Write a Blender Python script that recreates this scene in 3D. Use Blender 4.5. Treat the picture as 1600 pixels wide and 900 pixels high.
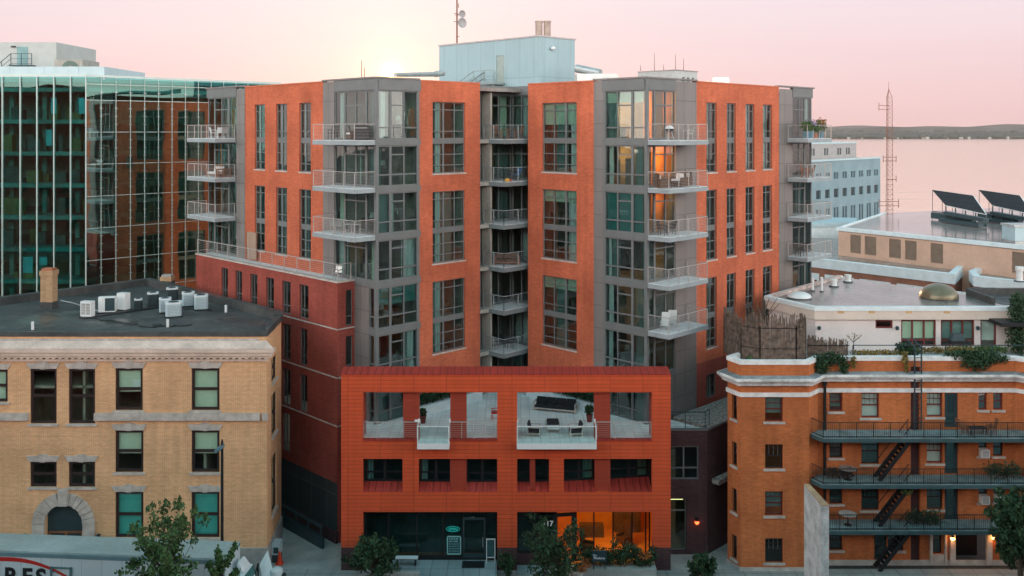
import bpy, bmesh, math, random
from mathutils import Vector, Matrix
random.seed(11)
R = math.radians
for o in list(bpy.data.objects): bpy.data.objects.remove(o)
SC = bpy.context.scene
COL = SC.collection
FPX, HZ, ZC = 1450.0, 203.0, 27.65        # focal length in pixels, horizon row, eye height (m)

# ------------------------------------------------------------------ camera
cam = bpy.data.cameras.new('camera'); camo = bpy.data.objects.new('camera', cam); COL.objects.link(camo)
camo.location = (0, 0, ZC); camo.rotation_euler = (R(90), 0, 0)
cam.sensor_width = 36; cam.lens = 36 * FPX / 1600; cam.shift_y = -(450 - HZ) / 1600
cam.clip_start = 0.5; cam.clip_end = 30000
SC.camera = camo

# ------------------------------------------------------------------ sky, sun, exposure
SUN_EL, SUN_AZ = R(3.4), R(-7.4)           # sunrise just over the roof, a little left of straight ahead
sd = Vector((math.sin(SUN_AZ) * math.cos(SUN_EL), math.cos(SUN_AZ) * math.cos(SUN_EL), math.sin(SUN_EL)))
W_ = bpy.data.worlds.new('World'); SC.world = W_; W_.use_nodes = True
nt = W_.node_tree; nt.nodes.clear()
def N(t, typ, **kw):
    n = t.nodes.new(typ)
    for k, v in kw.items():
        if k in n.inputs: n.inputs[k].default_value = v
        else: setattr(n, k, v)
    return n
out = N(nt, 'ShaderNodeOutputWorld'); bg = N(nt, 'ShaderNodeBackground')
sky = N(nt, 'ShaderNodeTexSky'); sky.sky_type = 'NISHITA'; sky.sun_disc = False
sky.sun_elevation = SUN_EL; sky.sun_rotation = SUN_AZ
tc = N(nt, 'ShaderNodeTexCoord'); sep = N(nt, 'ShaderNodeSeparateXYZ'); nt.links.new(tc.outputs['Generated'], sep.inputs[0])
def ramp(t, stops, interp='EASE'):
    r = N(t, 'ShaderNodeValToRGB'); r.color_ramp.interpolation = interp
    e = r.color_ramp.elements
    while len(e) < len(stops): e.new(0.5)
    for el, (p, c) in zip(e, stops): el.position = p; el.color = (*c, 1) if len(c) == 3 else c
    return r
# sunward half of the sky, by elevation: rose horizon, cream above, pale blue overhead
rf = ramp(nt, [(0, (.82, .56, .58)), (.035, (.89, .63, .645)), (.08, (.91, .69, .72)), (.14, (.91, .77, .82)), (.4, (.68, .82, .90)), (1, (.30, .64, .78))], 'LINEAR')
# half behind the viewer: bright pale sky, cooler overhead
rb = ramp(nt, [(0, (4.9, 4.4, 4.0)), (.22, (6.7, 6.0, 5.5)), (.42, (2.1, 2.1, 2.1)), (.60, (.28, .74, .88)), (1, (.10, .54, .66))], 'LINEAR')
nt.links.new(sep.outputs['Z'], rf.inputs[0]); nt.links.new(sep.outputs['Z'], rb.inputs[0])
mr = N(nt, 'ShaderNodeMapRange'); mr.inputs[1].default_value = .35; mr.inputs[2].default_value = -.55; mr.clamp = True
mr.interpolation_type = 'SMOOTHSTEP'
nt.links.new(sep.outputs['Y'], mr.inputs[0])
mx = N(nt, 'ShaderNodeMix', data_type='RGBA'); nt.links.new(mr.outputs[0], mx.inputs[0])
nt.links.new(rf.outputs[0], mx.inputs[6]); nt.links.new(rb.outputs[0], mx.inputs[7])
# glow round the rising sun
dt = N(nt, 'ShaderNodeVectorMath', operation='DOT_PRODUCT'); dt.inputs[1].default_value = sd
nt.links.new(tc.outputs['Generated'], dt.inputs[0])
def glow(power, col, prev):
    m0 = N(nt, 'ShaderNodeMath', operation='MAXIMUM'); m0.inputs[1].default_value = 0
    nt.links.new(dt.outputs['Value'], m0.inputs[0])
    p = N(nt, 'ShaderNodeMath', operation='POWER'); p.inputs[1].default_value = power
    nt.links.new(m0.outputs[0], p.inputs[0])
    m = N(nt, 'ShaderNodeMix', data_type='RGBA', blend_type='MULTIPLY'); m.inputs[0].default_value = 1
    m.inputs[6].default_value = (*col, 1)
    nt.links.new(p.outputs[0], m.inputs[7])
    a = N(nt, 'ShaderNodeMix', data_type='RGBA', blend_type='ADD'); a.inputs[0].default_value = 1
    nt.links.new(prev, a.inputs[6]); nt.links.new(m.outputs[2], a.inputs[7]); a.clamp_result = False
    return a.outputs[2]
mpc = N(nt, 'ShaderNodeMapping'); mpc.inputs['Scale'].default_value = (1.5, 1.5, 16); nt.links.new(tc.outputs['Generated'], mpc.inputs[0])
cn_ = N(nt, 'ShaderNodeTexNoise'); cn_.inputs['Scale'].default_value = 1.6; cn_.inputs['Detail'].default_value = 5; nt.links.new(mpc.outputs[0], cn_.inputs['Vector'])
cr_ = ramp(nt, [(.35, (.985, .98, .985)), (.65, (1.01, 1.015, 1.01))], 'EASE'); nt.links.new(cn_.outputs[0], cr_.inputs[0])
cm_ = N(nt, 'ShaderNodeMix', data_type='RGBA', blend_type='MULTIPLY'); cm_.inputs[0].default_value = 1; nt.links.new(mx.outputs[2], cm_.inputs[6]); nt.links.new(cr_.outputs[0], cm_.inputs[7])
c = glow(22, (.08, .07, .03), cm_.outputs[2])
c = glow(120, (.09, .08, .035), c)
c = glow(600, (.12, .11, .05), c)
c = glow(4000, (.55, .36, .10), c)
c = glow(22000, (3.0, 1.4, .35), c)
c = glow(60000, (14, 7, 2), c)
sm = N(nt, 'ShaderNodeMix', data_type='RGBA', blend_type='ADD'); sm.inputs[0].default_value = .004
nt.links.new(c, sm.inputs[6]); nt.links.new(sky.outputs[0], sm.inputs[7])
nt.links.new(sm.outputs[2], bg.inputs[0]); bg.inputs[1].default_value = 1.0
nt.links.new(bg.outputs[0], out.inputs[0])
sl = bpy.data.lights.new('sun', 'SUN'); sl.energy = 2.0; sl.angle = R(.5); sl.color = (1, .50, .22)
slo = bpy.data.objects.new('sun', sl); COL.objects.link(slo)
slo.rotation_euler = (-sd).to_track_quat('-Z', 'Y').to_euler(); slo.location = (-20, 120, 60)
SC.view_settings.view_transform = 'Standard'; SC.view_settings.look = 'None'
SC.view_settings.exposure = 0.0; SC.view_settings.gamma = 1.0; SC.view_settings.use_curve_mapping = False

# ------------------------------------------------------------------ materials
def newmat(name):
    m = bpy.data.materials.new(name); m.use_nodes = True
    t = m.node_tree; b = t.nodes['Principled BSDF']
    return m, t, b
def noise_mul(t, col_out, uvout, scale, lo, hi, detail=4):
    n = N(t, 'ShaderNodeTexNoise'); n.inputs['Scale'].default_value = scale; n.inputs['Detail'].default_value = detail
    t.links.new(uvout, n.inputs['Vector'])
    m = N(t, 'ShaderNodeMapRange'); m.inputs[1].default_value = .3; m.inputs[2].default_value = .7
    m.inputs[3].default_value = lo; m.inputs[4].default_value = hi
    t.links.new(n.outputs[0], m.inputs[0])
    x = N(t, 'ShaderNodeMix', data_type='RGBA', blend_type='MULTIPLY'); x.inputs[0].default_value = 1
    t.links.new(col_out, x.inputs[6]); t.links.new(m.outputs[0], x.inputs[7])
    return x.outputs[2]
def plain(name, col, rough=.6, var=.12, scale=1.5, metal=0, spec=.4):
    m, t, b = newmat(name)
    rgb = N(t, 'ShaderNodeRGB'); rgb.outputs[0].default_value = (*col, 1)
    g = N(t, 'ShaderNodeTexCoord')
    o = rgb.outputs[0]
    if var:
        o = noise_mul(t, o, g.outputs['Object'], scale, 1 - var, 1 + var)
        o = noise_mul(t, o, g.outputs['Object'], scale * 9, 1 - var * .5, 1 + var * .5)
    t.links.new(o, b.inputs['Base Color'])
    b.inputs['Roughness'].default_value = rough; b.inputs['Metallic'].default_value = metal
    b.inputs['Specular IOR Level'].default_value = spec
    return m
def patchy(name, c1, c2):                      # membrane roof: worn patches, puddle marks with a wet sheen
    m, t, b = newmat(name); g = N(t, 'ShaderNodeTexCoord'); n = N(t, 'ShaderNodeTexNoise'); n.inputs['Scale'].default_value = .35; n.inputs['Detail'].default_value = 7; n.inputs['Roughness'].default_value = .62
    t.links.new(g.outputs['Object'], n.inputs['Vector']); r = ramp(t, [(.36, c1), (.5, tuple((p + q) / 2 for p, q in zip(c1, c2))), (.66, c2)], 'LINEAR'); t.links.new(n.outputs[0], r.inputs[0])
    o = noise_mul(t, r.outputs[0], g.outputs['Object'], 3.0, .8, 1.2); t.links.new(o, b.inputs['Base Color'])
    n2 = N(t, 'ShaderNodeTexNoise'); n2.inputs['Scale'].default_value = .22; n2.inputs['Detail'].default_value = 3; t.links.new(g.outputs['Object'], n2.inputs['Vector']); r2 = ramp(t, [(.5, (.75, .75, .75)), (.62, (.28, .28, .28))], 'LINEAR'); t.links.new(n2.outputs[0], r2.inputs[0]); t.links.new(r2.outputs[0], b.inputs['Roughness'])
    return m
def brick(name, c1, c2, mortar, bw=.24, rh=.08, ms=.012, var=.18, big=.35):
    m, t, b = newmat(name)
    g = N(t, 'ShaderNodeTexCoord')
    br = N(t, 'ShaderNodeTexBrick'); br.offset = .5
    br.inputs['Color1'].default_value = (*c1, 1); br.inputs['Color2'].default_value = (*c2, 1)
    br.inputs['Mortar'].default_value = (*mortar, 1); br.inputs['Scale'].default_value = 1
    br.inputs['Mortar Size'].default_value = ms; br.inputs['Brick Width'].default_value = bw; br.inputs['Row Height'].default_value = rh
    br.inputs['Mortar Smooth'].default_value = .3
    t.links.new(g.outputs['UV'], br.inputs['Vector'])
    o = noise_mul(t, br.outputs[0], g.outputs['UV'], big, 1 - var, 1 + var, 6)
    mp = N(t, 'ShaderNodeMapping'); mp.inputs['Scale'].default_value = (1.6, 9, 1)
    t.links.new(g.outputs['UV'], mp.inputs[0])
    o = noise_mul(t, o, mp.outputs[0], 1.0, 1 - var * .45, 1 + var * .45, 3)
    mq = N(t, 'ShaderNodeMapping'); mq.inputs['Scale'].default_value = (2.6, .16, 1)
    t.links.new(g.outputs['UV'], mq.inputs[0]); o = noise_mul(t, o, mq.outputs[0], 1.0, 1 - var * .75, 1 + var * .35, 5)
    ub = N(t, 'ShaderNodeBump'); ub.inputs['Distance'].default_value = .012; ub.inputs['Strength'].default_value = .5; ub.invert = True
    t.links.new(br.outputs['Fac'], ub.inputs['Height']); t.links.new(ub.outputs[0], b.inputs['Normal'])
    t.links.new(o, b.inputs['Base Color']); b.inputs['Roughness'].default_value = .85; b.inputs['Specular IOR Level'].default_value = .2
    return m
def panel(name, col, w, h, line=.35, gap=.02, rough=.45, var=.07, offset=0.0, spec=.4):
    m, t, b = newmat(name)
    g = N(t, 'ShaderNodeTexCoord')
    br = N(t, 'ShaderNodeTexBrick'); br.offset = offset
    br.inputs['Color1'].default_value = (*[c * (1 - var) for c in col], 1); br.inputs['Color2'].default_value = (*[c * (1 + var) for c in col], 1)
    br.inputs['Mortar'].default_value = (*[c * line for c in col], 1); br.inputs['Scale'].default_value = 1
    br.inputs['Mortar Size'].default_value = gap; br.inputs['Brick Width'].default_value = w; br.inputs['Row Height'].default_value = h
    br.inputs['Mortar Smooth'].default_value = .2
    t.links.new(g.outputs['UV'], br.inputs['Vector'])
    o = noise_mul(t, br.outputs[0], g.outputs['UV'], .5, 1 - var, 1 + var)
    mq = N(t, 'ShaderNodeMapping'); mq.inputs['Scale'].default_value = (3.2, .22, 1)
    t.links.new(g.outputs['UV'], mq.inputs[0]); o = noise_mul(t, o, mq.outputs[0], 1.0, 1 - var * 1.6, 1 + var * .5, 5)
    nb = N(t, 'ShaderNodeTexNoise'); nb.inputs['Scale'].default_value = 1.3; nb.inputs['Detail'].default_value = 1; t.links.new(g.outputs['UV'], nb.inputs['Vector'])
    b1 = N(t, 'ShaderNodeBump'); b1.inputs['Distance'].default_value = .02; b1.inputs['Strength'].default_value = .35; t.links.new(nb.outputs[0], b1.inputs['Height'])
    b2 = N(t, 'ShaderNodeBump'); b2.inputs['Distance'].default_value = .015; b2.inputs['Strength'].default_value = .6; b2.invert = True; t.links.new(br.outputs['Fac'], b2.inputs['Height']); t.links.new(b1.outputs[0], b2.inputs['Normal']); t.links.new(b2.outputs[0], b.inputs['Normal'])
    t.links.new(o, b.inputs['Base Color']); b.inputs['Roughness'].default_value = rough; b.inputs['Specular IOR Level'].default_value = spec
    return m
def glass(name, trans, refl=1.0, base=0.0, wob=.012, wscale=.6, rough=.015, tint=(.9, 1, 1)):
    m = bpy.data.materials.new(name); m.use_nodes = True; t = m.node_tree; t.nodes.clear()
    o = N(t, 'ShaderNodeOutputMaterial'); mixs = N(t, 'ShaderNodeMixShader')
    tr = N(t, 'ShaderNodeBsdfTransparent'); tr.inputs[0].default_value = (*trans, 1)
    gl = N(t, 'ShaderNodeBsdfGlossy'); gl.inputs['Roughness'].default_value = rough; gl.inputs['Color'].default_value = (*tint, 1)
    geo = N(t, 'ShaderNodeNewGeometry'); dn = N(t, 'ShaderNodeVectorMath', operation='DOT_PRODUCT')
    t.links.new(geo.outputs['Incoming'], dn.inputs[0]); t.links.new(geo.outputs['Normal'], dn.inputs[1])
    ab = N(t, 'ShaderNodeMath', operation='ABSOLUTE'); t.links.new(dn.outputs['Value'], ab.inputs[0])
    om = N(t, 'ShaderNodeMath', operation='SUBTRACT'); om.inputs[0].default_value = 1; t.links.new(ab.outputs[0], om.inputs[1])
    p5 = N(t, 'ShaderNodeMath', operation='POWER'); p5.inputs[1].default_value = 5; t.links.new(om.outputs[0], p5.inputs[0])
    fr = N(t, 'ShaderNodeMath', operation='MULTIPLY_ADD'); fr.inputs[1].default_value = .93; fr.inputs[2].default_value = .07; t.links.new(p5.outputs[0], fr.inputs[0])
    ma = N(t, 'ShaderNodeMath', operation='MULTIPLY_ADD'); ma.inputs[1].default_value = refl; ma.inputs[2].default_value = base; ma.use_clamp = True
    t.links.new(fr.outputs[0], ma.inputs[0]); t.links.new(ma.outputs[0], mixs.inputs[0])
    g = N(t, 'ShaderNodeTexCoord'); n = N(t, 'ShaderNodeTexNoise'); n.inputs['Scale'].default_value = wscale; n.inputs['Detail'].default_value = 1
    t.links.new(g.outputs['Object'], n.inputs['Vector'])
    bm_ = N(t, 'ShaderNodeBump'); bm_.inputs['Strength'].default_value = 1; bm_.inputs['Distance'].default_value = wob
    t.links.new(n.outputs[0], bm_.inputs['Height']); t.links.new(bm_.outputs[0], gl.inputs['Normal'])
    t.links.new(tr.outputs[0], mixs.inputs[1]); t.links.new(gl.outputs[0], mixs.inputs[2]); t.links.new(mixs.outputs[0], o.inputs[0])
    return m
def emit(name, col, s):
    m, t, b = newmat(name); b.inputs['Base Color'].default_value = (*col, 1)
    b.inputs['Emission Color'].default_value = (*col, 1); b.inputs['Emission Strength'].default_value = s
    return m
def leafmat(name, c1, c2):
    m, t, b = newmat(name)
    g = N(t, 'ShaderNodeTexCoord'); n = N(t, 'ShaderNodeTexNoise'); n.inputs['Scale'].default_value = 4.5; n.inputs['Detail'].default_value = 4
    t.links.new(g.outputs['Object'], n.inputs['Vector'])
    r = ramp(t, [(.3, c1), (.7, c2)], 'LINEAR'); t.links.new(n.outputs[0], r.inputs[0])
    t.links.new(r.outputs[0], b.inputs['Base Color']); b.inputs['Roughness'].default_value = .6; b.inputs['Specular IOR Level'].default_value = .25
    return m
M = dict(
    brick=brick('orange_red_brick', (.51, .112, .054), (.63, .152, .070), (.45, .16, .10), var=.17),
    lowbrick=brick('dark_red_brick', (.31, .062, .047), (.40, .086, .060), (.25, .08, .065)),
    basebrick=brick('plum_brick', (.09, .045, .05), (.13, .06, .06), (.06, .04, .045)),
    tan=brick('tan_brick', (.82, .46, .24), (.93, .56, .31), (.52, .32, .19), ms=.014, var=.14),
    apt=brick('golden_orange_brick', (.54, .145, .043), (.66, .195, .060), (.40, .15, .075), var=.2),
    chim=brick('worn_tan_brick', (.5, .31, .17), (.62, .4, .22), (.28, .2, .14)),
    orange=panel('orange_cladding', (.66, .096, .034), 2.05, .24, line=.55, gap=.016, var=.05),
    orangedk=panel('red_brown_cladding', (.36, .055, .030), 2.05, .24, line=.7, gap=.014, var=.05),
    redmetal=panel('red_seam_metal', (.40, .045, .032), .45, 40, line=.5, gap=.03, var=.06),
    grey=panel('warm_grey_panel', (.205, .188, .182), 1.25, 1.56, line=.55, gap=.02, var=.05),
    dframe=plain('dark_grey_frame', (.14, .165, .17), .5, .08),
    dslab=plain('shaded_steel_slab', (.20, .24, .25), .5, .1),  # recess balcony steel, darkened to put the recess shade into the colour
    frame=plain('grey_window_frame', (.150, .162, .165), .5, .08),
    slab=plain('balcony_steel_grey', (.30, .34, .36), .5, .1),
    slabtop=plain('balcony_deck_pale', (.68, .72, .74), .7, .12),
    rail=plain('railing_metal', (.42, .38, .36), .45, .05),
    whiterail=plain('white_railing', (.72, .74, .74), .4, .05),
    glass=glass('window_glass', (.46, .62, .60), 1.5, .03),
    tealglass=glass('teal_curtain_glass', (.15, .52, .54), 1.1, .0, wob=.01, wscale=.35, tint=(.55, 1, .92)),
    mirrorglass=glass('teal_mirror_glass', (.12, .42, .40), .9, .42, wob=.016, wscale=.4, tint=(.66, .92, .86)),
    railglass=glass('rail_glass', (.80, .93, .92), .8, 0, wob=0),
    darkglass=glass('dark_shop_glass', (.30, .52, .52), .8, .0),
    clearglass=glass('sash_glass', (.80, .93, .89), 1.0, .0),
    room=plain('room_plaster', (.40, .38, .34), .8, .2, .4),
    roomdk=plain('room_furnishing', (.14, .11, .09), .8, .4, .6),
    office=plain('office_interior', (.32, .30, .24), .8, .3, .3),
    blindg=plain('pale_green_blind', (.60, .68, .54), .8, .06),
    blinddt=plain('deep_teal_blind', (.045, .21, .20), .8, .08),
    blindt=plain('teal_blind', (.08, .46, .43), .8, .06),
    blindo=None,
    blindo_=plain('orange_glow_curtain', (.85, .26, .05), .8, .22, .8),  # the window's orange glow mixed into a curtain colour
    curtain=plain('white_curtain', (.68, .70, .68), .8, .08),
    darkframe=plain('dark_brown_frame', (.035, .022, .022), .5, .1),
    maroon=plain('maroon_frame', (.16, .03, .028), .5, .1),
    stone=plain('pale_limestone', (.50, .45, .41), .8, .22, 2),
    whitestone=plain('white_painted_stone', (.80, .79, .78), .7, .15, 2),
    cornice=plain('weathered_cornice', (.70, .57, .48), .8, .14, 1.2),
    rust=plain('peeling_red_flashing', (.66, .52, .45), .8, .2, .9),
    granite=plain('grey_granite', (.36, .34, .33), .8, .2, 2),
    roof=patchy('dark_membrane_roof', (.034, .038, .039), (.082, .085, .082)),
    roofwet=plain('wet_grey_roof', (.24, .215, .20), .22, .3, .3, 0, .7),
    gravel=plain('gravel_roof', (.34, .30, .27), .9, .6, 5),
    bluewhite=plain('pale_blue_metal', (.44, .56, .60), .5, .06),
    white=plain('white_paint', (.74, .76, .76), .45, .06),
    whiteband=plain('white_parapet', (.74, .80, .82), .6, .08),
    steel=plain('galvanised_steel', (.45, .48, .48), .35, .15, metal=.6),
    black=plain('black_metal', (.014, .016, .018), .5, .1),
    dkteal=plain('dark_teal_metal', (.03, .06, .07), .5, .1),
    blackfab=plain('black_cushion', (.018, .020, .024), .8, .15),
    brown=plain('brown_wicker', (.10, .055, .035), .8, .3, 8),
    wood=plain('brown_wood', (.24, .10, .05), .6, .25, 3),
    red=plain('red_plastic', (.55, .03, .03), .4, .05),
    cone=plain('orange_red_cone', (.80, .06, .02), .5, .05),
    blue=plain('blue_fabric', (.03, .14, .32), .7, .1),
    yellow=plain('yellow_toy', (.75, .42, .03), .6, .1),
    bluepot=plain('blue_glazed_pot', (.10, .26, .36), .35, .15),
    terra=plain('terracotta', (.40, .14, .07), .7, .15),
    beige=plain('beige_stucco', (.70, .59, .51), .85, .08, .6),
    pinkwall=plain('pale_pink_wall', (.74, .66, .64), .85, .06, .6),
    louvrewall=plain('salmon_wall', (.66, .42, .31), .85, .1, .4),
    louvre=plain('louvre_slat', (.33, .24, .18), .7, .1),
    bluestone=plain('blue_grey_stone', (.21, .30, .34), .8, .1, .3),
    paver=panel('pale_terrace_paver', (.82, .82, .80), .6, .6, line=.72, gap=.02, rough=.7, var=.06),
    concrete=plain('concrete', (.40, .39, .37), .8, .2, .8),
    pave=panel('sidewalk_concrete', (.36, .35, .33), 1.6, 1.6, line=.6, gap=.03, rough=.85, var=.08),
    entry=panel('entry_paver', (.30, .36, .37), 1.0, 1.4, line=.6, gap=.03, rough=.6, var=.08),
    asphalt=plain('asphalt', (.05, .05, .05), .85, .3, 3),
    bamboo=plain('reed_screen', (.17, .125, .10), .9, .5, 4),
    bronze=plain('bronze_dome', (.20, .17, .11), .3, .2, metal=.3),
    shade=plain('dim_shop_interior', (.10, .13, .13), .8, .3, .8),
    sheer=plain('grey_green_sheer', (.17, .245, .235), .8, .08),
    warm=plain('warm_plaster', (.80, .40, .08), .8, .1),
    solar=panel('solar_cell', (.012, .013, .017), .9, .6, line=2.5, gap=.02, rough=.25),
    leafa=leafmat('fresh_leaf', (.035, .085, .030), (.12, .20, .065)),
    leafd=leafmat('dark_leaf', (.014, .038, .022), (.055, .11, .045)),
    leafy=leafmat('yellowing_leaf', (.16, .13, .04), (.32, .22, .06)),
    leafr=leafmat('rust_flower', (.30, .07, .03), (.42, .17, .04)),
    leafp=leafmat('purple_flower', (.25, .15, .35), (.40, .28, .45)),
    bark=plain('bark', (.09, .065, .05), .9, .3, 6),
    lampglow=emit('lamp_glow', (1, .46, .12), 14), lampsoft=emit('lamp_soft', (1, .62, .26), 5),
    redglow=emit('red_sconce_glow', (1, .12, .03), 4), neon=emit('teal_neon', (.02, .5, .45), .5),
    numeral=plain('white_numeral', (.8, .8, .8), .5, 0), truckred=plain('truck_red', (.55, .03, .025), .4, .03),
    truckblack=plain('truck_lettering', (.02, .022, .025), .4, 0), trailer=panel('trailer_ribs', (.62, .70, .73), 1.2, 20, line=.8, gap=.03, var=.03),
    chalk=plain('chalkboard', (.03, .09, .10), .7, .2, 6),
)

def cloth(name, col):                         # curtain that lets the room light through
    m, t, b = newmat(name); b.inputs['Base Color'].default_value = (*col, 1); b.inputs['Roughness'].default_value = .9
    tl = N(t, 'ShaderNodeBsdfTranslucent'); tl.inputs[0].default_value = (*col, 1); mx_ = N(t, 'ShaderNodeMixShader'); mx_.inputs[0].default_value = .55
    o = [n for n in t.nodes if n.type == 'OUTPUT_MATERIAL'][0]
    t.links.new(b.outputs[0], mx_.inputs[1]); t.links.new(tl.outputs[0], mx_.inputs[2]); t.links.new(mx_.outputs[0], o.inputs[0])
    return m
M['blindo'] = cloth('orange_glow_cloth', (.90, .34, .07))  # orange window glow put into the cloth colour

# ------------------------------------------------------------------ mesh helpers
class MB:
    def __init__(s): s.v = []; s.f = []; s.mi = []; s.cuts = []
    def cut(s): s.cuts.append((len(s.v), len(s.f))); return s
    def build_each(s, name, mat, parent=None, **k):      # one object per stretch between cuts
        c = [(0, 0)] + s.cuts + [(len(s.v), len(s.f))]; out = []
        for (v0, f0), (v1, f1) in zip(c, c[1:]):
            if f1 == f0: continue
            q = MB(); q.v = s.v[v0:v1]; q.f = [tuple(i - v0 for i in f) for f in s.f[f0:f1]]; q.mi = s.mi[f0:f1]; out.append(q.build(name, mat, parent, **k))
        return out
    def quad(s, a, b, c, d, m=0):
        i = len(s.v); s.v += [tuple(a), tuple(b), tuple(c), tuple(d)]; s.f.append((i, i + 1, i + 2, i + 3)); s.mi.append(m); return s
    def poly(s, pts, m=0):
        i = len(s.v); s.v += [tuple(p) for p in pts]; s.f.append(tuple(range(i, i + len(pts)))); s.mi.append(m); return s
    def hexa(s, p, m=0):                    # p: 4 bottom points, 4 top points (same winding)
        i = len(s.v); s.v += [tuple(q) for q in p]
        for f in ((3, 2, 1, 0), (4, 5, 6, 7), (0, 1, 5, 4), (1, 2, 6, 5), (2, 3, 7, 6), (3, 0, 4, 7)):
            s.f.append(tuple(i + k for k in f)); s.mi.append(m)
        return s
    def box(s, x0, x1, y0, y1, z0, z1, m=0):
        return s.hexa([(x0, y0, z0), (x1, y0, z0), (x1, y1, z0), (x0, y1, z0), (x0, y0, z1), (x1, y0, z1), (x1, y1, z1), (x0, y1, z1)], m)
    def prism(s, pts, z0, z1, m=0, mt=None):
        i = len(s.v); n = len(pts)
        s.v += [(p[0], p[1], z0) for p in pts] + [(p[0], p[1], z1) for p in pts]
        s.f.append(tuple(i + n + k for k in range(n))); s.mi.append(m if mt is None else mt)
        s.f.append(tuple(i + n - 1 - k for k in range(n))); s.mi.append(m)
        for k in range(n):
            k2 = (k + 1) % n; s.f.append((i + k, i + k2, i + n + k2, i + n + k)); s.mi.append(m)
        return s
    def bar(s, a, b, w, h=None, m=0, up=(0, 0, 1)):   # rectangular bar from a to b
        a, b = Vector(a), Vector(b); h = h or w; d = (b - a).normalized(); u = Vector(up)
        if abs(d.dot(u)) > .95: u = Vector((1, 0, 0)) if abs(d.x) < .9 else Vector((0, 1, 0))
        r = d.cross(u).normalized() * w / 2; q = r.cross(d).normalized() * h / 2
        return s.hexa([a - r - q, a + r - q, a + r + q, a - r + q, b - r - q, b + r - q, b + r + q, b - r + q], m)
    def tube(s, a, b, r0, r1=None, n=8, m=0, cap=True):
        a, b = Vector(a), Vector(b); r1 = r0 if r1 is None else r1; d = (b - a).normalized()
        u = Vector((0, 0, 1)) if abs(d.z) < .9 else Vector((1, 0, 0)); x = d.cross(u).normalized(); y = d.cross(x)
        i = len(s.v)
        for p, r in ((a, r0), (b, r1)):
            for k in range(n): an = 2 * math.pi * k / n; s.v.append(tuple(p + x * r * math.cos(an) + y * r * math.sin(an)))
        for k in range(n): k2 = (k + 1) % n; s.f.append((i + k, i + k2, i + n + k2, i + n + k)); s.mi.append(m)
        if cap: s.f.append(tuple(i + k for k in range(n - 1, -1, -1))); s.f.append(tuple(i + n + k for k in range(n))); s.mi += [m, m]
        return s
    def lathe(s, c, prof, n=16, m=0):        # prof: list of (r, z) from the bottom up
        i = len(s.v)
        for r, z in prof:
            for k in range(n): an = 2 * math.pi * k / n; s.v.append((c[0] + r * math.cos(an), c[1] + r * math.sin(an), c[2] + z))
        for j in range(len(prof) - 1):
            for k in range(n): k2 = (k + 1) % n; s.f.append((i + j * n + k, i + j * n + k2, i + (j + 1) * n + k2, i + (j + 1) * n + k)); s.mi.append(m)
        s.f.append(tuple(i + (len(prof) - 1) * n + k for k in range(n))); s.mi.append(m)
        return s
    def build(s, name, mat, parent=None, bevel=0, smooth=False):
        root = parent
        while root is not None and root.parent is not None: root = root.parent
        off = root.location if root is not None else Vector((0, 0, 0))
        me = bpy.data.meshes.new(name)
        me.from_pydata([(x - off[0], y - off[1], z - off[2]) for x, y, z in s.v], [], s.f)
        mats = mat if isinstance(mat, (list, tuple)) else [mat]
        for q in mats: me.materials.append(q)
        me.polygons.foreach_set('material_index', s.mi)
        uv = me.uv_layers.new(name='UVMap'); me.update()
        data = [0.0] * (2 * len(me.loops))
        for p in me.polygons:
            n = p.normal
            flat = abs(n.z) > .75
            L = math.hypot(n.x, n.y) or 1; dx, dy = -n.y / L, n.x / L
            if dx < -.01 or (abs(dx) <= .01 and dy < 0): dx, dy = -dx, -dy
            for li in p.loop_indices:
                x, y, z = s.v[me.loops[li].vertex_index]
                data[2 * li], data[2 * li + 1] = (x, y) if flat else (dx * x + dy * y, z)
        uv.data.foreach_set('uv', data)
        if smooth: me.polygons.foreach_set('use_smooth', [True] * len(me.polygons))
        o = bpy.data.objects.new(name, me); COL.objects.link(o)
        if parent is not None: o.parent = parent
        if bevel:
            b = o.modifiers.new('bevel', 'BEVEL'); b.width = bevel; b.segments = 2; b.limit_method = 'ANGLE'
        return o
def tag(o, label, cat, group=None, kind=None):
    o['label'] = label; o['category'] = cat
    if group: o['group'] = group
    if kind: o['kind'] = kind
    return o
def struct(o): o['kind'] = 'structure'; return o
def thing(name, label, cat, loc=(0, 0, 0), group=None):
    o = bpy.data.objects.new(name, None); COL.objects.link(o); o.location = loc; o.empty_display_size = .3
    return tag(o, label, cat, group)
def copy_tree(o, parent=None):
    c = o.copy(); COL.objects.link(c)
    if parent is not None: c.parent = parent
    for ch in [k for k in bpy.data.objects if k.parent == o]: copy_tree(ch, c)
    return c
def text_mesh(body, size, extrude, name, mat, loc, rot, parent=None, space=1.0, shear=0, bold=0):
    cu = bpy.data.curves.new(name, 'FONT'); cu.body = body; cu.size = size; cu.extrude = extrude
    cu.align_x = 'CENTER'; cu.space_character = space; cu.shear = shear; cu.offset = bold
    to = bpy.data.objects.new('tmp_text', cu); COL.objects.link(to)
    bpy.context.view_layer.update()
    me = bpy.data.meshes.new_from_object(to.evaluated_get(bpy.context.evaluated_depsgraph_get()))
    bpy.data.objects.remove(to); bpy.data.curves.remove(cu)
    me.materials.clear(); me.materials.append(mat)
    o = bpy.data.objects.new(name, me); COL.objects.link(o)
    off = Vector((0, 0, 0))
    if parent is not None:
        root = parent
        while root.parent is not None: root = root.parent
        off = root.location; o.parent = parent
    o.location = Vector(loc) - off; o.rotation_euler = rot
    return o
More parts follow.
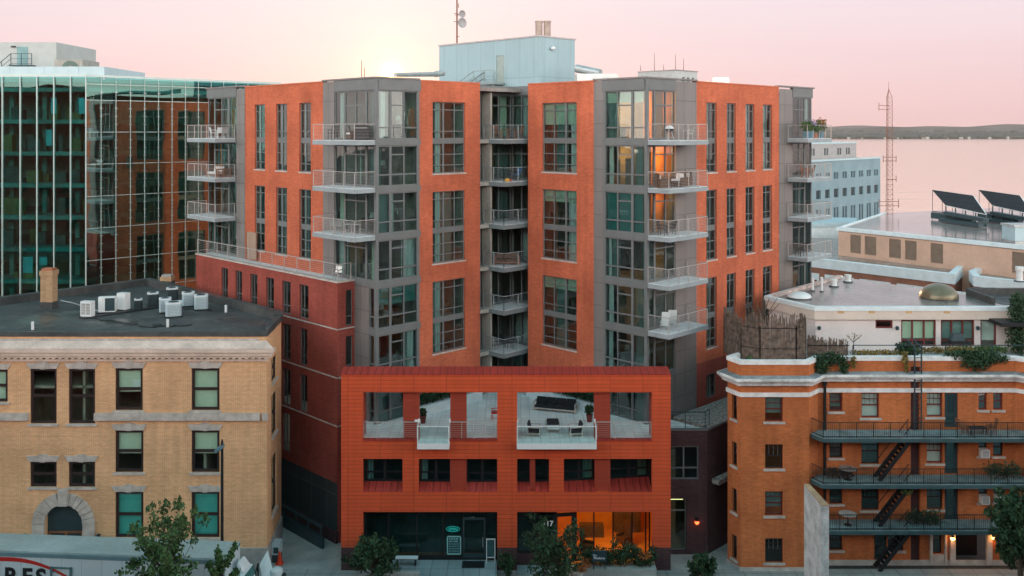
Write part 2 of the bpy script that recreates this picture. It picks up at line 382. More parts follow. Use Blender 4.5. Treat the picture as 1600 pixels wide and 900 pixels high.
# a vertical wall plane: origin, horizontal direction, outward normal; t runs along it, d outwards
class Wall:
    def __init__(s, P, dr, n):
        s.P = Vector((P[0], P[1])); s.d = Vector(dr).normalized(); s.n = Vector(n).normalized()
    def pt(s, t, d, z): q = s.P + s.d * t + s.n * d; return (q.x, q.y, z)
    def t(s, px, d=0):
        r = (px - 800) / FPX; q = s.P + s.n * d
        return (r * q.y - q.x) / (s.d.x - r * s.d.y)
    def z(s, px, py, d=0):
        y = (s.P + s.d * s.t(px, d) + s.n * d).y
        return ZC - (py - HZ) * y / FPX
    def box(s, mb, t0, t1, d0, d1, z0, z1, m=0):
        if t0 > t1: t0, t1 = t1, t0
        p = [s.pt(t0, d0, z0), s.pt(t1, d0, z0), s.pt(t1, d1, z0), s.pt(t0, d1, z0), s.pt(t0, d0, z1), s.pt(t1, d0, z1), s.pt(t1, d1, z1), s.pt(t0, d1, z1)]
        return mb.hexa(p, m)
    def panel(s, mb, t0, t1, z0, z1, ops=(), depth=.25, m=0, d=0):
        if t0 > t1: t0, t1 = t1, t0
        ops = [(min(a, b), max(a, b), c, e) for a, b, c, e in ops]
        ts = sorted({t0, t1, *[v for o in ops for v in o[:2] if t0 < v < t1]}); zs = sorted({z0, z1, *[v for o in ops for v in o[2:4] if z0 < v < z1]})
        flip = s.d.x * s.n.y - s.d.y * s.n.x
        def q(a, b, c_, e): mb.quad(a, b, c_, e, m) if flip < 0 else mb.quad(e, c_, b, a, m)
        for i in range(len(ts) - 1):
            for j in range(len(zs) - 1):
                ct, cz = (ts[i] + ts[i + 1]) / 2, (zs[j] + zs[j + 1]) / 2
                if any(o[0] < ct < o[1] and o[2] < cz < o[3] for o in ops): continue
                q(s.pt(ts[i], d, zs[j]), s.pt(ts[i + 1], d, zs[j]), s.pt(ts[i + 1], d, zs[j + 1]), s.pt(ts[i], d, zs[j + 1]))
        for a, b, c_, e in ops:
            D = d - depth
            q(s.pt(a, d, c_), s.pt(a, D, c_), s.pt(a, D, e), s.pt(a, d, e)); q(s.pt(b, D, c_), s.pt(b, d, c_), s.pt(b, d, e), s.pt(b, D, e))
            if c_ > z0 + .001: q(s.pt(a, D, c_), s.pt(b, D, c_), s.pt(b, d, c_), s.pt(a, d, c_))
            q(s.pt(a, d, e), s.pt(b, d, e), s.pt(b, D, e), s.pt(a, D, e))
        return mb
def window(W, t0, t1, z0, z1, d, vs, hs, parent, fm, gm, fw=.07, name='window', dep=.09, extra=(), blind=None, curtain=None, thick=(), sheers=0):
    """frame mesh with bars; child pane; optional child blind (matname, z-from) and curtain"""
    if t0 > t1: t0, t1 = t1, t0; 
    f = MB()
    for a, b, c_, e in ((t0, t0 + fw, z0, z1), (t1 - fw, t1, z0, z1), (t0 + fw, t1 - fw, z0, z0 + fw), (t0 + fw, t1 - fw, z1 - fw, z1)):
        W.box(f, a, b, d - dep, d, c_, e)
    for k, v in enumerate(vs):
        w_ = (fw * 2.1 if k in thick else fw) / 2; W.box(f, v - w_, v + w_, d - dep + .004, d - .004, z0 + fw, z1 - fw)
    for h in hs:
        a, b = (h[1], h[2]) if len(h) > 2 else (t0 + fw, t1 - fw); a, b = min(a, b), max(a, b); hh = (h[3] if len(h) > 3 else fw) / 2
        W.box(f, a, b, d - dep + .009, d - .009, h[0] - hh, h[0] + hh)
    for a, b, c_, e in extra: W.box(f, a, b, d - dep, d + .003, c_, e)
    fo = f.build(name, fm, parent)
    p = MB(); p.quad(W.pt(t0, d - .05, z0), W.pt(t1, d - .05, z0), W.pt(t1, d - .05, z1), W.pt(t0, d - .05, z1))
    p.build('pane', gm, fo)
    if blind:
        bm_ = MB(); W.box(bm_, t0 + .03, t1 - .03, d - .20, d - .16, max(blind[1], z0), z1 - .02); bm_.build('blind', M[blind[0]], fo)
    if curtain:
        cb = MB(); a, b = curtain[0], curtain[1]; n = max(3, int(abs(b - a) / .09))
        for k in range(n):
            u0, u1 = a + (b - a) * k / n, a + (b - a) * (k + 1) / n; o0, o1 = (.22, .28) if k % 2 else (.28, .22)
            cb.quad(W.pt(u0, d - o0, z0 + .03), W.pt(u1, d - o1, z0 + .03), W.pt(u1, d - o1, z1 - .05), W.pt(u0, d - o0, z1 - .05))
        cb.build('curtain', M[curtain[2] if len(curtain) > 2 else 'curtain'], fo)
    if sheers and RS_.random() < sheers:
        ed = sorted([t0 + .05, *vs, t1 - .05]); k = RS_.randrange(len(ed) - 1); cb = MB(); W.box(cb, ed[k] + .02, ed[k + 1] - .02, d - .34, d - .30, z0 + .02, z1 - .03); cb.build('sheer_curtain', M['sheer' if RS_.random() < .8 else 'curtain'], fo)
    return fo
RS_ = random.Random(77)
def gpt(px, py, z):                          # the point at height z that the photo shows at this pixel
    y = FPX * (ZC - z) / (py - HZ); return ((px - 800) / FPX * y, y, z)
def wx(px, y): return (px - 800) / FPX * y
def wz(py, y): return ZC - (py - HZ) * y / FPX
S2 = math.sqrt(.5)
def E(a, b): return ((a - b) * S2, (a + b) * S2)    # city grid turned 45 degrees

# ================================================================== SETTING
def grid_ground():
    mb = MB()
    ys = [-160, -60, 0, 30, 120, 300, 420, 700, 3600, 3720, 3850, 4100, 4600, 9000]
    xs = [-9000, -4000, -1500, -400, 0, 400, 1500, 4000, 9000]
    def h(x, y):
        if y <= 300: return -.02 if y <= 120 else -.02 - 9 * (y - 120) / 180
        if y < 3700: return -12.0
        return {3720: -7.6, 3850: -6}.get(y, -5)
    for i in range(len(xs) - 1):
        for j in range(len(ys) - 1):
            mb.quad(*[(xs[a], ys[b], h(xs[a], ys[b])) for a, b in ((i, j), (i + 1, j), (i + 1, j + 1), (i, j + 1))])
    return struct(mb.build('ground', M['asphalt']))
grid_ground()
def lake():
    m, t, b = newmat('lake_water')
    b.inputs['Base Color'].default_value = (.97, .84, .73, 1); b.inputs['Roughness'].default_value = .12; b.inputs['Metallic'].default_value = .7; b.inputs['IOR'].default_value = 2.0; b.inputs['Specular Tint'].default_value = (1, .86, .74, 1)
    g = N(t, 'ShaderNodeTexCoord'); mp = N(t, 'ShaderNodeMapping'); mp.inputs['Scale'].default_value = (.02, .09, 1)
    t.links.new(g.outputs['Object'], mp.inputs[0]); n = N(t, 'ShaderNodeTexNoise'); n.inputs['Scale'].default_value = 1; n.inputs['Detail'].default_value = 5
    t.links.new(mp.outputs[0], n.inputs['Vector']); u = N(t, 'ShaderNodeBump'); u.inputs['Distance'].default_value = 1.2; u.inputs['Strength'].default_value = .5
    t.links.new(n.outputs[0], u.inputs['Height']); t.links.new(u.outputs[0], b.inputs['Normal'])
    mb = MB(); mb.quad((-6000, 296, -8), (6000, 296, -8), (6000, 3740, -8), (-6000, 3740, -8))
    struct(mb.build('lake', m))
lake()
def far_hills():
    mb = MB(); xs = [k * 40 - 2600 for k in range(150)]
    def ridge(x, s): return 14 * math.sin(x / 610 + s) + 8 * math.sin(x / 233 + s * 2) + 4 * math.sin(x / 71 + s)
    for y0, base, s, am in ((3760, 12, 0, .5), (4300, 22, 1.3, .7), (5200, 40, 2.6, 1)):
        prev = None
        for x in xs:
            cur = (x, y0, -9), (x, y0 + 40, base + am * ridge(x, s) * .5), (x, y0 + 500, base + 4 + am * ridge(x, s + .4))
            if prev:
                mb.quad(prev[0], cur[0], cur[1], prev[1]); mb.quad(prev[1], cur[1], cur[2], prev[2])
            prev = cur
    m = plain('far_hillside', (.06, .075, .075), .95, .25, .004)
    struct(mb.build('hills', m))
    rnd = random.Random(4); f = MB()
    for k in range(1500):                     # the wood on the far shore reads as one mass
        x = rnd.uniform(300, 3200); y = 3745 + rnd.random() ** 1.6 * 360; z = -8 + (y - 3745) * .055; h = rnd.uniform(9, 19) ; r = rnd.uniform(9, 22)
        f.lathe((x, y, z), [(r * .7, 0), (r, h * .35), (r * .75, h * .75), (r * .2, h)], 6)
    o = f.build('far_wood', leafmat('far_foliage', (.035, .05, .045), (.065, .08, .07))); o['label'] = 'hazy dark wood along the far lake shore'; o['category'] = 'wood'; o['kind'] = 'stuff'
    hm = MB()
    for k in range(26):
        x = rnd.uniform(1000, 2200); y = 3735 + rnd.random() * 30; w = rnd.uniform(5, 14); hm.box(x, x + w, y - 12, y - 4, -8, -8 + rnd.uniform(4, 9))
    o = hm.build('far_houses', M['concrete']); o['label'] = 'tiny pale houses scattered along the far lake shore'; o['category'] = 'houses'; o['kind'] = 'stuff'
far_hills()
def streets():
    mb = MB(); mb.quad((-70, 40, .0), (70, 40, .0), (70, 54.9, .0), (-70, 54.9, .0)); struct(mb.build('road', M['asphalt']))
    k = MB(); k.box(-70, 70, 54.9, 55.1, -.02, .13); struct(k.build('kerb', M['granite']))
    s = MB(); s.quad((-70, 55.1, .12), (70, 55.1, .12), (70, 58.2, .12), (-70, 58.2, .12)); struct(s.build('sidewalk', M['pave']))
    a = MB(); a.quad((-17, 58.2, .116), (-10, 58.2, .116), (-10, 66, .116), (-26, 78, .116)); struct(a.build('alley_paving', M['concrete']))
    b = MB(); b.quad((9.9, 58.2, .116), (16, 58.2, .116), (16, 80, .116), (9.9, 80, .116)); struct(b.build('side_path', M['concrete']))
streets()

def haze():
    m = bpy.data.materials.new('haze_air'); m.use_nodes = True; t = m.node_tree; t.nodes.clear(); o = N(t, 'ShaderNodeOutputMaterial'); v = N(t, 'ShaderNodeVolumePrincipled')
    v.inputs['Color'].default_value = (1, .84, .82, 1); v.inputs['Density'].default_value = .00004; v.inputs['Anisotropy'].default_value = .3; t.links.new(v.outputs[0], o.inputs['Volume'])
    b = MB(); b.box(-9500, 9500, -400, 9700, -14, 95); h = b.build('haze', m); h['kind'] = 'stuff'; h['label'] = 'thin rosy haze paling the far lake shore'; h['category'] = 'haze'
haze()

# ================================================================== RED BRICK APARTMENT BLOCK
FL = {8: 26.96, 7: 23.83, 6: 20.70, 5: 17.57, 4: 14.44, 3: 11.30, 2: 8.2}
TOP = 31.0
LC, RC = (-8.88, 61.0), (8.83, 61.0)
AB = thing('apartment_building', 'tall orange red brick apartment block with grey glass corner towers and stacked balconies', 'building', (0, 66, 0))
LO = Wall(LC, (-1, 1), (-1, -1)); LI = Wall(LC, (1, 1), (1, -1)); RI = Wall(RC, (-1, 1), (-1, -1)); RO = Wall(RC, (1, 1), (1, -1))
wb = MB(); wg = MB()                          # brick walls, grey panel walls
rnd = random.Random(5)
def dbl(W, pa, pb, vfr, thick, sides, f_lo, blind=None, cur=None):
    """two-storey window in the brick: lights, mullions, spandrel at the floor line"""
    a, b = sorted((W.t(pa), W.t(pb))); z0, zs, z1 = FL[f_lo] + .78, FL[f_lo + 1], FL[f_lo + 1] + 2.65
    w = b - a; vs = [a + w * v for v in vfr]; hs = []
    for s0, s1 in sides:
        for zb in (FL[f_lo + 1], FL[f_lo]):
            hs.append((zb + 2.1, a + w * s0, a + w * s1, .06))
            hs.append((zb + (.6 if zb > z0 else 1.35), a + w * s0, a + w * s1, .06))
    window(W, a, b, z0, z1, -.14, vs, hs, AB, M['frame'], M['glass'], .07, thick=thick, extra=[(a + .01, b - .01, zs - .28, zs + .12)], blind=blind, curtain=cur, sheers=.75)
    sl_ = MB(); W.box(sl_, a - .06, b + .06, -.05, .05, z0 - .1, z0 - .002); sl_.build('window_sill', M['stone'], AB)
    return (a, b, z0, z1)
# --- left outer wall
tA, tB, tC, tD, tE = (LO.t(p) for p in (523, 505, 383, 370, 325))
ops = []
for f in (7, 5):
    for a, b in ((397.8, 413.9), (431, 448.5), (467.5, 485.7)):
        ops.append(dbl(LO, a, b, (.55,), (), ((0, 1),), f, cur=None if rnd.random() < .4 else (LO.t(a) - .08, LO.t(a) - .4)))
LO.panel(wb, tB, tC, 17.2, TOP, ops, .2); wb.cut()
LO.panel(wg, tA, tB, 8.2, TOP, (), .2, 0, .02); wg.cut(); LO.panel(wg, tC, tD, 17.2, TOP - .1, (), .2, 0, .02); wg.cut()
# --- inner left wall
u0, u1 = LI.t(655), LI.t(750); ops = []
for k, f in enumerate((7, 5, 3)):
    a, b = LI.t(676), LI.t(727); w = b - a
    ops.append(dbl(LI, 676, 727, (.36, .70), (0,), ((0, .34), (.38, 1)), f, cur=(a + w * .18, a + w * .33)))
LI.panel(wb, u0, u1, 8.2, TOP, ops, .2); wb.cut()
# --- inner right wall
v0, v1 = RI.t(928), RI.t(825); ops = []
for k, f in enumerate((7, 5, 3)):
    a, b = sorted((RI.t(847), RI.t(901))); w = b - a
    ops.append(dbl(RI, 847, 901, (.34, .68), (0,), ((.36, .68), (.68, 1), (0, .32)), f, blind=('blindg', FL[f] + (4.9 if k else 4.2)), cur=(a + .06, a + w * .26) if k < 2 else None))
RI.panel(wb, v0, v1, 8.2, TOP, ops, .2); wb.cut()
RI.panel(wg, RI.t(943), v0, 8.2, TOP + .02, (), .2, 0, .02); wg.cut()
# --- right outer wall
r1, r2, r3, r4, r5 = (RO.t(p) for p in (1055, 1088, 1217, 1238, 1268)); ops = []
for f in (7, 5, 3):
    for i, (a, b) in enumerate(((1103.7, 1120), (1135.5, 1149.8), (1165, 1179), (1192, 1206.4))):
        ta, tb = RO.t(a), RO.t(b)
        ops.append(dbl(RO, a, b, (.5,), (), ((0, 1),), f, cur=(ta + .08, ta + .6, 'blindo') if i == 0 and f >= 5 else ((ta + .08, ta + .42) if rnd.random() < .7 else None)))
for a, b in ((1103.7, 1120), (1135.5, 1149.8)):
    ta, tb = RO.t(a), RO.t(b); ops.append((ta, tb, 8.5, 10.2)); window(RO, ta, tb, 8.5, 10.2, -.14, [(ta + tb) / 2], [], AB, M['frame'], M['glass'])
RO.panel(wb, r2, r3, 11.2, TOP, [o for o in ops if o[2] > 11], .2)
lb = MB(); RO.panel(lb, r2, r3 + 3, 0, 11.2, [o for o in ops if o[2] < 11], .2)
RO.panel(wg, r1, r2, 0, TOP - .02, (), .2, 0, .02); wg.cut(); RO.panel(wg, r3, r4, 8.2, TOP - .1, (), .2, 0, .02); wg.cut()
# --- curtain walls of the corner towers
def tower(W, t0, t1, posts, thin, toptr, floors, low=True, blinds=(), doors=(), curt=()):
    """posts/thin: mullion positions; toptr: (ta, tb) bay with an upper transom; one window unit per floor"""
    for f in floors:
        z0, z1 = FL[f] + .06, (FL[f + 1] - .34 if f < 8 else 30.3)
        vs = list(posts) + list(thin); hs = []
        if low: hs.append((z0 + .78,))
        for ta, tb in toptr: hs.append((z1 - .62 if f < 8 else z1 - 1.0, ta, tb))
        bl = None
        for bf, mname, frac in blinds:
            if bf == f: bl = (mname, z0 + (z1 - z0) * frac)
        cu = None
        for cf, ca, cb_, mm in curt:
            if cf == f: cu = (ca, cb_, mm)
        window(W, t0, t1, z0, z1, -.02, vs, hs, AB, M['frame'], M['glass'], .09, thick=range(len(posts)), dep=.14, blind=bl, curtain=cu, sheers=.8)
bands = MB()
def band(W, t0, t1, floors, d=.05):
    for f in floors: W.box(bands, t0, t1, -.2, d, FL[f] - .34, FL[f] + .06); bands.cut()
    bands.cut(); W.box(bands, t0, t1, -.2, d + .02, 30.3, TOP + .05); bands.cut()
a0, a1 = .02, u0
tower(LI, a0, a1, [LI.t(610.5)], [LI.t(631.5)], [(LI.t(610.5), LI.t(631.5))], range(2, 9),
      curt=[(5, LI.t(640), LI.t(648), 'curtain'), (3, LI.t(640), LI.t(649), 'curtain'), (8, LI.t(592), LI.t(605), 'curtain'), (6, LI.t(614), LI.t(618), 'curtain')], blinds=[(4, 'blinddt', .55)])
band(LI, a0, a1 + .1, range(2, 9))
LI.box(bands, -.12, .1, -.16, .07, 8.2, TOP + .02); bands.cut(); LI.box(bands, u0 - .22, u0 - .003, -.2, .045, 8.2, TOP + .02); bands.cut()
tower(LO, .02, tA, [LO.t(571.5), LO.t(538)], [LO.t(555.5)], [(LO.t(571.5), LO.t(538))], (5, 6, 7, 8), low=False, curt=[(8, LO.t(526), LO.t(535), 'curtain'), (6, LO.t(526), LO.t(533), 'blindg'), (5, LO.t(575), LO.t(583), 'blindg'), (7, LO.t(557), LO.t(560), 'curtain')])
band(LO, .12, tA, (5, 6, 7, 8))
tower(LO, .1, LO.t(577), [], [], [], (2, 3, 4), low=True, curt=[(2, .2, .6, 'curtain'), (4, .3, .5, 'curtain')]); LO.panel(wg, LO.t(577), tA, 8.2, 17.3, (), .2, 0, .01); wg.cut()
for f in (3, 4): LO.box(bands, .12, LO.t(577), -.2, .05, FL[f] - .34, FL[f] + .06); bands.cut()
e0 = RI.t(943)
tower(RI, .02, e0, [RI.t(987.5)], [RI.t(964.7)], [(RI.t(964.7), RI.t(987.5))], range(2, 9),
      blinds=[(6, 'blinddt', .02), (8, 'blindg', .75)], curt=[(7, RI.t(948), RI.t(955), 'curtain'), (5, RI.t(947), RI.t(953), 'curtain'), (4, RI.t(947), RI.t(955), 'curtain'), (3, RI.t(947), RI.t(954), 'curtain'), (2, RI.t(947), RI.t(953), 'curtain')])
band(RI, .02, e0 + .08, range(2, 9)); RI.box(bands, -.1, .11, -.16, .07, 8.2, TOP + .02); bands.cut(); RI.box(bands, e0 - .2, e0 - .003, -.2, .045, 8.2, TOP + .02); bands.cut()
tower(RO, .02, r1, [RO.t(1023.5)], [RO.t(1040.7)], [(RO.t(1023.5), RO.t(1053))], range(3, 9), low=False,
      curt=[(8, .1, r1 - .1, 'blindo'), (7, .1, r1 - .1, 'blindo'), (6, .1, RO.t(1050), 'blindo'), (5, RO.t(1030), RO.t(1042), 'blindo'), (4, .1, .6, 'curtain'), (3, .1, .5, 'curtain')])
band(RO, .12, r1, range(3, 9)); RO.panel(wg, .1, r1, 8.2, 11.3, (), .2); wg.cut()
# end towers at the far ends of both wings
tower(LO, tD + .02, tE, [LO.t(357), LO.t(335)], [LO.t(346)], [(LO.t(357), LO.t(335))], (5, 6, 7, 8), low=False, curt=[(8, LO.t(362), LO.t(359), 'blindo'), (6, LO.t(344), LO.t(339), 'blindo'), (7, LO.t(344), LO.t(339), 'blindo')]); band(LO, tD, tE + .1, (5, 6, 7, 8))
tower(RO, r4 + .02, r5, [RO.t(1258)], [RO.t(1249)], [(RO.t(1240), RO.t(1258))], (4, 5, 6, 7, 8), low=False, curt=[(8, RO.t(1260), RO.t(1266), 'curtain')]); band(RO, r4, r5 + .1, (4, 5, 6, 7, 8))
eL = Wall(LO.pt(tE, 0, 0)[:2], (1, 1), (-1, 1)); eR = Wall(RO.pt(r5, 0, 0)[:2], (-1, 1), (1, 1))
eops = []
for f in (7, 5, 3):
    for k in range(6):
        a = 2.2 + k * 4.4; eops.append((a, a + 2.9, FL[f] + .78, FL[f + 1] + 2.65))
        window(eL, a, a + 2.9, FL[f] + .78, FL[f + 1] + 2.65, -.14, [a + 1.0, a + 1.95], [(FL[f] + 2.9,), (FL[f + 1] + 2.0,)], AB, M['frame'], M['glass'], .09, thick=(0,), extra=[(a, a + 2.9, FL[f + 1] - .28, FL[f + 1] + .12)])
ew = MB(); eL.panel(ew, 0, 33, 4, TOP, eops, .2); ew.build('brick_wall', M['brick'], AB); eR.panel(wg, 0, 14, 0, TOP - .1); wg.cut()
# recess in the inner corner
GL = Wall(E(45.6, 50.6), (1, 1), (1, -1)); GR = Wall(E(50.58, 47.0), (-1, 1), (-1, -1))
gl1, gr1 = 50.58 - 45.6, 50.6 - 47.0
rcL = Wall(E(46.12, 49.41), (-1, 1), (1, 1)); rcR = Wall(E(49.38, 47.70), (1, 1), (-1, 1))
rcw = MB(); rcL.panel(rcw, -.0, 1.4, 8.2, TOP - .1); rcw.cut(); rcR.panel(rcw, 0, 1.4, 8.2, TOP - .1); rcw.build_each('recess_return', M['dframe'], AB)
gbands = MB()
sb2 = MB(); GL.box(sb2, .4, gl1 * .30, -.3, -.26, 8.2, 30.3); sb2.cut(); GR.box(sb2, .4, gr1 * .30, -.3, -.26, 8.2, 30.3); sb2.build_each('darkening_sheet', M['dkteal'], AB)  # dark sheets added behind the glass to hide the lit room walls
for f in range(2, 9):
    z0, z1 = FL[f] + .06, (FL[f + 1] - .34 if f < 8 else 30.3)
    for G, g1, cu in ((GL, gl1, (gl1 * .80, gl1 * .93, 'blindg') if f in (8,) else None), (GR, gr1, (gr1 * .55, gr1 * .8, 'curtain') if f in (8, 5, 3) else ((gr1 * .3, gr1 * .6, 'blindg') if f == 7 else None))):
        window(G, .02, g1 - .03, z0, z1, -.02, [g1 * .33, g1 * .72], [(z1 - .8,)] if f >= 7 else [], AB, M['dframe'], M['glass'], .09, dep=.12, thick=(0,), curtain=cu, sheers=.6)
        G.box(gbands, 0, g1 - .02, -.2, .03, FL[f] - .34, FL[f] + .06); gbands.cut()
for G, g1 in ((GL, gl1), (GR, gr1)): G.box(bands, 0, g1 - .02, -.25, .1, 30.3, TOP - .02); bands.cut()
gbands.build_each('floor_band', M['dframe'], AB)
wb.build_each('brick_wall', M['brick'], AB); wg.build_each('grey_panel_wall', M['grey'], AB); lb.build('dark_brick_wall', M['lowbrick'], AB); bands.build_each('tower_frame', M['frame'], AB)
# coping along the brick parapets
cp = MB()
for W, a, b in ((LO, tB, tC), (LI, u0, u1), (RI, v0, v1), (RO, r2, r3)): W.box(cp, a, b, -.35, .05, TOP + .003, TOP + .09); cp.cut()
cp.build_each('coping', plain('copper_red_coping', (.55, .14, .06), .4, .1), AB)
fa = MB()
for W, a, b in ((LO, .1, tB - .01), (LI, .14, u0 - .01), (RI, .1, v0 - .01), (RO, .14, r2 - .01), (LO, tC + .01, tE + .3), (RO, r3 + .01, r5 + .3)): W.box(fa, a, b, -.4, .14, TOP + .06, TOP + .17); fa.cut()
fa.build_each('tower_fascia', M['grey'], AB)
rf_ = MB(); rf_.prism([E(36.9, 49.5), E(70.5, 49.5), E(70.5, 72.6), E(36.9, 72.6)], 30.5, 30.75); rf_.prism([E(50.6, 36.95), E(70.5, 36.95), E(70.5, 49.495), E(50.6, 49.495)], 30.5, 30.75)
rf_.build('roof', M['roofwet'], AB)
# interior floors, core walls and partitions behind the glazing
it = MB()
for f in range(2, 9):
    for a, b, c_, e in ((37.2, 70, 49.8, 72.4), (51, 70, 37.2, 49.79)): it.prism([E(a, c_), E(b, c_), E(b, e), E(a, e)], FL[f] - .3, FL[f] - .02)
for a, b, c_, e in ((40.6, 40.8, 53.4, 72), (40.8, 66, 53.4, 53.6), (54.4, 54.6, 40.8, 53.39), (54.6, 70, 40.8, 41.0)): it.prism([E(a, c_), E(b, c_), E(b, e), E(a, e)], 8.2, 30.4)
for e1 in (40.5, 44.6, 47.5): it.prism([E(e1, 49.75), E(e1 + .15, 49.75), E(e1 + .15, 53.3), E(e1, 53.3)], 8.2, 30.4)
for e2 in (53.8, 57.5, 61.2, 65, 68.4): it.prism([E(37.2, e2), E(40.5, e2), E(40.5, e2 + .15), E(37.2, e2 + .15)], 8.2, 30.4)
for e2 in (40.5, 43.4, 46.4): it.prism([E(51.2, e2), E(54.3, e2), E(54.3, e2 + .15), E(51.2, e2 + .15)], 8.2, 30.4)
for e1 in (53.4, 57, 60.6, 64.2): it.prism([E(e1, 37.2), E(e1 + .15, 37.2), E(e1 + .15, 40.7), E(e1, 40.7)], 8.2, 30.4)
it.build('interior', M['room'], AB)
# furniture silhouettes, lamps and cabinets inside the flats
fu = MB(); lp_ = MB()
for W, t0, t1 in ((LI, .6, u1 - .5), (RI, .6, v1 - .5), (LO, .5, tE - .5), (RO, .5, r5 - .5)):
    for f in range(3, 9):
        t = t0
        while t < t1:
            w = rnd.uniform(.5, 1.6); d = rnd.uniform(-2.8, -.9); hh = rnd.choice((.5, .75, .8, 1.1, 1.9)); zf = FL[f]
            W.box(fu, t, t + w, d - .5, d, zf, zf + hh)
            if rnd.random() < .35: lp_.lathe(W.pt(t + w * .5, d - .25, zf + hh + .25), [(.20, 0), (.14, .32)], 10); W.box(fu, t + w * .5 - .02, t + w * .5 + .02, d - .27, d - .23, zf + hh, zf + hh + .3)
            t += w + rnd.uniform(.3, 1.5)
fu.build('furnishings', M['roomdk'], AB); lp_.build('lamp_shades', M['curtain'], AB)
# warm lamps burning in the corner flats of the right tower
for f, t, e in ((8, 1.6, 420), (7, 1.6, 420), (6, 1.6, 220), (8, 7.2, 160), (7, 7.2, 160)):
    l_ = bpy.data.lights.new('flat_lamp', 'POINT'); l_.energy = e; l_.color = (1, .42, .12); l_.shadow_soft_size = .25
    lo_ = bpy.data.objects.new('lamp_light', l_); COL.objects.link(lo_); lo_.parent = AB; lo_.location = Vector(RO.pt(t, -1.5, FL[f] + 2.0)) - AB.location
# --- balconies
def balcony(W, t0, t1, dp, zf, ends=(True, True), name='balcony'):
    s = MB(); W.box(s, t0, t1, .07, dp, zf - .30, zf - .02); so = s.build(name, M['slab'], AB)
    d = MB(); W.box(d, t0 + .05, t1 - .05, .09, dp - .06, zf - .018, zf + .012); d.build('deck', M['slabtop'], so)
    r = MB(); h = 1.07; q = dp - .05
    def run(p, n):
        for k in range(len(p) - 1):
            a, b = Vector(p[k]), Vector(p[k + 1]); L = (b - a).length; m = max(1, round(L / 1.15))
            for i in range(m + (k == len(p) - 2)):
                c_ = a.lerp(b, i / m); r.bar(c_ + Vector((0, 0, -.15)), c_ + Vector((0, 0, h)), .045)
            r.bar(a + Vector((0, 0, h)), b + Vector((0, 0, h)), .06, .045)
            for j in range(n): r.bar(a + Vector((0, 0, .1 + j * (h - .12) / n)), b + Vector((0, 0, .1 + j * (h - .12) / n)), .012)
    pts = []
    if ends[0]: pts.append(W.pt(t0 + .05, .1, zf))
    pts += [W.pt(t0 + .05, q, zf), W.pt(t1 - .05, q, zf)]
    if ends[1]: pts.append(W.pt(t1 - .05, .1, zf))
    run(pts, 10); r.build('railing', M['rail'], so)
    return so
LB1 = LO.t(488, 1.8)
for f in (8, 7, 6): balcony(LO, 0, LB1, 1.8, FL[f])
LBe0, LBe1 = LO.t(369), LO.t(292, 1.8)
for f in (8, 7, 6): balcony(LO, LBe0, LBe1, 1.8, FL[f])
RB1 = RO.t(1107, 1.8)
for f in (8, 7, 6, 5, 4): balcony(RO, 0, RB1, 1.8, FL[f])
RBe0, RBe1 = RO.t(1229), RO.t(1300, 1.8)
for f in (8, 7, 6, 5): balcony(RO, RBe0, RBe1, 1.8, FL[f])
for f in range(3, 9):                         # corner balconies in the recess, their tips towards the street
    zf = FL[f]; s = MB(); p = [E(47.38, 48.22), E(50.5, 48.22), E(50.5, 50.5), E(47.38, 50.5)]
    s.prism(p, zf - .32, zf - .02); so = s.build('balcony', M['dslab'], AB)
    d = MB(); d.prism([E(47.44, 48.28), E(50.45, 48.28), E(50.45, 50.45), E(47.44, 50.45)], zf - .018, zf + .012); d.build('deck', M['slabtop'], so)
    r = MB(); A, T, B = Vector((*E(47.43, 50.4), zf)), Vector((*E(47.43, 48.27), zf)), Vector((*E(50.4, 48.27), zf))
    for a, b in ((A, T), (T, B)):
        r.bar(a + Vector((0, 0, 1.05)), b + Vector((0, 0, 1.05)), .05)
        for k in (0, .5, 1): c_ = a.lerp(b, k); r.bar(c_ + Vector((0, 0, -.1)), c_ + Vector((0, 0, 1.05)), .05)
        for j in range(9): r.bar(a + Vector((0, 0, .1 + j * .1)), b + Vector((0, 0, .1 + j * .1)), .010)
    r.build('railing', M['slab'], so)
# --- low left wing under the terrace
o_e1 = 35.46; LW = Wall(E(o_e1, 51.9), (-1, 1), (-1, -1)); LWe = 72.05 - 51.9
lw = MB(); ops = []
for a, b in ((346, 356), (368, 378), (391, 402), (416, 428), (441, 454), (468, 482)): ops.append((LW.t(a), LW.t(b), 14.5, 16.85))
for a, b in ((391, 402), (416, 428), (441, 454), (468, 480)): ops.append((LW.t(a), LW.t(b), 11.25, 13.8)); ops.append((LW.t(a), LW.t(b), 8.0, 10.6))
for a, b in ((391, 402), (416, 428), (441, 453)): ops.append((LW.t(a), LW.t(b), 4.7, 7.4))
ops = [(min(o[:2]), max(o[:2]), o[2], o[3]) for o in ops]
LW.panel(lw, 0, LWe, 4.1, 17.45, ops, .2)
for o in ops:
    t0, t1 = o[:2]; window(LW, t0, t1, o[2], o[3], -.12, [t0 + (t1 - t0) * .62], [(o[2] + .6,)], AB, M['frame'], M['glass'], .05)
LR = Wall(E(o_e1, 51.9), (1, 1), (1, -1)); ops = []
for za, zb in ((14.5, 16.9), (11.2, 13.8)): ops.append((LR.t(540.5), LR.t(551.5), za, zb)); window(LR, ops[-1][0], ops[-1][1], za, zb, -.12, [], [(za + .6,)], AB, M['frame'], M['glass'], .05)
LR.panel(lw, 0, 1.4, 0, 17.45, ops, .2)
Wall(E(o_e1, 72.05), (1, 1), (-1, 1)).panel(lw, 0, 8, 0, 17.45)
lw.build('dark_brick_wall', M['lowbrick'], AB)
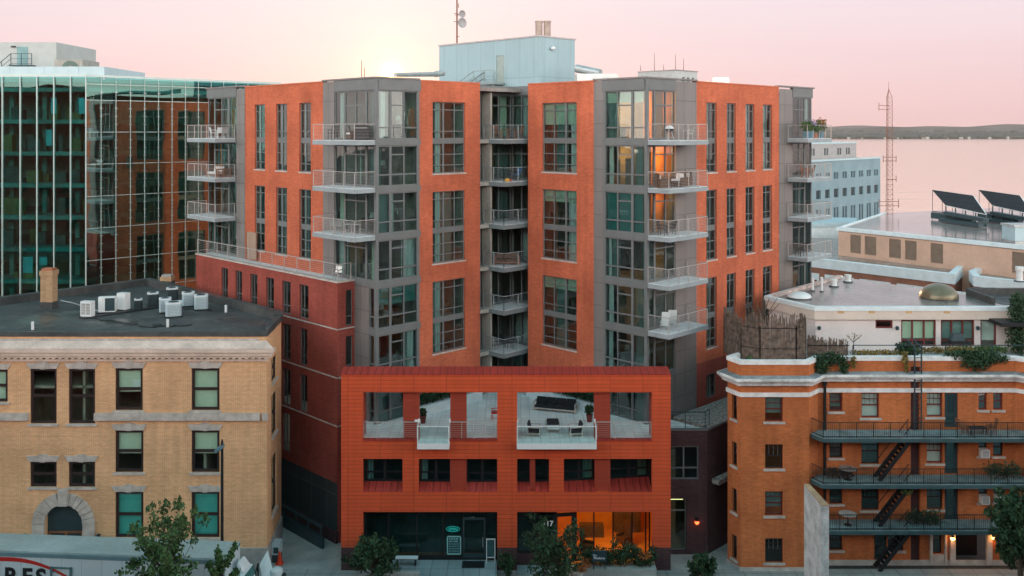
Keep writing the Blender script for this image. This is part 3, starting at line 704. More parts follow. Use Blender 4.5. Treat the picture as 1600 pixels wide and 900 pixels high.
bs = MB(); LW.panel(bs, 0, LWe, .9, 4.1, (), .2, 0, -.03); bs.build('base_panel', panel('dark_louvre_panel', (.05, .065, .07), 1.9, 3.3, line=1.7, gap=.04, rough=.4), AB)
kb = MB(); LW.box(kb, 0, LWe, -.1, .12, 0, .9); kb.build('base_kerb', M['basebrick'], AB)
st = MB()
for z in (14.35, 11.12, 7.9): LW.box(st, -.04, LWe, .0, .045, z - .04, z + .04); LR.box(st, .05, 1.38, .0, .045, z - .04, z + .04)
LW.box(st, -.06, LWe, -.35, .07, 17.453, 17.56); LR.box(st, .36, 1.4, -.35, .07, 17.453, 17.56)
st.build('string_course', M['stone'], AB)
tf = MB(); tf.prism([E(o_e1 + .36, 52.26), E(36.8, 52.26), E(36.8, 72), E(o_e1 + .36, 72)], 17.3, 17.5); tf.build('terrace_floor', M['slabtop'], AB)
tr_ = MB()
def rail_run(mb, pts, h, n, sp=1.15, post=.045, top=.055, th=.012):
    for k in range(len(pts) - 1):
        a, b = Vector(pts[k]), Vector(pts[k + 1]); L = (b - a).length; m = max(1, round(L / sp))
        for i in range(m + (k == len(pts) - 2)): c_ = a.lerp(b, i / m); mb.bar(c_, c_ + Vector((0, 0, h)), post)
        mb.bar(a + Vector((0, 0, h)), b + Vector((0, 0, h)), top)
        for j in range(n): mb.bar(a + Vector((0, 0, .1 + j * (h - .12) / max(1, n))), b + Vector((0, 0, .1 + j * (h - .12) / max(1, n))), th)
rail_run(tr_, [(*E(36.6, 51.98), 17.56), (*E(o_e1 + .08, 51.98), 17.56), (*E(o_e1 + .08, 72), 17.56)], 1.12, 7, 1.7)
tr_.build('terrace_railing', M['rail'], AB)
hr = MB(); hr2 = []
for k in range(9):
    t = .3 + k * 1.5; a = LW.pt(t, 1.1, .1); hr.bar(a, (a[0], a[1], 1.5), .1)
hr.bar(LW.pt(.1, 1.1, 1.5), LW.pt(13, 1.1, 1.5), .14); hr.bar(LW.pt(.1, 1.1, .9), LW.pt(13, 1.1, .9), .07)
LW.box(hr, 0, 13.2, 1.02, 1.2, .1, .85); tag(hr.build('guard_rail', M['dkteal']), 'dark teal steel guard rail along the alley wall of the brick block', 'railing')
# --- low right wing, small side entrance block, gravel roof
rw = MB(); o2 = 33.6
SB = Wall((9.93, 60.2), (1, 0), (0, -1)); sx = 12.66 - 9.93
ops = [(.25, wx(1092, 60.2) - 9.93, 4.95, wz(697, 60.2)), (.15, wx(1073, 60.2) - 9.93, .35, wz(779, 60.2))]
SB.panel(rw, 0, sx, 0, 8.15, ops, .22)
RW = Wall(E(51.52, o2), (1, 1), (1, -1)); RW.panel(rw, 0, 22, 0, 8.15)
rw.build('dark_brick_wall', M['basebrick'], AB)
window(SB, ops[0][0], ops[0][1], ops[0][2], ops[0][3], -.1, [(ops[0][0] + ops[0][1]) / 2], [(ops[0][2] + .75,)], AB, M['frame'], M['darkglass'], .1)
wf = window(SB, ops[1][0], ops[1][1], ops[1][2], ops[1][3], -.16, [], [(2.9,), (3.75,)], AB, M['frame'], M['darkglass'], .09, name='glass_door')
lt = MB(); SB.box(lt, ops[1][0] + .08, ops[1][1] - .1, -.9, -.8, 3.35, 3.5); lt.build('light_strip', M['lampsoft'], wf)
rb_ = MB(); rb_.prism([(9.95, 60.4), (12.5, 60.4), E(51.6, o2 + .15), E(51.6, 36.7), (9.95, 62.2)], 8.0, 8.2); rb_.build('side_terrace', M['paver'], AB)
gv = MB(); gv.prism([E(52.2, o2 + .12), E(73, o2 + .12), E(73, 36.75), E(52.2, 36.75)], 7.9, 8.19); gv.build('gravel_roof', M['gravel'], AB)
lg = MB(); RW.box(lg, .5, 22, .02, .55, 4.6, 4.9); lg.build('gravel_ledge', M['gravel'], AB)
cpp = MB(); SB.box(cpp, 0, sx + .05, -.2, .05, 8.153, 8.27); RW.box(cpp, .1, 22, -.1, .05, 8.153, 8.27); cpp.build('coping', M['frame'], AB)
sr = MB(); rail_run(sr, [(9.97, 60.3, 8.27), (12.55, 60.3, 8.27), (*E(52.2, o2 + .3), 8.27)], 1.05, 4); sr.build('terrace_railing', M['dkteal'], AB)
# --- rooftop penthouse
PH = Wall(E(55.33, 52.15), (-1, 1), (-1, -1)); PR = Wall(E(55.33, 52.15), (1, 1), (1, -1))
ph = MB(); d0, d1 = PH.t(788), PH.t(775); PH.panel(ph, 0, 12.6, 30.7, 35.3, [(min(d0, d1), max(d0, d1), 31.7, 34.0)], .12); PR.panel(ph, 0, 4.4, 30.7, 35.3)
Wall(E(59.73, 52.15), (-1, 1), (1, 1)).panel(ph, 0, 12.6, 30.7, 35.3); Wall(E(55.33, 64.75), (1, 1), (-1, 1)).panel(ph, 0, 4.4, 30.7, 35.3)
po = ph.build('penthouse', panel('pale_blue_panel', (.30, .42, .46), 1.6, 8, line=.72, gap=.02, var=.04), AB)
pr_ = MB(); pr_.prism([E(55.25, 52.07), E(59.8, 52.07), E(59.8, 64.85), E(55.25, 64.85)], 35.303, 35.42); pr_.build('penthouse_roof', plain('pink_grey_trim', (.45, .40, .40)), po)
dr = MB(); PH.box(dr, min(d0, d1), max(d0, d1), -.12, -.06, 31.7, 34.0); dr.build('door', plain('grey_green_door', (.30, .36, .34)), po)
stn = MB(); ta, tb = PH.t(789), PH.t(757)
PH.box(stn, ta, tb, .05, 1.3, 31.5, 31.68)
for k in range(7):
    t = tb + .28 * k + .1; PH.box(stn, t, t + .3, .1, 1.2, 31.5 - .16 * k - .05, 31.5 - .16 * k)
for d in (.08, 1.28):
    A = Vector(PH.pt(ta, d, 31.68)); B = Vector(PH.pt(tb, d, 31.68)); C_ = Vector(PH.pt(tb + 2.1, d, 30.75)); up = Vector((0, 0, 1))
    if d > 1:
        for h in (.5, 1.0): stn.bar(A + up * h, B + up * h, .05); 
    for h in (.5, 1.0): stn.bar(B + up * h, C_ + up * h, .05)
    stn.bar(B - up * .1, C_ - up * .1, .06, .2)
    for q in (A, B, A.lerp(B, .5), B.lerp(C_, .5), C_): 
        if d > 1 or q not in (A,): stn.bar(q - up * .2, q + up * 1.0, .05)
PH.box(stn, ta + .2, ta + .3, 1.1, 1.2, 30.7, 31.5); PH.box(stn, tb - .2, tb - .1, 1.1, 1.2, 30.7, 31.5)
stn.build('access_stair', plain('stair_grey_green', (.24, .29, .29)), po)
wl = MB(); wl.lathe(PR.pt(PR.t(861), .22, 34.35), [(.05, -.1), (.2, 0), (.2, .12), (.1, .2)], 10); wl.build('floodlight', M['white'], po)
for px in (842, 855):
    x, y = wx(px, 79), 79; f = MB(); f.lathe((x, y, 35.3), [(.30, 0), (.30, 1.5), (.34, 1.5), (.34, 1.62)], 14); f.build('flue', plain('rusty_flue', (.34, .26, .22), .5, .2), po)

# ================================================================== ORANGE STOREFRONT BUILDING
YF = 58.0
SF = thing('storefront_building', 'orange clad two storey storefront with open terrace frame on top, before the brick block', 'building', (0, 58, 0))
FW = Wall((wx(533, YF), YF), (1, 0), (0, -1)); X0 = FW.P.x
def ft(px): return wx(px, YF) - X0
FWL = ft(1048); ZT = wz(585, YF)
zA0, zA1 = wz(687, YF), wz(613, YF); zB0, zB1 = wz(769, YF), wz(717, YF); zC1 = wz(800, YF)
ops = [(ft(567), ft(777), zA0, zA1), (ft(808), ft(1019), zA0, zA1),
       (ft(567), ft(629), zB0, zB1), (ft(654), ft(777), zB0, zB1), (ft(808), ft(858), zB0, zB1), (ft(881), ft(1019), zB0, zB1),
       (ft(567), ft(777), 0, zC1), (ft(808), ft(1019), 0, zC1)]
mb = MB(); FW.panel(mb, 0, FWL, 1.55, ZT, [(a, b, max(c_, 1.55), e) for a, b, c_, e in ops], .34); mb.build('cladding_wall', M['orange'], SF)
# back face, ends and top of the frame
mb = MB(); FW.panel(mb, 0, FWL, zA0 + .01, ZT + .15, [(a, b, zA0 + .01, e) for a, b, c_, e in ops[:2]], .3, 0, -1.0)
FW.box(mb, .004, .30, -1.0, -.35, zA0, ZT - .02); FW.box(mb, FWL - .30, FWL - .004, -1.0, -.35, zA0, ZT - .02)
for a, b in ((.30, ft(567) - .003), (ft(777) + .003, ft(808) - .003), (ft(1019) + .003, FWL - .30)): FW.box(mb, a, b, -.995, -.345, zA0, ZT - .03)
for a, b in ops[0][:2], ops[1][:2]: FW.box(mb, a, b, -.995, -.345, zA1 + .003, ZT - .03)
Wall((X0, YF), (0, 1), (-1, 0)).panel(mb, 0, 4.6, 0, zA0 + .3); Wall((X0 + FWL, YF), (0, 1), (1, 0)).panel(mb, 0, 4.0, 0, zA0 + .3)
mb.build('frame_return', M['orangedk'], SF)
mb = MB()
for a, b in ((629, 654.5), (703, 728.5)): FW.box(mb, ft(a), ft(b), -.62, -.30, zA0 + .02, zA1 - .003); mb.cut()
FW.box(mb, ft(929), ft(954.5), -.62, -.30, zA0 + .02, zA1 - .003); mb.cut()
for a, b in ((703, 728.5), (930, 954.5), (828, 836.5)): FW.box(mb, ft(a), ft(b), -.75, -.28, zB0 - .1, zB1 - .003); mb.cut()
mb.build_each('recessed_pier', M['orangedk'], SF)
mb = MB(); z2 = ZT + .24
mb.hexa([(X0 - .02, YF - .03, ZT - .04), (X0 + FWL + .02, YF - .03, ZT - .04), (X0 + FWL - .0, YF + 1.02, z2 - .04), (X0, YF + 1.02, z2 - .04), (X0 - .02, YF - .03, ZT + .01), (X0 + FWL + .02, YF - .03, ZT + .01), (X0 + FWL, YF + 1.02, z2), (X0, YF + 1.02, z2)])
for k in range(46):
    x = X0 + .2 + k * FWL / 46; mb.bar((x, YF - .02, ZT + .02), (x, YF + 1.02, z2 + .01), .025, .05)
mb.build('roof_cap', M['redmetal'], SF)
mb = MB()                                     # dark brick pier bases
for a, b in ((533, 567), (777, 808), (1019, 1048)): FW.box(mb, ft(a) + .003, ft(b) - .003, -.34, -.002, 0, 1.55); mb.cut()
mb.build_each('pier_base', M['basebrick'], SF)
# middle storey glazing and its sloping red sills
GLs = (((567, 629), [599], 58.75, 58.70), ((654, 703), [680], 58.68, 58.62), ((728, 777), [753], 58.6, 58.6), ((808, 828), [], 58.6, 58.62), ((836, 858), [], 58.63, 58.68), ((881, 930), [906], 58.72, 59.0), ((954, 1019), [987], 59.1, 59.5))
for (a, b), ms, ya, yb in GLs:
    W = Wall((wx(a, YF), ya), (wx(b, YF) - wx(a, YF), yb - ya), (0, -1)); L = math.hypot(wx(b, YF) - wx(a, YF), yb - ya)
    vs = [(wx(q, YF) - wx(a, YF)) for q in ms]; window(W, .01, L - .01, zB0 + .45, zB1 + .1, 0, vs, [(zB0 + 1.0,)], SF, M['black'], M['darkglass'], .08, thick=(0,) if ms else (), curtain=(.12, .5) if a in (567, 654) else ((L - .7, L - .12, 'blindg') if a in (881, 954) else None))
    s = MB(); s.hexa([(wx(a, YF) + .004, YF + .005, zB0 - .1), (wx(b, YF) - .004, YF + .005, zB0 - .1), (wx(b, YF) - .004, yb - .02, zB0 - .1), (wx(a, YF) + .004, ya - .02, zB0 - .1),
                      (wx(a, YF) + .004, YF + .005, zB0 + .03), (wx(b, YF) - .004, YF + .005, zB0 + .03), (wx(b, YF) - .004, yb - .02, zB0 + .42), (wx(a, YF) + .004, ya - .02, zB0 + .42)])
    n = max(2, int((b - a) / 8))
    for k in range(1, n):
        f_ = k / n; x = wx(a, YF) + (wx(b, YF) - wx(a, YF)) * f_; yy = ya + (yb - ya) * f_; s.bar((x, YF + .02, zB0 + .04), (x, yy - .03, zB0 + .43), .025, .04)
    s.build('sloped_sill', M['redmetal'], SF)
# bodies behind: upper room, terrace slab
mb = MB(); mb.box(X0 + .35, X0 + FWL - .35, 60.6, 60.8, 4.46, 8.0); mb.box(X0 + .35, 2.8, 60.6, 60.8, 0.1, 4.24); mb.box(2.7, 2.85, 58.9, 60.59, .1, 4.24); mb.box(X0 + .35, X0 + FWL - .35, 58.4, 60.6, 4.25, 4.45); mb.box(X0 + .2, X0 + .34, 58.4, 60.6, 4.5, 8.0)
for x in (-6.4, -2.9, .2, 3.2, 6.0): mb.box(x, x + .12, 58.95 if x < 3 else 59.6, 60.59, 4.46, 7.9)
mb.build('interior', M['shade'], SF)
mb = MB(); ZTf = 8.3
mb.prism([(X0 + .3, YF + .36), (X0 + FWL - .3, YF + .36), (X0 + FWL - .3, 62.0), (RC[0], 61.05), E(49.45, 48.1), E(50.5, 50.5), E(46.3, 49.45), (LC[0], 61.05), (X0 + .3, 62.4)], 8.02, ZTf)
mb.build('terrace_floor', M['paver'], SF)
sl_ = MB(); FW.box(sl_, ft(567), ft(777), -.36, .05, zA0 - .06, zA0 + .003); FW.box(sl_, ft(808), ft(1019), -.36, .05, zA0 - .06, zA0 + .003); sl_.build('terrace_sill', M['redmetal'], SF)
# terrace rails
mb = MB()
for a, b in ((567, 652), (702, 777), (932, 1019)):
    n = 4 if a < 900 else 3
    rail_run(mb, [(wx(a, YF) + .03, YF + .2, zA0 + .01), (wx(b, YF) - .03, YF + .2, zA0 + .01)], 1.03, 7, (wx(b, YF) - wx(a, YF)) / n, .04, .05, .012)
mb.build('terrace_railing', M['rail'], SF)
# two white glass-fronted projecting balconies
for a, b in ((652, 702), (807.5, 932)):
    xa, xb = wx(a, 57.3), wx(b, 57.3); s = MB(); s.box(xa, xb, 57.2, YF - .06, zA0 - .33, zA0 - .07); s.box(xa, xb, 57.2, 57.28, zA0 - .069, zA0 + .02); so = s.build('white_balcony', M['white'], SF)
    d = MB(); d.box(xa + .05, xb - .05, 57.29, YF + .3, zA0 - .066, zA0 + .012); d.build('deck', M['paver'], so)
    g = MB(); h = 1.05
    g.quad((xa + .03, 57.24, zA0 + .02), (xb - .03, 57.24, zA0 + .02), (xb - .03, 57.24, zA0 + h), (xa + .03, 57.24, zA0 + h))
    for x in (xa + .03, xb - .03): g.quad((x, 57.26, zA0 + .02), (x, YF + .1, zA0 + .02), (x, YF + .1, zA0 + h), (x, 57.26, zA0 + h))
    g.build('glass_panel', M['railglass'], so)
    r = MB(); r.bar((xa, 57.24, zA0 + h + .02), (xb, 57.24, zA0 + h + .02), .05)
    for x in (xa + .03, xb - .03): r.bar((x, 57.24, zA0 + h + .02), (x, YF + .15, zA0 + h + .02), .05); r.bar((x, 57.24, zA0 - .3), (x, 57.24, zA0 + h), .06); r.bar((x, YF + .15, zA0 + h - .02), (x, YF + .15, zA0 + h + .2), .1)
    r.bar((xa - .25, YF + .1, zA0 + h + .1), (xa + .1, YF + .1, zA0 + h + .1), .12); r.build('handrail', M['whiterail'], so)
# shop, left: dark glass front
SW = Wall((wx(567, YF), 58.7), (1, 0), (0, -1)); SL = wx(777, YF) - wx(567, YF)
def sx_(px): return wx(px, 58.7) - SW.P.x
sh = window(SW, .01, SL - .01, .62, zC1 + .05, 0, [sx_(607), sx_(651), sx_(692)], [(3.75,)], SF, M['black'], M['darkglass'], .1, name='shop_window', extra=[(sx_(722), sx_(723.5), .5, 3.7), (sx_(758), sx_(759.5), .5, 3.7)])
b_ = MB(); SW.box(b_, 0, SL, -.3, .06, .10, .61); b_.build('shop_plinth', M['black'], SF)
dd = MB(); SW.box(dd, sx_(723.5), sx_(725.5), -.06, .05, .62, 3.0); SW.box(dd, sx_(756), sx_(758), -.06, .05, .62, 3.0); SW.box(dd, sx_(723.5), sx_(758), -.06, .05, 3.0, 3.12); SW.box(dd, sx_(725.5), sx_(756), -.05, .04, .62, .85); do = dd.build('shop_door', M['dkteal'], SF)
hh = MB(); SW.box(hh, sx_(754), sx_(755), .05, .1, 1.3, 1.9); hh.build('handle', M['steel'], do)
text_mesh('119', .22, .01, 'door_number', plain('faint_numeral', (.25, .35, .35), .5, 0), (SW.pt(sx_(737), .02, 3.05)), (R(90), 0, 0), SF)
for px, a, b, c_, d_ in ((708.5, 698.5, 720.5, .82, 1.98), ):
    f = MB(); ta, tb = sx_(a), sx_(b)
    for q in ((ta, ta + .06, c_, d_), (tb - .06, tb, c_, d_), (ta, tb, c_, c_ + .06), (ta, tb, d_ - .06, d_)): SW.box(f, q[0], q[1], .02, .07, q[2], q[3])
    po_ = f.build('poster_frame', plain('pale_teal_frame', (.30, .62, .60), .5, 0)); tag(po_, 'framed menu board behind the shop glass under the open sign', 'poster')
    p_ = MB(); SW.box(p_, ta + .06, tb - .06, .025, .04, c_ + .06, d_ - .06); p_.build('poster', M['chalk'], po_)
    ln = MB(); rr = random.Random(3)
    for k in range(6):
        z = d_ - .22 - k * .15; t = ta + .14
        while t < tb - .2: w = rr.uniform(.05, .16); SW.box(ln, t, min(t + w, tb - .12), .041, .046, z, z + (.07 if k < 2 else .03)); t += w + .05
    ln.build('chalk_lines', plain('chalk_teal', (.22, .48, .48), .8, 0), po_)
ab = thing('sandwich_board', 'small a-frame menu board standing right of the shop door', 'sign', SW.pt(sx_(767), .35, .5))
for s_, nm in ((.12, 'front_board'), (-.12, 'back_board')):
    f = MB(); x, y, z = SW.pt(sx_(767), .35, .5); yb = y - s_
    for dx in (-.26, .26): f.bar((x + dx, yb, z), (x + dx, y - s_ * .1, z + 1.45), .05)
    for zz in (.32, 1.42): k = zz / 1.45; f.bar((x - .26, yb * (1 - k) + (y - s_ * .1) * k, z + zz), (x + .26, yb * (1 - k) + (y - s_ * .1) * k, z + zz), .05)
    fo = f.build(nm, M['whiterail'], ab); p_ = MB(); p_.quad((x - .24, yb + s_ * .22, z + .34), (x + .24, yb + s_ * .22, z + .34), (x + .24, y - s_ * .12, z + 1.40), (x - .24, y - s_ * .12, z + 1.40)); p_.build('slate', M['chalk'], fo)
ns = thing('neon_sign', 'oval teal neon sign reading open in the dark shop window', 'sign', SW.pt(sx_(708), .04, 2.42))
tr2 = MB(); c0 = Vector(SW.pt(sx_(708), .04, 2.42))
for k in range(24):
    a, b = 2 * math.pi * k / 24, 2 * math.pi * (k + 1) / 24
    tr2.bar(c0 + Vector((.42 * math.cos(a), 0, .16 * math.sin(a))), c0 + Vector((.42 * math.cos(b), 0, .16 * math.sin(b))), .018)
tr2.build('neon_ring', M['neon'], ns); text_mesh('OPEN', .22, .01, 'lettering', M['neon'], c0 + Vector((0, -.02, -.07)), (R(90), 0, 0), ns)
sp = MB(); 
for px in (708, 763):
    x, y, z = SW.pt(sx_(px), -.5, 4.15); sp.tube((x, y, z + .3), (x, y, z + .1), .05); sp.tube((x - .12, y, z + .1), (x + .16, y - .1, z - .06), .09, .13)
sp.build('spotlight', M['steel'], SF)
# shop, right: dark window, door and warm lit lounge
W1 = Wall((wx(808, YF), 58.7), (1, 0), (0, -1)); L1 = wx(868, YF) - wx(808, YF)
window(W1, .01, L1, .9, zC1 + .05, 0, [L1 * .55], [(3.2,)], SF, M['black'], M['darkglass'], .09, name='shop_window')
b_ = MB(); W1.box(b_, 0, L1, -.3, .06, .1, .89); b_.build('shop_plinth', M['basebrick'], SF)
text_mesh('117', .46, .01, 'house_number', M['numeral'], (wx(856, 58.6), 58.66, 2.62), (R(90), 0, 0), SF, bold=.012)
W2 = Wall((wx(868, YF), 58.72), (wx(1016, 59.8) - wx(868, YF), 1.08), (0, -1)); L2 = math.hypot(W2.d.x, 0) and math.hypot(wx(1016, 59.8) - wx(868, YF), 1.08)
def t2(px): return W2.t(px)
lw_ = window(W2, .01, L2, .25, zC1 + .05, 0, [t2(899), t2(928), t2(958), t2(987.5), t2(1009)], [(3.55, t2(899), L2), (3.25, .01, t2(899), .22)], SF, M['black'], glass('lounge_glass', (.92, .92, .86), .7, 0, .004), .09, name='lounge_window', thick=(0,), extra=[(t2(893), t2(897), .25, 3.2)])
mb = MB(); za, zb = .14, 4.42
mb.quad((3.0, 64, za), (9.6, 64, za), (9.6, 64, zb), (3.0, 64, zb)); mb.quad((2.9, 59, za), (2.9, 64, za), (2.9, 64, zb), (2.9, 59, zb)); mb.quad((9.6, 64, za), (9.6, 59.9, za), (9.6, 59.9, zb), (9.6, 64, zb)); mb.quad((2.9, 58.8, zb), (9.6, 58.8, zb), (9.6, 64, zb), (2.9, 64, zb)); mb.quad((2.9, 58.8, za), (9.6, 58.8, za), (9.6, 64, za), (2.9, 64, za))
mb.build('lounge_room', M['warm'], SF)
mb = MB(); mb.box(4.6, 6.2, 62.6, 63.3, .15, .9); mb.box(7.0, 8.8, 63.4, 63.95, .15, 1.9); mb.build('lounge_counter', M['roomdk'], SF)
mb = MB(); mb.box(3.4, 9.2, 63.96, 63.985, 1.9, 3.9); mb.build('lounge_panel', M['wood'], SF)
ll = bpy.data.lights.new('lounge_light', 'POINT'); ll.energy = 190; ll.color = (1, .42, .05); ll.shadow_soft_size = .3
def room_lamp(x, y, z, label):
    o = thing('ceiling_lamp', label, 'lamp', (x, y, z + .3))
    a = MB(); a.tube((x, y, z + .1), (x, y, z + .3), .02); a.lathe((x, y, z), [(.05, 0), (.26, .03), (.20, .12), (.04, .16)], 14); a.build('lamp_shade', M['black'], o)
    b = MB()
    for k in range(5): an = k * 1.257; b.lathe((x + .22 * math.cos(an), y + .22 * math.sin(an), z - .12), [(.03, 0), (.075, .06), (.03, .13)], 8)
    b.build('bulb', M['lampglow'], o); l = bpy.data.objects.new('lamp_light', ll); COL.objects.link(l); l.parent = o; l.location = (0, 0, -.75)
room_lamp(wx(940, 60.6), 60.6, 4.06, 'glowing ceiling lamp in the warm lounge window')
def armchair(x, y, z, rot, label, mat):
    o = thing('armchair', label, 'chair', (x, y, z)); o.rotation_euler = (0, 0, rot)
    parts = (('seat', [(-.36, .36, -.34, .3, .3, .45)]), ('backrest', [(-.36, .36, .26, .40, .3, 1.5)]), ('arm', [(-.44, -.36, -.34, .36, .2, .65)]), ('arm', [(.36, .44, -.34, .36, .2, .65)]))
    for nm, bs_ in parts:
        m_ = MB()
        for b in bs_: m_.box(*b)
        lo = [(v[0] + x, v[1] + y, v[2] + z) for v in m_.v]; m_.v = lo; m_.build(nm, mat, o, .03)
    for sx1 in (-.36, .36):
        for sy in (-.3, .32): m_ = MB(); m_.box(x + sx1 - .03, x + sx1 + .03, y + sy - .03, y + sy + .03, z, z + .3); m_.build('leg', M['black'], o)
armchair(wx(917, 60.4), 60.4, .14, R(70), 'dark high-backed chair in the warm lounge window', M['blackfab'])
armchair(wx(975, 61.6), 61.6, .14, R(-60), 'brown high-backed chair deep in the warm lounge', M['brown'])

# ================================================================== TAN BRICK BUILDING
TB = thing('tan_brick_building', 'three storey tan brick building with stone trim, arched door and flat dark roof', 'building', (-30, 58, 0))
TW = Wall((wx(417, 58), 58), (-1, 0), (0, -1)); TX = TW.P.x
def tt(px): return TX - wx(px, 58)
def tz(py): return wz(py, 58)
win = [(180, 223, 575, 641, 'g'), (299, 343, 575, 641, 'G'), (47, 88.5, 576, 662, 'd'), (107, 148.5, 576, 662, 'd'), (-30, 12, 577, 628, 'y'), (180, 224, 672, 738, 'h'), (299, 343, 672, 738, 'h'),
       (47, 88.5, 721, 761, 'd'), (107, 148.5, 721, 761, 'd'), (180, 224, 768, 840, 't'), (299, 343, 768, 840, 't'), (-60, -20, 672, 738, 'h'), (-60, -20, 768, 840, 't')]
w_ = MB(); ops = []
for a, b, c_, e, k in win:
    t0, t1 = sorted((tt(a), tt(b))); z0, z1 = tz(e), tz(c_); ops.append((t0, t1, z0, z1))
    bl = {'g': ('blindg', z0 + 1.1), 'G': ('blindg', z0 + .1), 'y': ('blindg', z0 + .1), 'h': ('blindg', z0 + (z1 - z0) * .42), 't': ('blindt', z0 + .05), 'd': None}[k]
    fw = window(TW, t0, t1, z0, z1, -.10, [], [(z0 + (z1 - z0) * .5, )], TB, M['darkframe'], M['clearglass'], .17, blind=bl)
    if k == 'g': c2 = MB(); TW.box(c2, t0 + .2, t0 + .68, -.24, -.2, z0 + 1.15, z0 + 1.85); c2.build('notice', M['curtain'], fw)
    s = MB(); TW.box(s, t0 - .12, t1 + .12, -.08, .10, z0 - .15, z0 - .003); s.build('window_sill', M['stone'], TB)
    if c_ > 600 or True:
        l_ = MB(); zz = z1 + .003; fl_ = .22
        def q(t, z): return TW.pt(t, .07, z)
        top = z1 + .36
        l_.hexa([TW.pt(t0 - .02, -.05, zz), TW.pt(t1 + .02, -.05, zz), TW.pt(t1 + .02, .07, zz), TW.pt(t0 - .02, .07, zz), TW.pt(t0 - fl_, -.05, top), TW.pt(t1 + fl_, -.05, top), TW.pt(t1 + fl_, .07, top), TW.pt(t0 - fl_, .07, top)])
        c2 = (t0 + t1) / 2; l_.hexa([TW.pt(c2 - .14, .0, zz - .02), TW.pt(c2 + .14, .0, zz - .02), TW.pt(c2 + .14, .13, zz - .02), TW.pt(c2 - .14, .13, zz - .02), TW.pt(c2 - .22, .0, top + .1), TW.pt(c2 + .22, .0, top + .1), TW.pt(c2 + .22, .13, top + .1), TW.pt(c2 - .22, .13, top + .1)])
        for dt_ in (-.24, .24): TW.box(l_, c2 + dt_ - .09, c2 + dt_ + .09, .0, .10, zz, top + .05)
        l_.build('lintel', M['stone'], TB)
TW.panel(w_, 0, 40, 0, 14.75, ops + [(tt(129), tt(71), 0.4, 4.3)], .28)
# side wall along the alley and the back walls
TS = Wall((TX, 58), (-.3, 4.8), (1, 0)); so_ = []
for a, b in ((11.6, 13.45 - .5), (8.1, 10.6), (3.1, 6.6)):
    so_.append((1.5, 3.2, a - .2, b)); window(TS, 1.5, 3.2, a - .2, b, -.1, [], [((a + b) / 2 - .1,)], TB, M['darkframe'], M['glass'], .15)
    s = MB(); TS.box(s, 1.4, 3.3, -.08, .1, a - .35, a - .203); s.build('window_sill', M['stone'], TB)
TS.panel(w_, 0, 4.81, 0, 14.75, so_, .28)
BK = [(-15.6, 62.8), (-30.0, 76.8), (-37.6, 68.2), (-46, 58.7)]
for k in range(3):
    a, b = Vector(BK[k]), Vector(BK[k + 1]); d = b - a; Wall(a, d, (d.y, -d.x)).panel(w_, 0, d.length, 0, 14.75)
w_.build('brick_wall', M['tan'], TB)
ar = MB(); cx = wx(100, 58); ro, ri, zc = 1.95, 1.2, 3.05            # stone arch round the door
n = 14
for k in range(n):
    a, b = math.pi * k / n, math.pi * (k + 1) / n - .02; dd_ = .12 if k % 2 else .16
    pts = [(cx + r_ * math.cos(x), zc + r_ * math.sin(x)) for r_, x in ((ri, a), (ro, a), (ro, b), (ri, b))]
    ar.hexa([(p[0], 58.1, p[1]) for p in pts] + [(p[0], 58 - dd_, p[1]) for p in pts])
for k in range(6):
    for s_ in (-1, 1): x0, x1 = sorted((cx + s_ * ri, cx + s_ * ro)); ar.box(x0, x1, 58 - (.12 if k % 2 else .16), 58.1, k * .5 + .05, k * .5 + .53)
ar.box(cx - .28, cx + .28, 57.76, 58.1, zc + 1.15, zc + 2.2)
for s_ in (-1, 1):                             # infill between arch opening and square wall opening
    p = [(cx + s_ * ri, .4), (cx + s_ * 1.3, .4), (cx + s_ * 1.3, 4.3)] + [(cx + 1.2 * math.cos(a) * s_, zc + 1.2 * math.sin(a)) for a in [math.pi / 2 - j * math.pi / 16 for j in range(9)]]
    for j in range(3, len(p) - 1): ar.poly([(p[j][0], 58.02, p[j][1]), (p[j + 1][0], 58.02, p[j + 1][1]), (cx + s_ * 1.3, 58.02, p[j + 1][1]), (cx + s_ * 1.3, 58.02, p[j][1])])
ar.build('stone_arch', M['stone'], TB)
dr = MB(); dr.box(cx - 1.25, cx + 1.25, 58.3, 58.35, .4, 4.35); do = dr.build('door_recess', M['dkteal'], TB)
dr = MB()
for x in (-1.1, -.06, .98): dr.box(cx + x, cx + x + .14, 58.22, 58.29, .4, 2.35)
dr.box(cx - 1.1, cx + 1.12, 58.22, 58.29, 2.35, 2.47); dr.build('door_frame', M['wood'], do)
for px in (39.5, 154):
    x = wx(px, 57.8); o = MB(); o.box(x - .04, x + .04, 57.72, 58.0, 2.35, 2.42); o.lathe((x, 57.7, 2.0), [(.1, 0), (.16, .1), (.16, .4), (.05, .55)], 8); lo = o.build('wall_lantern', M['black'], TB)
    g = MB(); g.lathe((x, 57.7, 2.06), [(.09, 0), (.165, .12), (.165, .3)], 8); g.build('lantern_glass', M['curtain'], lo)
cn = MB()
def course(mb, pts, d0, d1, z0, z1):
    """a moulding round the front and the alley corner"""
    TW.box(mb, -d1, 40, d0, d1, z0, z1)
course(cn, 0, -.02, .55, tz(548), tz(543)); course(cn, 0, -.02, .42, tz(554), tz(548.2)); course(cn, 0, -.02, .12, tz(564), tz(560)); course(cn, 0, -.02, .3, tz(557.5), tz(554.2))
for k in range(100):
    TW.box(cn, k * .4 - .1, k * .4 + .1, .0, .27, tz(559.8), tz(557.7))
cn.build('cornice', M['cornice'], TB)
fl_ = MB(); z0, z1 = tz(543) + .003, tz(529)
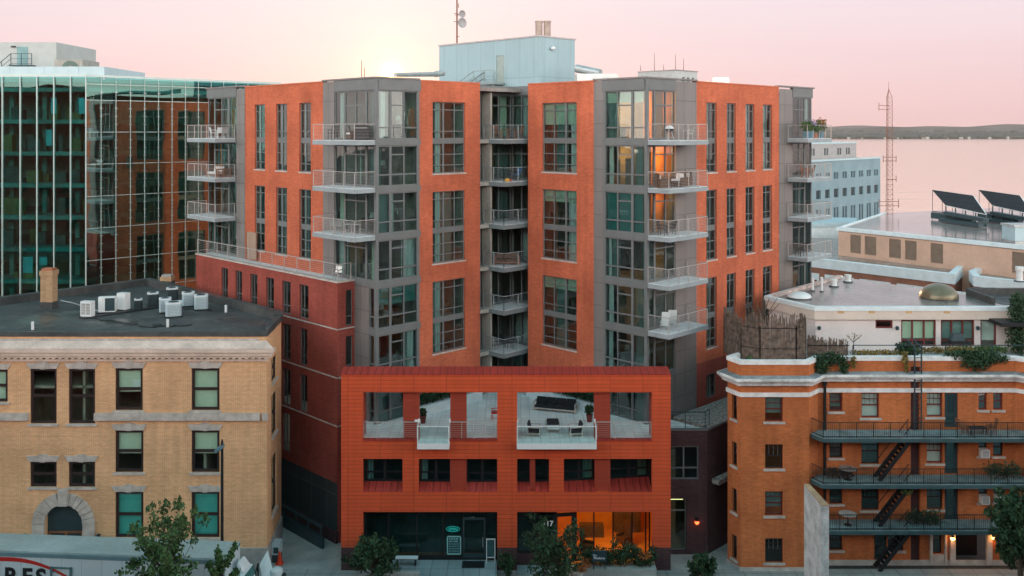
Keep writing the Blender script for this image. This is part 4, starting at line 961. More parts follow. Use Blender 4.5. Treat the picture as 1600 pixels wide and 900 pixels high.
fl_.hexa([TW.pt(-.55, .58, z0), TW.pt(40, .58, z0), TW.pt(40, .02, z0), TW.pt(-.0, .02, z0), TW.pt(-.55, .56, z0 + .09), TW.pt(40, .56, z0 + .09), TW.pt(40, .03, z1 - .12), TW.pt(-.0, .03, z1 - .12)]); fl_.build('cornice_flashing', M['rust'], TB)
bd = MB(); TW.box(bd, -.1, .25, .0, .2, tz(656), tz(645)); TW.box(bd, tt(407), tt(148) - .02, .0, .2, tz(656), tz(645)); TW.box(bd, tt(45), 40, .0, .2, tz(656), tz(645)); bd.build('stone_band', M['stone'], TB)
wt = MB(); TW.box(wt, .5, 40, .0, .05, tz(542), tz(529)); wt.build('parapet_band', M['stone'], TB)
gb = MB(); TW.box(gb, -.12, tt(152), -.1, .12, 0, 1.55); TW.box(gb, tt(48), 40, -.1, .12, 0, 1.55); TS.box(gb, .0, 4.8, -.1, .1, 0, 1.5); gb.build('granite_base', M['granite'], TB)
rf_ = MB(); tbi = MB(); tbi.box(-46, TX - 1.2, 62.2, 62.4, .2, 14.3); [tbi.box(-46, TX - .4, 58.4, 62.2, z, z + .15) for z in (.3, 3.75, 7.6, 11.4)]; [tbi.box(x, x + .15, 58.4, 62.2, .3, 14.3) for x in (-41, -36, -31.5, -27, -22, -19.4)]; tbi.build('interior', M['office'], TB)
RP = [(TX - .1, 58.15), (-15.85, 62.7), (-30.0, 76.4), (-37.4, 68.0), (-46, 58.15)]; rf_.prism(RP, 14.5, 14.85); rf_.build('roof', M['roof'], TB)
pc = MB(); RQ = [(TX + .06, 57.94), (-15.52, 62.85), (-30.0, 76.95), (-37.75, 68.2), (-46.4, 57.94)]
for k in range(5):
    a, b = Vector(RQ[k]), Vector(RQ[(k + 1) % 5]); a2, b2 = Vector(RP[k]), Vector(RP[(k + 1) % 5]); h = 15.02 if k == 4 else (15.15 if k in (0,) else 15.4)
    a2 = a.lerp(a2, 1.6); b2 = b.lerp(b2, 1.6)
    pc.hexa([(*a, 14.755), (*b, 14.755), (*b2, 14.755), (*a2, 14.755), (*a, h), (*b, h), (*b2, h), (*a2, h)])
pc.build('parapet', M['roof'], TB)
sm_ = MB()
for a, b in (((-17, 59), (-29, 73)), ((-22, 59), (-33, 71.5)), ((-26.5, 59), (-36, 68.6)), ((-17, 60.5), (-38, 60.4)), ((-18, 63.5), (-40, 63.6)), ((-24, 68), (-36.5, 68))):
    sm_.bar((*a, 14.855), (*b, 14.855), .12, .015)
sm_.build('roof_seam', plain('faded_roof_seam', (.085, .085, .08), .7, .3), TB)
def chimney(px0, px1, py0, py1, y, cap):
    x0, x1 = wx(px0, y), wx(px1, y); z1 = wz(py0, y); z0 = 14.6; w = (x1 - x0)
    m_ = MB(); m_.box(x0 + .05, x1 - .05, y, y + w * .8, z0, z1 - .45); m_.box(x0, x1, y - .06, y + w * .8 + .06, z1 - .448, z1 - .1); co = m_.build('chimney', M['chim'], TB)
    f = MB(); f.box(x0 + .02, x1 - .02, y - .08, y + w * .8 + .08, z0, z0 + .75); f.build('flashing', M['roof'], co)
    c2 = MB(); c2.box(x0 + .1, x1 - .1, y + .05, y + w * .8 - .05, z1 - .098, z1 + .05); c2.build('chimney_cap', cap, co)
chimney(62, 83, 421, 468, 66.2, M['terra']); chimney(250, 268, 431, 452, 75.3, M['concrete'])
cpo = MB(); x, y, _ = gpt(436, 872, 1.0)

# ================================================================== GLASS OFFICE BUILDING
GB = thing('glass_office_building', 'teal glass office building with white fins and steel point fixings, behind the tan building', 'building', (-37, 80, 0))
G1 = Wall((-36.7, 80), (-1, .03), (0, -1)); G2 = Wall((-36.7, 80), (1, 1), (1, -1)); GT = wz(120, 80)
L1, L2 = 22.0, 19.0; fh = 2.78
def gquad(W, t0, t1, z0, z1, name):
    p = MB(); p.quad(W.pt(t0, 0, z0), W.pt(t1, 0, z0), W.pt(t1, 0, z1), W.pt(t0, 0, z1)); return p.build(name, M['tealglass' if W is G1 or z0 > 1 else 'mirrorglass'], GB)
gquad(G1, .0, L1, 0, GT, 'glass_wall'); gquad(G2, 0, L2, 0, GT - 1.99, 'glass_wall'); gquad(G2, 0, L2, GT - 1.985, GT, 'parapet_glass')
fn = MB()
for px in (135, 111, 85, 58.5, 32.5, 4.5, -22, -48): t = G1.t(px); G1.box(fn, t - .03, t + .03, .0, .16, 0, GT)
G1.box(fn, -.12, L1, -.1, .12, GT + .003, GT + .24); G2.box(fn, -.1, L2, -.1, .10, GT + .003, GT + .2)
fn.build('fin', plain('pale_teal_fin', (.50, .60, .58), .4, .05), GB)
mu = MB(); px_ = MB()
ts = [1.25 + k * 1.28 for k in range(14)]
for t in ts: G2.box(mu, t - .02, t + .02, .0, .05, 0, GT)
zl = [GT - .6] + [GT - .6 - fh * .5 - k * fh for k in range(11)]
for z in zl:
    if z > 0: G2.box(mu, 0, L2, .0, .035, z - .025, z + .025)
mu.build('mullion', plain('pale_teal_mullion', (.42, .55, .53), .5), GB)
for t in ts:
    for z in [GT - .6 - k * fh / 4 for k in range(1, 40)]:
        if z > 12: G2.box(px_, t - .14, t + .14, .05, .1, z - .018, z + .018); G2.box(px_, t - .018, t + .018, .05, .1, z - .09, z + .09)
px_.build('glass_fixing', M['steel'], GB)
of = MB()
for k in range(0, 12):
    z = GT - .9 - k * fh
    if z > 0: G1.box(of, .3, L1, -11, -.5, z - .35, z); G2.box(of, .4, L2, -9, -.5, z - .35, z)
G1.box(of, 1, L1, -11.3, -11, 0, GT); G2.box(of, 4, L2, -9.3, -9, 0, GT)
for k in range(7): G1.box(of, 2 + k * 3, 2.4 + k * 3, -3.4, -3, 0, GT - .5)
of.build('office_floors', M['office'], GB)
df = MB(); rr = random.Random(8); wrm = MB(); tl = MB()
for k in range(1, 11):
    z = GT - .9 - k * fh; t = .6
    if z < 10: continue
    while t < L1 - 1:
        w = rr.uniform(.3, 1.2); h = rr.uniform(.4, 1.5); d = rr.uniform(-4, -.8); m_ = wrm if rr.random() < .5 else df
        G1.box(m_, t, t + w, d - .6, d, z, z + h)
        if rr.random() < .1: G1.box(tl, t, t + w, -1.0, -.95, z + .5, z + 1.9)
        t += w + rr.uniform(.1, .9)
    t = .6
    while t < L2 - 1: w = rr.uniform(.6, 1.7); G2.box(df, t, t + w, -2.3, -1.6, z, z + rr.uniform(.6, 1.2)); t += w + rr.uniform(.4, 2)
df.build('desk', M['roomdk'], GB); wrm.build('wooden_desk', plain('tan_office_wood', (.50, .17, .06)), GB); tl.build('screen', plain('pale_cyan_board', (.20, .55, .55)), GB)
rf_ = MB(); rf_.prism([G1.pt(L1, -.2, 0)[:2], G1.pt(0, -.2, 0)[:2], G2.pt(.2, -.2, 0)[:2], G2.pt(L2, -.2, 0)[:2], G2.pt(L2, -14, 0)[:2], (-62, 96)], GT - .4, GT - .1); rf_.build('roof', M['roofwet'], GB)
pb = MB(); zb = wz(104, 81); pb.box(-60, wx(163, 81), 81, 90, GT - .2, zb)
for k in range(8): x = wx(163, 81) - 3.0 * k - 2.3; pb.box(x - .06, x + .06, 80.96, 81.003, GT - .1, zb)
pb.build('parapet_band', M['bluewhite'], GB)
pp = MB(); Y = 84; pp.box(-62, wx(88, Y), Y, 92, GT, wz(66, Y)); po = pp.build('penthouse', plain('grey_penthouse', (.40, .42, .41), .7, .06), GB)
d_ = MB(); d_.box(wx(27, Y), wx(43.5, Y), Y - .06, Y - .003, zb - .1, wz(73, Y)); d_.build('door', plain('teal_grey_door', (.17, .30, .31)), po)
f_ = MB(); f_.box(wx(19.5, Y), wx(25, Y), Y - .3, Y, wz(74, Y), wz(72, Y)); f_.build('floodlight', M['black'], po)
s_ = MB(); zz = wz(101.5, 83.2); s_.box(wx(17, 83.2), wx(49.5, 83.2), 82.9, 83.95, zz - .12, zz)
rail_run(s_, [(wx(49.5, 83), 83, zz), (wx(17, 83), 83, zz), (wx(-12, 83), 83, zz - 1.4)], 1.0, 2, 1.0, .05, .05, .035); s_.build('access_stair', M['dkteal'], po)
tw = thing('cooling_tower', 'box-shaped rooftop cooling unit with round fan vent beside the grey penthouse', 'cooling unit', (wx(110, 83), 83, GT))
b_ = MB(); b_.box(wx(88.5, 83), wx(132, 83), 82.6, 86, GT, wz(93, 82.6)); b_.build('housing', plain('tan_grey_unit', (.30, .28, .25)), tw)
v_ = MB(); cx2, cz2 = wx(109, 82.5), wz(108, 82.5)
for k in range(10):
    a, b = math.pi * k / 10, math.pi * (k + 1) / 10
    v_.hexa([(cx2 + r_ * math.cos(x), 82.59, cz2 + r_ * math.sin(x)) for r_, x in ((.35, a), (.75, a), (.75, b), (.35, b))] + [(cx2 + r_ * math.cos(x), 82.5, cz2 + r_ * math.sin(x)) for r_, x in ((.35, a), (.75, a), (.75, b), (.35, b))])
v_.build('fan_vent', plain('dark_green_vent', (.10, .14, .12)), tw)

# ================================================================== OLD ORANGE BRICK APARTMENTS, RIGHT
def offset_path(path, d):
    """shift an open polyline to its right-hand (street) side by d, mitred"""
    P = [Vector(p) for p in path]; out = []
    ns = []
    for a, b in zip(P, P[1:]): v = (b - a).normalized(); ns.append(Vector((v.y, -v.x)))
    for i, p in enumerate(P):
        if i == 0: n = ns[0]; k = 1
        elif i == len(P) - 1: n = ns[-1]; k = 1
        else: n = (ns[i - 1] + ns[i]).normalized(); k = 1 / max(.3, n.dot(ns[i]))
        out.append(p + n * d * k)
    return out
def moulding(mb, path, d0, d1, z0, z1, m=0, dtop=None):
    A, B = offset_path(path, d0), offset_path(path, d1); B2 = offset_path(path, d1 if dtop is None else dtop)
    for i in range(len(A) - 1):
        mb.hexa([(*B[i], z0), (*B[i + 1], z0), (*A[i + 1], z0), (*A[i], z0), (*B2[i], z1), (*B2[i + 1], z1), (*A[i + 1], z1), (*A[i], z1)], m)
RA = thing('brick_apartments', 'old golden orange brick apartments with white cornice, corner bay and iron fire escapes', 'building', (22, 59, 0))
PATH = [(20.5, 66), (13.75, 59.2), (14.28, 58), (18.56, 58), (19.45, 59), (32.0, 59), (33.0, 58), (42, 58)]
segs = [Wall(a, Vector(b) - Vector(a), (Vector(b) - Vector(a)).yx * Vector((1, -1))) for a, b in zip(PATH, PATH[1:])]
BF, MWW = segs[2], segs[4]; TOPB = 12.98; PITCH = 2.94
def sash(W, t0, t1, z0, z1, sill=True, blind=None, muntin=3, dark=False, fm='maroon'):
    mid = z0 + (z1 - z0) * .5; f = window(W, t0, t1, z0, z1, -.14, [], [(mid,), (mid + (z1 - mid) * .5, t0 + .06, t1 - .06, .03)], RA, M['darkframe'] if dark else M[fm], M['darkglass' if dark else 'clearglass'], .07, blind=blind)
    mb = MB()
    for k in range(1, muntin + 1): t = t0 + (t1 - t0) * k / (muntin + 1); W.box(mb, t - .013, t + .013, -.2, -.165, mid, z1)
    mb.build('muntin', M['frame'], f)
    if sill: s = MB(); W.box(s, t0 - .12, t1 + .12, -.06, .09, z0 - .14, z0 - .003); s.build('window_sill', M['stone'], RA)
    return f
bops, mops, cops, acs = [], [], [], []
for r in range(4):
    dz = r * PITCH
    t0, t1 = BF.t(1195.5), BF.t(1223.5); bops.append((t0, t1, 9.42 - dz, 10.94 - dz)); sash(BF, *bops[-1], blind=('sheer', 9.9 - dz) if r in (0, 2) else None, dark=r in (1, 3))
    W = segs[1]; cops.append((.45, .95, 9.4 - dz, 10.9 - dz)); sash(W, *cops[-1], muntin=1, dark=True)
    def px2(a, b): return MWW.t(a), MWW.t(b)
    for a, b, z0, bl in ((1296, 1316.5, 9.75, None), (1346, 1374, 9.35, ('curtain', 9.35) if r == 0 else None)):
        if r == 3 and a > 1340: continue
        t0, t1 = px2(a, b); mops.append((t0, t1, z0 - dz, 10.92 - dz)); sash(MWW, *mops[-1], blind=bl or (('sheer', 10.0 - dz) if r in (0, 2) else None), dark=r > 0)
    if r < 3:
        t0, t1 = px2(1448, 1473); mops.append((t0, t1, 9.40 - dz, 10.92 - dz)); sash(MWW, *mops[-1], blind=('curtain', 9.4 - dz) if r < 2 else None, dark=r > 1)
        t0, t1 = px2(1476, 1497.5); mops.append((t0, t1, 8.72 - dz, 10.92 - dz)); f = window(MWW, t0, t1, 8.72 - dz, 10.92 - dz, -.14, [], [(9.5 - dz,)], RA, M['dkteal'], M['darkglass'], .2, name='balcony_door')
        t0, t1 = px2(1590, 1603); mops.append((t0, t1, 8.72 - dz, 10.92 - dz)); window(MWW, t0, t1, 8.72 - dz, 10.92 - dz, -.14, [], [(9.5 - dz,)], RA, M['dkteal'], M['darkglass'], .15, name='balcony_door')
        for a, b in ((1529, 1542.5), (1552, 1567.5)):
            t0, t1 = px2(a, b); mops.append((t0, t1, 9.85 - dz, 10.92 - dz)); sash(MWW, *mops[-1], muntin=2, dark=r > 0)
            if (r, a) in ((1, 1529), (2, 1529), (2, 1552)): acs.append((t0, t1, 9.85 - dz))
    else:
        t0, t1 = px2(1366, 1386); mops.append((t0, t1, .3, 2.1)); window(MWW, t0, t1, .3, 2.1, -.14, [], [(1.2,)], RA, M['dkteal'], M['darkglass'], .12, name='street_door')
        t0, t1 = px2(1387, 1412); mops.append((t0, t1, .9, 2.1)); sash(MWW, *mops[-1], dark=True)
        t0, t1 = px2(1456, 1472); mops.append((t0, t1, .7, 2.3)); sash(MWW, *mops[-1], dark=True)
        mops.append((MWW.t(1487), MWW.t(1544), .13, 2.25))
sh0, sh1 = MWW.t(1423), MWW.t(1438)
mops.append((sh0, sh1, .2, 12.6))
for W, L, o in ((segs[0], (Vector(PATH[1]) - Vector(PATH[0])).length, []), (segs[1], 1.32, cops), (BF, 4.28, bops), (segs[3], 1.34, []), (MWW, 12.55, mops), (segs[5], 1.42, []), (segs[6], 9, [])):
    mb = MB(); W.panel(mb, 0, L, 0, TOPB, o, .75 if W is MWW and False else .26); mb.build('brick_wall', M['apt'], RA)
sb_ = MB(); MWW.panel(sb_, sh0, sh1, .2, 12.6, (), .1, 0, -.25); sb_.build('shaft_wall', M['basebrick'], RA)
mb = MB(); moulding(mb, PATH, -.30, .06, TOPB + .003, 13.24); mb.build('parapet_cap', M['whitestone'], RA)
mb = MB(); moulding(mb, PATH, .0, .28, 11.72, 11.9, dtop=.36); moulding(mb, PATH, .0, .40, 11.903, 12.06, dtop=.52); moulding(mb, PATH, .0, .55, 12.063, 12.22); mb.build('cornice', plain('streaked_white_cornice', (.72, .73, .72), .8, .35, 1.6), RA)
mb = MB(); moulding(mb, PATH, .0, .50, 12.223, 12.30, dtop=.10); mb.build('cornice_top', plain('weathered_lead', (.24, .27, .28), .7, .4, 1.5), RA)
mb = MB(); moulding(mb, PATH, .0, .09, 10.98, 11.24); mb.build('stone_band', M['whitestone'], RA)
mb = MB(); moulding(mb, PATH, .0, .10, 0, .32); mb.build('stone_base', M['stone'], RA)
mb = MB(); MWW.box(mb, MWW.t(1289.5), MWW.t(1286), .05, .19, 0, 12.0); MWW.box(mb, MWW.t(1290.5), MWW.t(1285), .03, .24, 11.5, 12.0); mb.build('downspout', M['black'], RA)
mb = MB()
for px in (1425, 1435.5): MWW.box(mb, MWW.t(px) - .035, MWW.t(px) + .035, .35, .42, 8.7, 14.0); mb.bar(MWW.pt(MWW.t(px), .38, 13.95), MWW.pt(MWW.t(px) - .25, -.3, 14.3), .06)
for k in range(18): MWW.box(mb, MWW.t(1425), MWW.t(1435.5), .37, .40, 8.9 + k * .29, 8.93 + k * .29)
tag(mb.build('roof_ladder', M['dkteal']), 'thin dark steel ladder rising from top fire escape deck to the roof edge', 'ladder')
# stone entrance portal with lanterns
mb = MB(); a, b = MWW.t(1483), MWW.t(1548)
MWW.box(mb, a, a + .32, .003, .22, .1, 2.7); MWW.box(mb, b - .32, b, .003, .22, .1, 2.7); MWW.box(mb, a - .1, b + .1, .003, .3, 2.703, 2.9)
cx = (a + b) / 2; w = (b - a) / 2 - .32
for k in range(10):
    x0, x1 = -w + 2 * w * k / 10, -w + 2 * w * (k + 1) / 10; z = 2.7; zl = 2.25 + .42 * math.sqrt(max(0, 1 - (max(abs(x0), abs(x1)) / w * .98) ** 2)); MWW.box(mb, cx + x0, cx + x1, .003, .2, zl, z)
mb.build('stone_portal', M['stone'], RA)
mb = MB(); MWW.box(mb, a + .32, b - .32, -1.2, -1.1, .1, 2.7); mb.build('entrance_door', M['black'], RA)
mb = MB(); MWW.box(mb, MWW.t(1452), MWW.t(1455.5), .003, .18, .1, 2.7); MWW.box(mb, MWW.t(1475), MWW.t(1478), .003, .18, .1, 2.7); MWW.box(mb, MWW.t(1455.6), MWW.t(1474.9), .003, .14, .1, .66); mb.build('stone_trim', M['stone'], RA)
pl_ = bpy.data.lights.new('lantern_light', 'POINT'); pl_.energy = 4; pl_.color = (1, .45, .12); pl_.shadow_soft_size = .1
def lantern(px, z, d, label):
    x, y, zz = MWW.pt(MWW.t(px), d, z); o = thing('wall_lamp', label, 'lamp', (x, y, z), 'lit lamps around the apartment entrance')
    m_ = MB(); m_.box(x - .03, x + .03, y + .02, 58.99 if d < 1 else y + .1, z + .22, z + .27); m_.lathe((x, y, z + .2), [(.14, 0), (.05, .12)], 8); m_.build('lamp_cap', M['black'], o)
    m_ = MB(); m_.lathe((x, y, z), [(.05, 0), (.13, .08), (.13, .14), (.06, .195)], 10); m_.build('globe', M['lampglow'], o)
    l = bpy.data.objects.new('lamp_light', pl_); COL.objects.link(l); l.parent = o; l.location = (0, -.3, .05)
lantern(1484.5, 1.72, .35, 'lit wall lantern on left side of the stone entrance'); lantern(1549, 1.76, .35, 'lit wall lantern on right side of the stone entrance')
o = thing('chandelier', 'cluster of four lit bulbs hanging above the stone entrance door', 'lamp', MWW.pt(MWW.t(1501), .1, 2.45))
m_ = MB(); x, y, z = MWW.pt(MWW.t(1501), .1, 2.45); m_.tube((x, y, z), (x, y, z + .25), .02); m_.bar((x - .3, y, z), (x + .3, y, z), .03); m_.build('bracket', M['black'], o)
m_ = MB()
for dx, dz in ((-.22, .02), (-.1, -.08), (.14, -.02), (.17, .12)): m_.lathe((x + dx, y - .1, z + dz - .08), [(.03, 0), (.085, .07), (.03, .15)], 8)
m_.build('bulb', M['lampglow'], o)
for i, (t0, t1, z) in enumerate(acs):
    lab = ('white window air conditioner in the pair window below the top deck', 'pale window air conditioner in left light of the lower pair window', 'pale window air conditioner in right light of the lower pair window')[i]
    o = thing('window_air_conditioner', lab, 'air conditioner', MWW.pt((t0 + t1) / 2, .1, z), 'window air conditioners')
    m_ = MB(); MWW.box(m_, t0 + .02, t1 - .02, -.12, .38, z + .02, z + .5); m_.build('housing', M['white'], o)
    m_ = MB()
    for k in range(6): MWW.box(m_, t0 + .07, t1 - .07, .38, .395, z + .07 + k * .07, z + .1 + k * .07)
    m_.build('grille', M['dkteal'], o)
# iron fire escape
FE = thing('fire_escape', 'black iron fire escape with three railed decks and zigzag stairs on the orange brick front', 'fire escape', (26, 58.2, 0))
DZ = (8.62, 5.76, 2.92)
for i, z in enumerate(DZ):
    m_ = MB(); m_.prism([(19.5, 58.93), (18.75, 58.2), (19.2, 57.3), (40, 57.3), (40, 58.93)], z - .10, z); d_ = m_.build('deck', plain('weathered_deck', (.24, .33, .34), .7, .35, 1.3), FE)
    m_ = MB(); m_.bar((18.72, 58.2, z - .14), (19.18, 57.26, z - .14), .06, .22); m_.bar((19.18, 57.26, z - .14), (40, 57.26, z - .14), .06, .22)
    for k in range(8): x = 20.2 + k * 2.6; m_.bar((x, 58.95, z - .7), (x, 57.4, z - .15), .07)
    m_.build('edge_beam', plain('dark_teal_beam', (.05, .10, .11), .5, .2), d_)
    r = MB(); pts = [(18.8, 58.3, z), (19.22, 57.33, z), (38, 57.33, z)]
    for a, b in zip(pts, pts[1:]):
        a, b = Vector(a), Vector(b); L = (b - a).length; n = int(L / .115)
        for k in range(n): c_ = a.lerp(b, k / n); r.bar(c_, c_ + Vector((0, 0, .95)), .016 if k % 9 else .045)
        for h in (.08, .95): r.bar(a + Vector((0, 0, h)), b + Vector((0, 0, h)), .04)
    r.build('railing', M['black'], FE)
    s = MB(); zb = DZ[i + 1] if i < 2 else .12; A = Vector((wx(1370, 58.2), 58.2, zb)); B = Vector((wx(1424, 58.2), 58.2, z - .05))
    for dy in (-.38, .38): s.bar(A + Vector((0, dy, 0)), B + Vector((0, dy, 0)), .05, .24); s.bar(A + Vector((0, dy, .85)), B + Vector((0, dy, .85)), .04)
    for k in range(1, 12): c_ = A.lerp(B, k / 12); s.box(c_.x - .13, c_.x + .13, 57.85, 58.55, c_.z - .02, c_.z + .03)
    s.build('stair', M['black'], FE)
# roof terrace, penthouse
mb = MB(); mb.prism([(14.1, 59.4), (14.5, 58.3), (18.4, 58.3), (19.3, 59.3), (41, 59.3), (41, 72), (26, 72)], 12.3, 12.6); mb.build('roof_deck', M['concrete'], RA)
PHZ = 15.6; P4 = [(20.7, 63.3), (18.6, 67.2), (27.2, 76.6), (33.6, 68.3), (44, 72), (44, 63.3)]
PF = Wall(P4[0], (1, 0), (0, -1)); PL = Wall(P4[1], Vector(P4[0]) - Vector(P4[1]), (-1, -.53))
wn = [(1368, 1395, 500, 513, 0), (1408, 1462.5, 499.5, 541, 2), (1470, 1522.5, 499.5, 541, 2), (1532, 1557, 499, 544, 0)]
mb = MB(); ops = []
for a, b, c_, e, n in wn:
    t0, t1 = PF.t(a), PF.t(b); z0, z1 = wz(e, 63.3), wz(c_, 63.3); ops.append((t0, t1, z0, z1)); w = t1 - t0
    window(PF, t0, t1, z0, z1, -.06, [t0 + w * k / (n + 1) for k in range(1, n + 1)] if n else [], [(z0 + .42,)] if n else [], RA, M['maroon'], M['clearglass'], .1, blind=('curtain', z0 + .5) if n == 0 else ('sheer', z0 + .5) if a > 1450 else ('blindg', z0 + .5))
PF.panel(mb, 0, 14.2, 12.6, 15.15, ops, .16); PL.panel(mb, 0, 4.43, 12.6, 15.15)
for k in range(1, 5):
    a, b = Vector(P4[k]), Vector(P4[(k + 1) % 6])
    if k < 4: Wall(a, b - a, (-(b - a).y, (b - a).x)).panel(mb, 0, (b - a).length, 8, 15.2)
po = mb.build('penthouse', M['pinkwall'], RA)
mb = MB(); mb.box(34.2, 36.0, 61.9, 63.28, 12.6, 14.6); mb.build('porch_wall', M['beige'], po); mb = MB(); mb.box(wx(1552, 62.5), 36.3, 61.5, 63.25, 14.603, 14.85); mb.build('porch_roof', M['black'], po)
PTH = [P4[2], P4[1], P4[0], (44, 63.3)]
mb = MB(); moulding(mb, PTH, -.1, .22, 14.75, 15.35); mb.build('roof_fascia', M['beige'], po)
mb = MB(); moulding(mb, PTH, -.12, .28, 15.353, 15.63); mb.build('roof_edge', M['whiteband'], po)
mb = MB(); mb.prism(P4, 15.2, 15.5); mb.build('roof', M['roofwet'], po)
mb = MB()
for p in ((1340, 1), (1388, 1), (1446, 1), (1505, 1)): t = PF.t(p[0] - 28); PF.box(mb, t - .22, t + .22, .22, .228, 15.18, 15.33)
mb.build('scupper', plain('ochre_scupper', (.60, .38, .18)), po)
mb = MB()
for px in (1280, 1402, 1528): x = wx(px, 63.1); mb.lathe((x, 63.1, 14.05), [(.08, 0), (.13, .08), (.13, .2), (.05, .26)], 8)
mb.build('wall_light', M['dkteal'], po)
mb = MB(); moulding(mb, [(26.9, 76.3), (18.95, 67.3)], -.2, .12, 15.5, 15.72); mb.build('roof_parapet', plain('rusty_white_kerb', (.55, .42, .38), .7, .4, 2), po)
mb = MB(); mb.prism([(33.4, 68.2), (34.2, 64.5), (44, 64.4), (44, 71.9)], 15.503, 15.53); mb.build('annex_roof', M['roof'], po)
mb = MB(); mb.box(33.35, 33.6, 64.5, 68.2, 15.5, 16.0); mb.box(33.6, 44, 68.3, 68.6, 15.5, 16.0); mb.build('annex_parapet', M['roof'], po)
def dome(px, py, rpx, hpx, mat, label, Z=15.5):
    x, y, _ = gpt(px, py, Z); r = rpx * y / FPX; h = hpx * y / FPX
    o = thing('skylight_dome', label, 'skylight', (x, y, Z)); k = MB(); k.lathe((x, y, Z), [(r * 1.0, 0), (r * 1.0, .12)], 32); k.build('kerb', M['roof'], o)
    d = MB(); d.lathe((x, y, Z + .1), [(r * 1.02 * math.cos(a), h * math.sin(a)) for a in [i * math.pi / 2 / 9 for i in range(10)]], 32); d.build('dome', mat, o, smooth=True)
dome(1467, 466, 28, 21, M['bronze'], 'large bronze dome skylight on the grey flat roof of the pale penthouse'); dome(1249, 466, 18, 8, M['white'], 'low white dome skylight at left edge of the penthouse roof')
for i, (px, py, h, r, l) in enumerate(((1270, 455, 1.0, .09, 'thin white vent pipe left of its taller neighbour'), (1284, 456, 1.1, .09, 'thin white vent pipe standing right of its neighbour'), (1303, 448, .6, .22, 'white mushroom vent beside the thin pipes'), (1325, 441, .6, .22, 'white mushroom vent furthest back on the grey roof'), (1593, 440, 1.2, .25, 'stubby white capped vent at the far right roof edge'))):
    x, y, _ = gpt(px, py, 15.5); o = thing('vent_pipe', l, 'vent', (x, y, 15.5), 'vent pipes on the penthouse roof'); m_ = MB(); m_.lathe((x, y, 15.5), [(r * 1.3, 0), (r * 1.3, .12), (r, .14), (r, h * .7), (r * 1.25, h * .72), (r * 1.25, h)], 12); m_.build('pipe', M['white'], o)
    m_ = MB(); m_.lathe((x, y, 15.5), [(r * 1.8, 0), (r * 1.5, .1)], 12); m_.build('collar', M['roof'], o)
# reed screen round the corner terrace
RS = thing('reed_screen', 'ragged brown reed screen with black rails round the corner roof terrace', 'screen', (16.5, 59, 12.6))
RPth = [(14.3, 62.6), (14.75, 59.75), (15.75, 58.95), (18.05, 58.95), (18.85, 59.55), (18.9, 61)]; rr = random.Random(2); mb = MB(); ra = MB()
for a, b in zip(RPth, RPth[1:]):
    a, b = Vector(a), Vector(b); L = (b - a).length; n = int(L / .022)
    for k in range(n):
        p = a.lerp(b, (k + rr.random() * .5) / n); zt = 15.5 + rr.uniform(-.5, .3) + .12 * math.sin(p.x * 5) + rr.uniform(0, .3) * (k % 5 == 0) + (.15 if 15 < p.x < 18 else -.1); mb.bar((p.x, p.y + rr.uniform(-.02, .03), 12.7), (p.x + rr.uniform(-.06, .06), p.y + .02, zt), rr.uniform(.025, .05))
    for z in (13.75, 15.05): ra.bar((*a, z), (*b, z), .05)
    for p in (a, b): ra.bar((*p, 12.6), (*p, 15.2), .06)
ob = mb.build('reed_panel', M['bamboo'], RS); v = [o for o in ob.data.vertices]; 
for k, z in enumerate(v): pass
ra.build('rail_frame', M['black'], RS)
RS2 = thing('reed_fence', 'low ragged reed fence by the pale penthouse wall', 'screen', (20.3, 60.5, 12.6)); mb = MB()
for k in range(110): x = 19.3 + k * .024; mb.bar((x, 60.6 + rr.uniform(-.03, .03), 12.7), (x + rr.uniform(-.05, .05), 60.6, 14.05 + rr.uniform(-.3, .3) - k * .003), rr.uniform(.03, .06))
mb.build('reed_panel', M['bamboo'], RS2); mb = MB(); mb.bar((19.3, 60.5, 13.6), (22, 60.5, 13.6), .05); mb.build('rail_frame', M['black'], RS2)
mb = MB(); rail_run(mb, [(22, 59.9, 12.6), (40, 59.9, 12.6)], 1.15, 2, 3.2, .05, .05, .02); tag(mb.build('terrace_railing', M['dkteal']), 'thin dark railing along the planted roof terrace edge', 'railing')
tg = thing('roof_grill', 'covered dark barbecue grill by the red framed terrace windows', 'grill', (30.1, 62.4, 12.6))
mb = MB(); mb.box(29.5, 30.6, 62.2, 62.8, 13.3, 13.5); 
for x in (29.55, 30.5):
    for y in (62.25, 62.7): mb.box(x, x + .06, y, y + .06, 12.6, 13.3)
mb.build('stand', M['black'], tg); mb = MB(); mb.hexa([(29.5, 62.2, 13.503), (30.4, 62.2, 13.503), (30.4, 62.8, 13.503), (29.5, 62.8, 13.503), (29.65, 62.3, 13.95), (30.25, 62.3, 13.95), (30.25, 62.7, 13.95), (29.65, 62.7, 13.95)]); mb.build('lid', M['dkteal'], tg)

